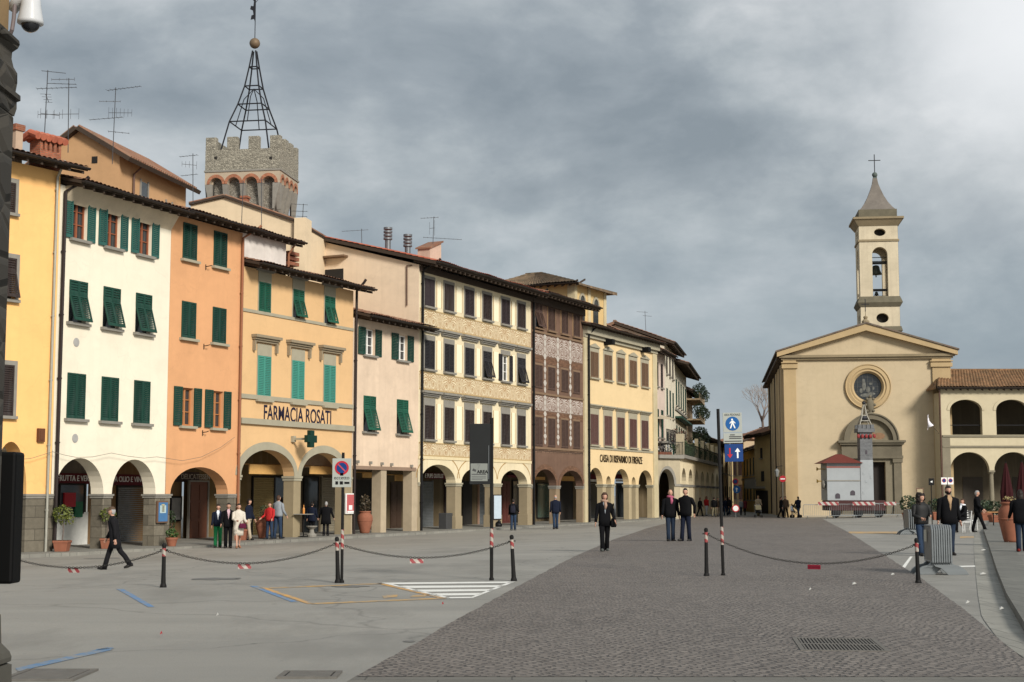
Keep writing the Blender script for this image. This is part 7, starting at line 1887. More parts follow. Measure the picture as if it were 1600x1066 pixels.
# boards on the piers
def board(i, px0, px1, py0, py1, mat, frame, lab, off=-.12, inner=None, name='poster_frame', brand=None):
    bb = (b1, b2, b3, b4, b5, b6, b7, b8)[i]; u0, z1 = bb.uz(px0, py0, off); u1, z0 = bb.uz(px1, py1, off); q = bb.A + bb.t * u0 + bb.n * off
    root = empty(name, (q.x, q.y, bb.zb + z0), bb.root.rotation_euler.z); tag(root, lab, 'poster'); w, h = u1 - u0, z1 - z0
    MB().box(0, w, .012, .1, 0, h).build('frame', frame, root, bevel=.01)
    pa = MB().box(.06, w - .06, .0, .011, .06, h - .06).build('paper', mat, root)
    for (a, c, d, e, m_) in inner or (): MB().box(a * w, c * w, -.006, -.001, d * h, e * h).build('print', m_, pa)
board(1, 247, 263, 783, 817, plain('poster_blue', (.06, .16, .32), .5), plain('brown_frame', (.14, .08, .05), .6), 'framed blue poster hung on the stone pier between white and orange houses', inner=((.35, .6, .5, .85, plain('poster_yellow', (.55, .45, .2), .5)), (.2, .75, .45, .8, plain('poster_pale', (.4, .5, .5), .5))))
board(4, 541.5, 554, 771, 803, plain('poster_red', (.45, .10, .10), .5), FRAME_W, 'white framed red poster on the pier between pharmacy and pink house', inner=((.3, .7, .2, .42, WHITE), (.12, .88, .06, .15, WHITE)))
board(5, 771.5, 784, 773, 812, plain('pale_blue_paper', (.5, .58, .65), .5), BROWN_S, 'dark framed pale notice on the palazzo pier behind the information panel')
bb = b6; u0 = bb.u(697.5, 815, .35); u1 = bb.u(711, 815, .35); q = bb.A + bb.t * u0 + bb.n * -.0
o = MB().box(0, 1.0, 0, .5, 0, .92).build('litter_bin', plain('bin_dark', (.05, .05, .05), .6), None, loc=(q.x - .3, q.y - .2, ROW[5][2]), rot=(0, 0, bb.root.rotation_euler.z), bevel=.03); tag(o, 'dark boxy bin against the first palazzo pier', 'bin')
q = G(778.5, 826); o = MB().ball((0, 0, .2), .24, 12, 8, 1, .7, .85).ball((0.05, -.05, .38), .12, 10, 6).build('black_bag', BLACK, None, loc=tuple(q), smooth_=True); tag(o, 'small black bag left on the pavement edge by the palazzo', 'bag')
# garland wires along the facades
def wire(P, label, r=.009):
    mb = MB().tube(P, r, 5); o = mb.build('overhead_wire', plain('wire_dark', (.16, .13, .10), .7), None); tag(o, label, 'wire')
def fpt(bb, px, py, off=-.25): u, z = bb.uz(px, py, off); w = bb.A + bb.t * u + bb.n * off; return Vector((w.x, w.y, z + bb.zb))
wire([fpt(b1, 24, 719), fpt(b1, 50, 716), fpt(b1, 82, 706), fpt(b2, 100, 711), fpt(b2, 120, 715), fpt(b2, 145, 714), fpt(b2, 174, 708), fpt(b2, 200, 713), fpt(b2, 225, 716), fpt(b2, 245, 714), fpt(b3, 285, 720), fpt(b3, 315, 714), fpt(b3, 345, 699), fpt(b3, 367, 683)], 'thin light cable looping along the yellow, white and orange fronts')
a, c = at(1084, 681, 160), at(1120, 681, 160)
# ---------------------------------------------------------------- people
SKIN = plain('skin', (.48, .27, .19), .55, var=.1)
EYE_M = plain('eye_dark', (.03, .02, .018), .3); LIP = plain('lips', (.35, .12, .10), .5)
def cloth(n, c, var=.22): return plain('cloth_' + n, c, .9, var=var, scale=9, bmp=.5, spec=.1)
C_BLACK = cloth('black', (.006, .006, .007)); C_NAVY = cloth('navy', (.010, .013, .025)); C_JEANS = cloth('jeans', (.026, .042, .075)); C_DJEANS = cloth('dark_jeans', (.02, .03, .05)); C_CHAR = cloth('charcoal', (.012, .0115, .013))
C_GREEN = cloth('green', (.02, .20, .07)); C_WHITE = cloth('offwhite', (.55, .50, .42)); C_PINK = cloth('pink', (.50, .34, .38)); C_RED = cloth('red', (.42, .025, .025)); C_GREY = cloth('grey', (.24, .26, .28)); C_BEIGE = cloth('beige', (.40, .33, .24)); C_BROWN = cloth('brown', (.09, .06, .04)); C_SCARF = cloth('scarf_pink', (.38, .10, .16)); C_PALEW = cloth('white', (.66, .68, .72)); C_REDB = cloth('red_leather', (.16, .02, .015)); C_OLIVE = cloth('olive', (.16, .14, .09))
H_DARK = plain('hair_dark', (.018, .012, .01), .6); H_BROWN = plain('hair_brown', (.06, .03, .018), .6); H_GREY = plain('hair_grey', (.30, .29, .28), .6)
SHOE = plain('shoe_leather', (.018, .016, .015), .45); SHOE_T = plain('shoe_grey', (.07, .075, .07), .6)

def skin_mesh(V, E, rad):
    me = bpy.data.meshes.new('body_base'); me.from_pydata([tuple(v) for v in V], E, [])
    o = bpy.data.objects.new('body_base', me); COL.objects.link(o)
    m = o.modifiers.new('skin', 'SKIN'); m.use_smooth_shade = True
    s = o.modifiers.new('sub', 'SUBSURF'); s.levels = 1; s.render_levels = 1
    if not me.skin_vertices:
        bpy.context.view_layer.objects.active = o
    for i, v in enumerate(me.skin_vertices[0].data):
        r = rad[i]; v.radius = r if isinstance(r, tuple) else (r, r); v.use_root = (i == 0)
    dg = bpy.context.evaluated_depsgraph_get()
    ev = o.evaluated_get(dg); out = bpy.data.meshes.new_from_object(ev)
    vs = [v.co.copy() for v in out.vertices]; fs = [tuple(p.vertices) for p in out.polygons]
    bpy.data.objects.remove(o); bpy.data.meshes.remove(me); bpy.data.meshes.remove(out)
    return vs, fs

def person(label, foot, pytop, face, top=C_BLACK, bottom=C_JEANS, hair='short', hairm=H_DARK, legs=((18, 8), (-16, 14)), arms=((12, 6, 15), (-12, 6, 15)), lean=0, coat=.80, skirt=None, shoes=SHOE, h=None, ground=None, shirt=None, scarf=None, boots=None, head=(0, 0), build=1.0, group=None, cap=None, seat=None, beard=False, hood=None, bare=False):
    """foot: pixel of the feet; pytop: pixel row of the crown; face: 0 towards camera, 90 to picture right, 180 away"""
    P = ground if ground is not None else G(*foot)
    H = h or (foot[1] - pytop) / F * P.y * 1.0
    k = H / 1.75
    # ---- joints in body space (front = -y), at 1.75 m
    hipz = .92 if not seat else seat + .08
    def off(z): return -math.tan(R(lean)) * (z - hipz) if not seat else -math.tan(R(lean)) * (z - hipz)
    L = {}
    low = 1e9
    for s, (sw, kn) in zip((-1, 1), legs):
        hp = Vector((s * .085, 0, hipz - .02)); a = R(sw); kne = hp + Vector((s * .01, -math.sin(a), -math.cos(a))) * .42; a2 = R(sw - kn); an = kne + Vector((0, -math.sin(a2), -math.cos(a2))) * .42
        fa = a2 * .6 if sw < 0 else a2 * .3
        toe = an + Vector((s * .03, -.17 * math.cos(fa), -.05 + .17 * math.sin(fa) * (1 if sw < 0 else .3) - (.0))); heel = an + Vector((0, .05, -.05))
        L[s] = [hp, kne, an, toe, heel]; low = min(low, an.z - .085, toe.z - .03)
    dz = -low
    U = 0 if seat else dz
    for s in L: L[s] = [q + Vector((0, 0, dz)) for q in L[s]]
    zz = lambda z: z - .92 + hipz + dz
    shz = zz(1.43)
    A_ = {}
    for s, ar in zip((-1, 1), arms):
        a, o_, e = ar[:3]; inn = ar[3] if len(ar) > 3 else 0
        sh = Vector((s * .185 * build, off(shz - dz), shz - .02)); d1 = Vector((s * math.sin(R(o_)), -math.sin(R(a)) * math.cos(R(o_)), -math.cos(R(a)) * math.cos(R(o_)))); el = sh + d1 * .29
        a2 = a + e; d2 = Vector((s * math.sin(R(o_ - inn)), -math.sin(R(a2)) * math.cos(R(o_ - inn)), -math.cos(R(a2)) * math.cos(R(o_ - inn)))); wr = el + d2 * .25
        A_[s] = [sh, el, wr, d2]
    neck = Vector((0, off(zz(1.47) - dz), zz(1.47))); hc = Vector((0, off(zz(1.62) - dz) - .02, zz(1.625)))
    # ---- body: one skinned surface
    V = []; E = []; rad = []
    def add(p, r, par=None):
        V.append(p); rad.append(r); i = len(V) - 1
        if par is not None: E.append((par, i))
        return i
    pel = add(Vector((0, 0, zz(.94))), (.12, .10)); wa = add(Vector((0, off(zz(1.12) - dz), zz(1.12))), (.115, .09), pel); che = add(Vector((0, off(zz(1.32) - dz), zz(1.34))), (.135, .095), wa); nb = add(neck, .055, che); nt_ = add(hc + Vector((0, .012, -.05)), .052, nb)
    for s in (-1, 1):
        sh, el, wr, d2 = A_[s]
        i = add(sh, .05, che); i = add(el, .038, i); i = add(wr, .027, i); palm = add(wr + d2 * .07, (.032, .022), i)
        side = d2.cross(Vector((0, 1, 0)) if abs(d2.y) < .8 else Vector((0, 0, 1))).normalized(); nrm = side.cross(d2)
        w_ = nrm * -1
        for q in range(4):
            b0 = wr + d2 * .085 + nrm * (q - 1.5) * .021; f1 = add(b0 + d2 * .03, .0095, palm); f2 = add(b0 + d2 * (.058 + .008 * (q in (1, 2))) + side * .006, .0085, f1); add(b0 + d2 * (.082 + .012 * (q in (1, 2))) + side * .018, .0075, f2)
        t1 = add(wr + d2 * .05 + nrm * -.04, .011, palm); add(wr + d2 * .085 + nrm * -.052 + side * .01, .009, t1)
        hp, kne, an, toe, heel = L[s]
        i = add(hp, .08, pel); i = add(kne, .05, i); i = add(an, .030, i); add(an.lerp(toe, .6), .018, i)
    vs, fs = skin_mesh(V, E, rad)
    mb = MB(); mb.add(vs, fs)
    HM = Matrix.Translation(hc) @ Matrix.Rotation(R(head[0]), 3, 'Z').to_4x4() @ Matrix.Rotation(R(head[1]), 3, 'X').to_4x4()
    def headpt(x, y, z):
        t = max(0, -z)
        fx_ = x * (1 - .32 * t) * .076; fy = y * .096 * (1 - .12 * t); fz_ = z * .118
        if y < -.7 and abs(x) < .22 and -.32 < z < .12: fy -= .020 * (1 - abs(x) / .22)
        return HM @ Vector((fx_, fy, fz_))
    n, m_ = 18, 12; rings = []
    for i in range(m_ + 1):
        t = math.pi * i / m_; r = max(math.sin(t), .02); z = -math.cos(t); rings.append([headpt(r * math.cos(2 * math.pi * q / n), r * math.sin(2 * math.pi * q / n), z) for q in range(n)])
    mb.loft(rings)
    for s in (-1, 1):
        o = MB().ball((0, 0, 0), .03, 8, 6, .35, .6, 1); mb.add([HM @ (Vector(v) + Vector((s * .076, .01, -.008))) for v in o.v], o.f)
    mb.mi = 1
    for s in (-1, 1): o = MB().ball((0, 0, 0), .012, 8, 6, 1.2, .5, .7); mb.add([HM @ (Vector(v) + Vector((s * .030, -.083, .012))) for v in o.v], o.f)
    mb.mi = 2; o = MB().ball((0, 0, 0), .02, 8, 4, 1.1, .35, .3); mb.add([HM @ (Vector(v) + Vector((0, -.088, -.058))) for v in o.v], o.f)
    root = mb.build('person', [SKIN, EYE_M, LIP], None, smooth_=True); root.location = P; root.rotation_euler = (0, 0, R(face)); root.scale = (k, k, k); tag(root, label, 'person', group)
    # ---- hair / cap / beard / hood
    def shell(f, sc_, keep):
        hb = MB(); n, m_ = 20, 14; idx = {}; 
        for i in range(m_ + 1):
            t = math.pi * i / m_; r = max(math.sin(t), .02); z = -math.cos(t)
            for q in range(n):
                x, y = r * math.cos(2 * math.pi * q / n), r * math.sin(2 * math.pi * q / n); w = 1 + .05 * math.sin(7 * x + 5 * z) * math.cos(6 * y)
                hb.v.append(tuple(HM @ Vector((x * .076 * sc_[0] * w, y * .096 * sc_[1] * w + .006, z * .118 * sc_[2] * w))))
        for i in range(m_):
            for q in range(n):
                t = math.pi * (i + .5) / m_; y = math.sin(t) * math.sin(2 * math.pi * (q + .5) / n); z = -math.cos(t)
                if keep(y, z): hb.f.append((i * n + q, i * n + (q + 1) % n, (i + 1) * n + (q + 1) % n, (i + 1) * n + q)); hb.m.append(0)
        return hb
    if hair != 'bald' and not hood:
        if hair == 'short': hb = shell(0, (1.10, 1.10, 1.08), lambda y, z: (z > .35 and y < .2) or (y >= -.1 and z > -.35) or (y > .35 and z > -.6))
        elif hair == 'curly':
            hb = shell(0, (1.25, 1.18, 1.12), lambda y, z: z > .5 or (y >= -.2 and z > -1)); rn = random.Random(4)
            for q in range(90):
                a = rn.uniform(-.55, math.pi + .55); zq = rn.uniform(-.24, .13); c_ = HM @ Vector((math.cos(a) * .115 * (1 if zq < .06 else .7), .01 + math.sin(a) * .10, zq)); hb.ball(c_, rn.uniform(.03, .045), 7, 5)
        elif hair == 'long':
            hb = shell(0, (1.16, 1.14, 1.10), lambda y, z: z > .45 or (y >= -.15 and z > -1)); hb.loft([[HM @ Vector((w * math.cos(2 * math.pi * q / 12), .05 + d * math.sin(2 * math.pi * q / 12), z)) for q in range(12)] for z, w, d in ((.02, .088, .06), (-.1, .092, .06), (-.2, .085, .05), (-.28, .05, .03))])
        else: hb = shell(0, (1.32, 1.26, 1.16), lambda y, z: (z > .36) or (y >= -.3 and z > -.72))
        hb.build('hair', hairm, root, smooth_=True)
    if hair == 'bald': shell(0, (1.05, 1.06, 1.0), lambda y, z: y > -.1 and -.4 < z < .2).build('hair', hairm, root, smooth_=True)
    if cap:
        cb = shell(0, (1.26, 1.24, 1.22), lambda y, z: z > .38); cb.loft([[HM @ Vector((.085 * math.cos(math.pi * q / 10 + math.pi) * s_, -.02 + .155 * math.sin(math.pi * q / 10 + math.pi) * s_, .045 + zo)) for q in range(11)] for s_, zo in ((.6, .03), (1, .0), (1, -.008), (.6, .02))], caps=False); cb.build('flat_cap', cap, root, smooth_=True)
    if beard: shell(0, (1.06, 1.06, 1.05), lambda y, z: y < .1 and z < -.32).build('beard', hairm, root, smooth_=True)
    if hood: shell(0, (1.3, 1.28, 1.2), lambda y, z: z > .45 or (y >= -.35)).build('hood', hood, root, smooth_=True)
    # ---- clothes
    rn = random.Random(hash(label) % 1000 if False else len(label) * 7 + int(foot[0]))
    def rg(z, w, d, cy=0.0, n=20, cx=0.0):
        out = []
        for q in range(n):
            t = 2 * math.pi * q / n; c, s = math.cos(t), math.sin(t); e = .8
            out.append((cx + math.copysign(abs(c) ** e, c) * w * (1 + rn.uniform(-.025, .025)), cy + math.copysign(abs(s) ** e, s) * d * (1 + rn.uniform(-.03, .03)), z))
        return out
    B = build
    jb = MB(); zl = [(coat, .185 if coat > .7 else .215, .135 if coat > .7 else .15)] + ([(.80, .195, .145)] if coat < .72 else []) + [(.95, .188, .14), (1.10, .172 if B <= 1 else .19, .13), (1.26, .19, .138), (1.35, .195, .132), (1.405, .185, .115), (1.445, .145, .095), (1.475, .095, .078), (1.505, .068, .066)]
    if seat: zl = [q for q in zl if q[0] > .9]; 
    jb.loft([rg(zz(z), w * (B if z < 1.45 else 1), d * B, off(zz(z) - dz)) for z, w, d in zl])
    for s in (-1, 1):
        sh, el, wr, d2 = A_[s]; d1 = (el - sh).normalized()
        jb.tube([sh + Vector((-s * .085 * B, 0, -.035)), sh + Vector((-s * .035, 0, -.022)), sh + d1 * .035 + Vector((s * .004, 0, -.01)), sh + d1 * .10, sh + d1 * .19, el, el + d2 * .1, wr + d2 * .02], [.045, .062, .068 * B, .068 * B, .062, .056, .052, .045], 14)
    jb.build('jacket', top, root, smooth_=True)
    tb = MB()
    if bottom is not None:
        tb.loft([rg(zz(z), w, d) for z, w, d in ((.82, .15, .11), (.90, .175, .125), (1.0, .165, .12))])
        for s in (-1, 1):
            hp, kne, an, toe, heel = L[s]
            end = an + Vector((0, -.008, -.072)); 
            tb.tube([hp + Vector((0, 0, .03)), hp.lerp(kne, .4), kne, kne.lerp(an, .45), end], [.098, .090, .072, .068, .070], 12)
        tb.build('trousers', bottom, root, smooth_=True)
    if skirt is not None:
        sb = MB(); sb.loft([rg(zz(z), w, d) for z, w, d in ((.50, .20, .16), (.7, .20, .15), (.95, .18, .13), (1.0, .17, .12))]); sb.build('skirt', skirt, root, smooth_=True)
    for s in (-1, 1):
        hp, kne, an, toe, heel = L[s]; fb = MB(); d = (toe - heel); bt = boots is not None
        fb.tube([heel + Vector((0, .015, -.0)), heel.lerp(toe, .3) + Vector((0, 0, .012)), heel.lerp(toe, .65), toe + d * .12], [.044, .052, .05, .026], 10)
        if bt: fb.tube([an + Vector((0, 0, -.04)), an.lerp(kne, .55)], [.052, .06], 10)
        fb.build('boot' if bt else 'shoe', boots or shoes, root, smooth_=True)
    if shirt is not None:
        MB().add([(x, off(zz(z) - dz) - y * B - .008, zz(z)) for x, y, z in ((-.06, .112, 1.42), (.06, .112, 1.42), (.0, .142, 1.10), (-.042, .082, 1.50), (.042, .082, 1.50), (0, .146, 1.27))], [(0, 2, 5), (1, 5, 2), (0, 5, 1), (0, 1, 4, 3)]).build('shirt', shirt, root)
    if scarf is not None:
        sb = MB(); pts = [Vector((.085 * math.cos(t), off(zz(1.48) - dz) - .01 + .085 * math.sin(t), zz(1.49) - .015 * math.sin(t + 1))) for t in [2 * math.pi * q / 16 for q in range(17)]]; sb.tube(pts, .042, 8); sb.tube([Vector((.01, off(.5) - .1, zz(1.46))), Vector((.02, off(.4) - .15, zz(1.36))), Vector((.0, off(.3) - .155, zz(1.25)))], [.045, .05, .03], 8); sb.build('scarf', scarf, root, smooth_=True)
    return root
def WL(o, x, y, z):
    """body space to world for a person"""
    k = o.scale[0]; a = o.rotation_euler.z; return Vector((o.location.x + k * (x * math.cos(a) - y * math.sin(a)), o.location.y + k * (x * math.sin(a) + y * math.cos(a)), o.location.z + k * z))
def bag(o, x, y, z, w, h, d, mat, name, label, strap=None, rz=0):
    p = WL(o, x, y, z); a = o.rotation_euler.z + R(rz); root = empty(name, tuple(p), a); tag(root, label, 'bag')
    mb = MB(); rings = []
    for t, f in ((0, .82), (.15, 1), (.6, .98), (.9, .8), (1, .6)): rings.append([(w / 2 * f * math.copysign(abs(math.cos(q)) ** .6, math.cos(q)), d / 2 * f * math.copysign(abs(math.sin(q)) ** .6, math.sin(q)), -h + h * t) for q in [2 * math.pi * i / 16 for i in range(16)]])
    mb.loft(rings); mb.build('body', mat, root, smooth_=True)
    MB().tube([(-w * .32, 0, -.03)] + [(w * .32 * math.cos(math.pi - math.pi * i / 8), 0, (strap or .18) * math.sin(math.pi * i / 8)) for i in range(9)] + [(w * .32, 0, -.03)], .011, 6).build('strap', mat, root)
    return root

def FP(px, Y=116.5):
    q = at(px, 774, Y); return Vector((q.x, Y, gz(q.x, Y)))
old = person('old man in flat cap and long black coat walking along the chain', (178, 890), 793, -78, C_CHAR, C_CHAR, 'short', H_GREY, legs=((20, 4), (-24, 18)), arms=((8, 5, 18), (-14, 5, 10)), lean=7, coat=.60, cap=C_BROWN, build=1.08)
wom = person('woman in black jacket with brown bobbed hair walking towards the camera over the asphalt', (945, 862), 772, 4, C_BLACK, C_BLACK, 'bob', H_BROWN, legs=((12, 2), (-10, 12)), arms=((-4, 9, 12), (8, 10, 30)), coat=.74, shirt=C_GREY, scarf=cloth('beige_scarf', (.34, .22, .16)), shoes=SHOE_T, build=1.0)
bag(wom, .27, -.02, 1.0, .36, .26, .14, C_BLACK, 'shoulder_bag', 'black shoulder bag at the side of the woman on the asphalt', .42, rz=70)
m1 = person('bald man with pink scarf and open dark jacket standing on the cobbles', (1048, 846), 767, 6, C_BLACK, C_DJEANS, 'bald', H_GREY, legs=((5, 0), (-2, 2)), arms=((0, 10, 14), (-2, 9, 10)), scarf=C_SCARF, coat=.80, build=1.1)
m2 = person('man in black jacket turned sideways with hands behind his back on the cobbles', (1072, 846), 765, -38, C_BLACK, C_NAVY, 'short', H_DARK, legs=((8, 0), (-4, 4)), arms=((-28, 12, 8, 25), (-28, 12, 8, 25)), coat=.82, build=1.1, head=(20, 0))
person('man in navy jacket and jeans seen from behind walking to the brown house arches', (868, 827), 775, 186, C_NAVY, C_JEANS, 'bald', H_GREY, legs=((8, 2), (-8, 10)), arms=((4, 7, 14), (-4, 7, 14)), coat=.80, build=1.08)
stu = person('person with hooded dark jacket and backpack walking away at the pavement edge', (802, 829), 781, 172, C_BLACK, C_JEANS, 'short', H_DARK, legs=((4, 2), (-4, 6)), arms=((10, 8, 60), (0, 6, 10)), coat=.86, shoes=SHOE_T)
bag(stu, 0, .2, 1.40, .30, .42, .18, cloth('backpack', (.02, .02, .03)), 'backpack', 'dark backpack carried by the person at the pavement edge', .08)
t1 = person('person in bright green trousers and dark jacket, walking arm in arm', (340, 856), 790, 8, C_NAVY, C_GREEN, 'short', H_DARK, legs=((10, 2), (-6, 8)), arms=((4, 6, 20), (6, 8, 50)), coat=.84, shirt=C_PALEW)
t2 = person('man in dark suit and open pink shirt walking between two friends', (356, 857), 788, 12, C_BLACK, C_BLACK, 'short', H_DARK, legs=((-6, 8), (12, 2)), arms=((8, 9, 30), (6, 8, 45)), coat=.80, shirt=C_PINK, build=1.05)
t3 = person('woman in cream coat with dark hair tied back, bare legged, walking', (372, 857), 788, 20, C_WHITE, None, 'short', H_DARK, legs=((16, 2), (-16, 10)), arms=((14, 8, 65, 30), (6, 8, 60)), coat=.66, skirt=C_WHITE, shoes=plain('shoe_tan', (.25, .12, .07), .5))
bag(t3, .12, -.24, .98, .30, .2, .14, cloth('purple', (.09, .012, .035)), 'handbag', 'purple handbag carried by the woman in the cream coat', .1)
person('dark jacketed youth in beige trousers standing sideways behind the cream coat', (388, 845), 782, 70, C_NAVY, C_BEIGE, 'bob', H_DARK, legs=((10, 0), (-14, 10)), arms=((0, 6, 12), (6, 6, 20)), coat=.9, ground=P_on(3, 388, 844, -.4))
person('child in a bright red hooded jacket beside the clay jar', (421, 845), 789, -25, C_RED, C_JEANS, 'short', H_BROWN, legs=((6, 0), (-3, 3)), arms=((10, 10, 50), (8, 10, 40)), coat=.85, ground=P_on(3, 421, 844, -.5), build=1.08)
person('person in pale grey hooded sweatshirt and jeans turned away near the pharmacy pier', (434, 846), 780, 150, C_GREY, C_JEANS, 'short', H_BROWN, legs=((6, 2), (-6, 6)), arms=((8, 7, 30), (4, 8, 20)), coat=.88, ground=P_on(3, 434, 845, -.55), build=1.05)
person('dark figure half hidden in shade behind the grey hooded person', (441, 842), 782, 200, C_BLACK, C_BLACK, 'short', H_DARK, coat=.8, ground=P_on(3, 440, 838, 1.2))
person('stout person in long black coat seen from behind under the second pharmacy arch', (509, 835), 783, 176, C_BLACK, C_CHAR, 'short', H_GREY, legs=((3, 1), (-4, 4)), arms=((6, 14, 24), (6, 14, 24)), coat=.56, ground=P_on(3, 509, 834, -.3), build=1.3)
person('dim figure in dark blue standing behind the tall grey table', (486, 833), 784, 160, C_NAVY, C_BLACK, 'short', H_DARK, legs=((3, 1), (-3, 3)), coat=.7, ground=P_on(3, 487, 830, 1.4), build=1.1)
# far groups
person('far woman in red top and shining white trousers by the long arcade', (1104, 806), 776, 20, C_RED, C_PALEW, 'long', plain('hair_auburn', (.16, .05, .02), .6), coat=.9)
person('far person in black jacket and olive trousers, walking beside the red top', (1116, 808), 777, 160, C_BLACK, C_OLIVE, 'short', coat=.85)
person('far person in dark brown jacket and khaki trousers at the sign pole', (1122, 807), 778, 10, C_BROWN, C_BEIGE, 'short', coat=.85)
person('far pedestrian in blue jeans left of the blue round sign', (1134, 806), 778, -20, C_NAVY, C_JEANS, 'short', coat=.9)
person('far pedestrian with pale shoes close to the round white sign', (1140, 806), 777, 30, C_CHAR, C_DJEANS, 'long', H_BROWN, coat=.8, shoes=C_PALEW)
person('far pedestrian in pale jacket deep in the street behind the blue round sign', (1158, 805.2), 780, 10, C_GREY, C_DJEANS, 'short', coat=.85)
person('far pedestrian in maroon coat by the golden house', (1164, 805), 779, 190, cloth('maroon', (.12, .02, .025)), C_BLACK, 'long', coat=.7)
person('far man in black at the first slim arches of the long arcade', (1094, 807), 778, 120, C_BLACK, C_BLACK, 'short', coat=.8)
pa = person('far parent in beige coat pushing a pushchair towards the square', (1185, 807), 775, 0, C_BEIGE, C_OLIVE, 'bob', plain('hair_fair', (.35, .25, .13), .6), arms=((25, 6, 30), (25, 6, 30)), coat=.75)
person('far person in black leaning against the church flank', (1220, 806), 773, 60, C_BLACK, C_BLACK, 'short', coat=.8, ground=FP(1220))
person('tall far person in dark brown next to the no entry sign', (1227, 805), 771, -30, C_BROWN, C_BLACK, 'short', coat=.75, ground=FP(1227))
person('small child in pale clothes beside the pushchair near the church corner', (1237, 805), 783, 30, C_PALEW, C_BEIGE, 'short', H_BROWN, ground=FP(1237))
person('man in dark jacket and jeans standing with a pushchair at the church corner', (1247, 805), 772, 200, C_NAVY, C_JEANS, 'short', arms=((25, 5, 20), (25, 5, 20)), build=1.1, ground=FP(1247))
def pushchair(px, py, label, rz):
    p = FP(px) if px == 1243 else G(px, py); root = empty('pushchair', tuple(p), R(rz)); tag(root, label, 'pushchair')
    for x in (-.25, .25):
        for y in (-.3, .3): MB().lathe([(.02, -.02), (.11, -.02), (.12, 0), (.11, .02), (.02, .02)], (0, 0, 0), 14, 'y').build('wheel', BLACK, root, loc=(x, y, .12), rot=(0, 0, R(90)))
    mb = MB()
    for x in (-.24, .24): mb.tube([(x, -.3, .14), (x, .2, .55), (x, .45, 1.0)], .014, 6); mb.tube([(x, .3, .14), (x, -.1, .5)], .014, 6)
    mb.tube([(-.24, .45, 1.0), (.24, .45, 1.0)], .016, 6); mb.build('frame', STEEL, root)
    mb = MB(); mb.add([(-.22, -.3, .42), (.22, -.3, .42), (.22, .1, .36), (-.22, .1, .36), (-.22, .32, .85), (.22, .32, .85)], [(0, 1, 2, 3), (3, 2, 5, 4)]); mb.build('seat', C_CHAR, root)
    mb = MB(); mb.loft([[(-.23, .3 - .42 * math.sin(t), .62 + .38 * math.cos(t) * 1.0) for t in [math.pi * i / 16 for i in range(0, 9)]], [(.23, .3 - .42 * math.sin(t), .62 + .38 * math.cos(t)) for t in [math.pi * i / 16 for i in range(0, 9)]]], caps=False); mb.build('hood', C_OLIVE, root)
pushchair(1185, 809, 'olive pushchair in front of the far parent in beige', 0)
pushchair(1243, 806, 'dark pushchair held by the man at the church corner', 60)
# right side
cu = person('woman with big dark curly hair and black leather jacket walking on the cobbles edge', (1441, 869), 774, 12, plain('black_leather', (.012, .012, .012), .6), C_JEANS, 'curly', H_DARK, legs=((8, 0), (-8, 8)), arms=((10, 12, 60, 40), (6, 14, 80, 40)), coat=.88, build=1.1, head=(20, 0), ground=G(1441, 869))
be = person('bearded man in open black jacket over a tan shirt walking beside the curly haired woman', (1484, 868), 762, 4, C_BLACK, C_DJEANS, 'short', H_DARK, legs=((8, 0), (-4, 6)), arms=((-2, 9, 12), (-4, 9, 10)), coat=.78, shirt=cloth('tan_shirt', (.36, .24, .14)), beard=True, build=1.1)
person('man in black standing in profile beside the white cafe chair', (1528, 832), 768, 70, C_BLACK, C_BLACK, 'short', H_GREY, legs=((22, 0), (-14, 4)), arms=((10, 6, 40), (6, 6, 30)), coat=.8, build=1.05)
def chair(P, rz, label):
    root = empty('chair', tuple(P), R(rz)); tag(root, label, 'chair', 'white cafe chairs'); pm = plain('white_plastic', (.6, .6, .58), .5)
    MB().box(-.22, .22, -.22, .22, .42, .46).build('seat', pm, root, bevel=.01)
    for x in (-.19, .19):
        for y in (-.19, .19): MB().tube([(x * 1.1, y * 1.1, 0), (x, y, .42)], .018, 6).build('leg', pm, root)
    mb = MB()
    for x in (-.2, .2): mb.tube([(x, .2, .42), (x, .28, .9)], .018, 6)
    for i in range(4): z = .55 + i * .1; mb.box(-.2, .2, .22 + (z - .42) * .17 - .012, .22 + (z - .42) * .17 + .012, z, z + .06)
    mb.build('backrest', pm, root); return root
pc = G(1506, 832); chair(pc, -70, 'white cafe chair under the seated person in black')
chair(G(1517, 829), 40, 'white cafe chair beside the man standing in profile')
person('person in black with pale scarf seated on the white cafe chair', (1506, 832), 786, -70, C_BLACK, C_BLACK, 'short', H_BROWN, legs=((80, 80), (75, 70)), arms=((25, 8, 40), (20, 8, 45)), coat=.95, seat=.46, h=1.7, ground=pc + Vector((0, 0, .0)), scarf=C_PALEW)
wb = person('long haired woman in black coat, jeans and red ankle boots seen from behind', (1597, 862), 768, 165, C_BLACK, C_DJEANS, 'long', H_DARK, legs=((4, 0), (-3, 4)), arms=((10, 10, 50, 20), (8, 10, 40)), coat=.78, boots=C_REDB, ground=G(1597, 862, .13), build=1.15)
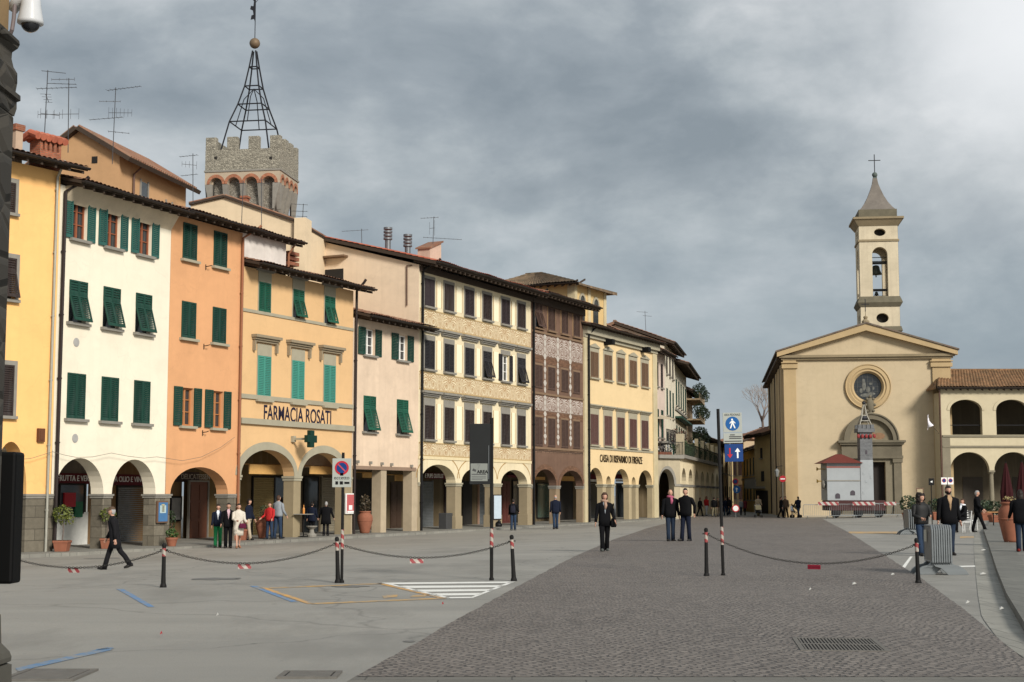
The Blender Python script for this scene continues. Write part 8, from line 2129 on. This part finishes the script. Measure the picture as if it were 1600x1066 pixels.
# ---------------------------------------------------------------- sky, sun, camera
SUN = Vector((.52, -.82, .52)).normalized()
el = math.asin(SUN.z); az = math.atan2(SUN.x, SUN.y)
w = bpy.data.worlds.new('World'); scene.world = w; w.use_nodes = True
nt = w.node_tree; nt.nodes.clear()
out = nt.nodes.new('ShaderNodeOutputWorld'); bg = nt.nodes.new('ShaderNodeBackground')
sky = nt.nodes.new('ShaderNodeTexSky'); sky.sky_type = 'NISHITA'; sky.sun_disc = False; sky.sun_elevation = el; sky.sun_rotation = az; sky.air_density = 1.2; sky.dust_density = 2
SKYK = .10
tc = nt.nodes.new('ShaderNodeTexCoord'); gen = tc.outputs['Generated']
sp = nt.nodes.new('ShaderNodeSeparateXYZ'); nt.links.new(gen, sp.inputs[0])
wn_ = nd(nt, 'ShaderNodeTexNoise'); wn_.inputs['Scale'].default_value = 2.5; wn_.inputs['Detail'].default_value = 4; nt.links.new(gen, wn_.inputs['Vector'])
ad = nt.nodes.new('ShaderNodeVectorMath'); ad.operation = 'MULTIPLY_ADD'; nt.links.new(wn_.outputs[1], ad.inputs[0]); ad.inputs[1].default_value = (.16, .16, .08); nt.links.new(gen, ad.inputs[2])
def cloudn(off):
    vec = mapping(nt, ad.outputs[0], (2.8, 2.8, 5.2), (2.3 + off[0] * 2.8, 1.7 + off[1] * 2.8, .6 + off[2] * 5.2))
    return mathn(nt, 'ADD', mathn(nt, 'MULTIPLY', noisen(nt, vec, 1.0, 9, .56), .8), mathn(nt, 'MULTIPLY', noisen(nt, vec, .45, 2, .5), .35)), vec
cl, vec = cloudn((0, 0, 0)); cl2, _ = cloudn((.022, .0, .03))
n2 = noisen(nt, mapping(nt, ad.outputs[0], (2.4, 2.4, 11)), 1.0, 7, .6)
rel = mathn(nt, 'MULTIPLY', mathn(nt, 'SUBTRACT', cl, cl2), 1.6)
cl = mathn(nt, 'ADD', mathn(nt, 'SUBTRACT', cl, .075), rel)
def rgb(h): 
    f = lambda c: ((c / 255 + .055) / 1.055) ** 2.4 if c > 10 else c / 255 / 12.92
    return tuple(f(c) for c in h)
ccol = ramp(nt, cl, [(.26, rgb((138, 147, 154))), (.40, rgb((156, 164, 170))), (.50, rgb((174, 181, 185))), (.60, rgb((193, 198, 201))), (.74, rgb((222, 224, 225)))])
# low sky: bluer and a little darker band, bright gap at the very horizon
hz = ramp(nt, sp.outputs[2], [(.0, 1), (.10, .8), (.2, 0)])
hcol = ramp(nt, n2, [(.35, rgb((130, 147, 162))), (.65, rgb((166, 178, 187)))])
ccol = mixc(nt, mathn(nt, 'MULTIPLY', hz, .75), ccol, hcol)
# brighter patch of cloud high on the right
d1 = nt.nodes.new('ShaderNodeVectorMath'); d1.operation = 'DOT_PRODUCT'; nt.links.new(gen, d1.inputs[0]); d1.inputs[1].default_value = tuple(ray(1620, 30).normalized())
gl = ramp(nt, d1.outputs['Value'], [(.988, 0), (.9965, .28), (.9996, 1)])
ccol = mixc(nt, mathn(nt, 'MULTIPLY', gl, .9), ccol, (.95, .96, .97))
# thinner, brighter cloud overhead and behind, where the daylight comes from
d2 = nt.nodes.new('ShaderNodeVectorMath'); d2.operation = 'DOT_PRODUCT'; nt.links.new(gen, d2.inputs[0]); d2.inputs[1].default_value = tuple(SUN)
br = ramp(nt, d2.outputs['Value'], [(.25, 0), (.95, 1)])
hi = ramp(nt, sp.outputs[2], [(.38, 0), (.8, 1)])
gain = mathn(nt, 'ADD', mathn(nt, 'ADD', 1.0, mathn(nt, 'MULTIPLY', br, .45)), mathn(nt, 'MULTIPLY', hi, .05))
sk = nt.nodes.new('ShaderNodeVectorMath'); sk.operation = 'SCALE'; nt.links.new(sky.outputs[0], sk.inputs[0]); sk.inputs['Scale'].default_value = SKYK
sc2 = nt.nodes.new('ShaderNodeVectorMath'); sc2.operation = 'SCALE'; nt.links.new(ccol, sc2.inputs[0]); nt.links.new(mathn(nt, 'MULTIPLY', gain, 1 / 2 ** EXPO), sc2.inputs['Scale'])
fin_ = mixc(nt, .93, sk.outputs[0], sc2.outputs[0])
nt.links.new(fin_, bg.inputs[0]); bg.inputs[1].default_value = 1.0; nt.links.new(bg.outputs[0], out.inputs[0])
sl = bpy.data.lights.new('sun', 'SUN'); sl.energy = SUNE; sl.angle = R(13); sl.color = (1, .95, .87)
so = bpy.data.objects.new('sun', sl); COL.objects.link(so); so.rotation_euler = (-SUN).to_track_quat('-Z', 'Y').to_euler()
cam = bpy.data.cameras.new('camera'); co = bpy.data.objects.new('camera', cam); COL.objects.link(co)
co.location = (0, 0, EYE); co.rotation_euler = (R(90) + PITCH, 0, 0); cam.sensor_width = 36; cam.lens = 36 * F / 1600; cam.clip_end = 6000; cam.clip_start = .1
scene.camera = co
scene.view_settings.view_transform = 'Standard'; scene.view_settings.look = 'None'; scene.view_settings.exposure = EXPO; scene.view_settings.gamma = 1
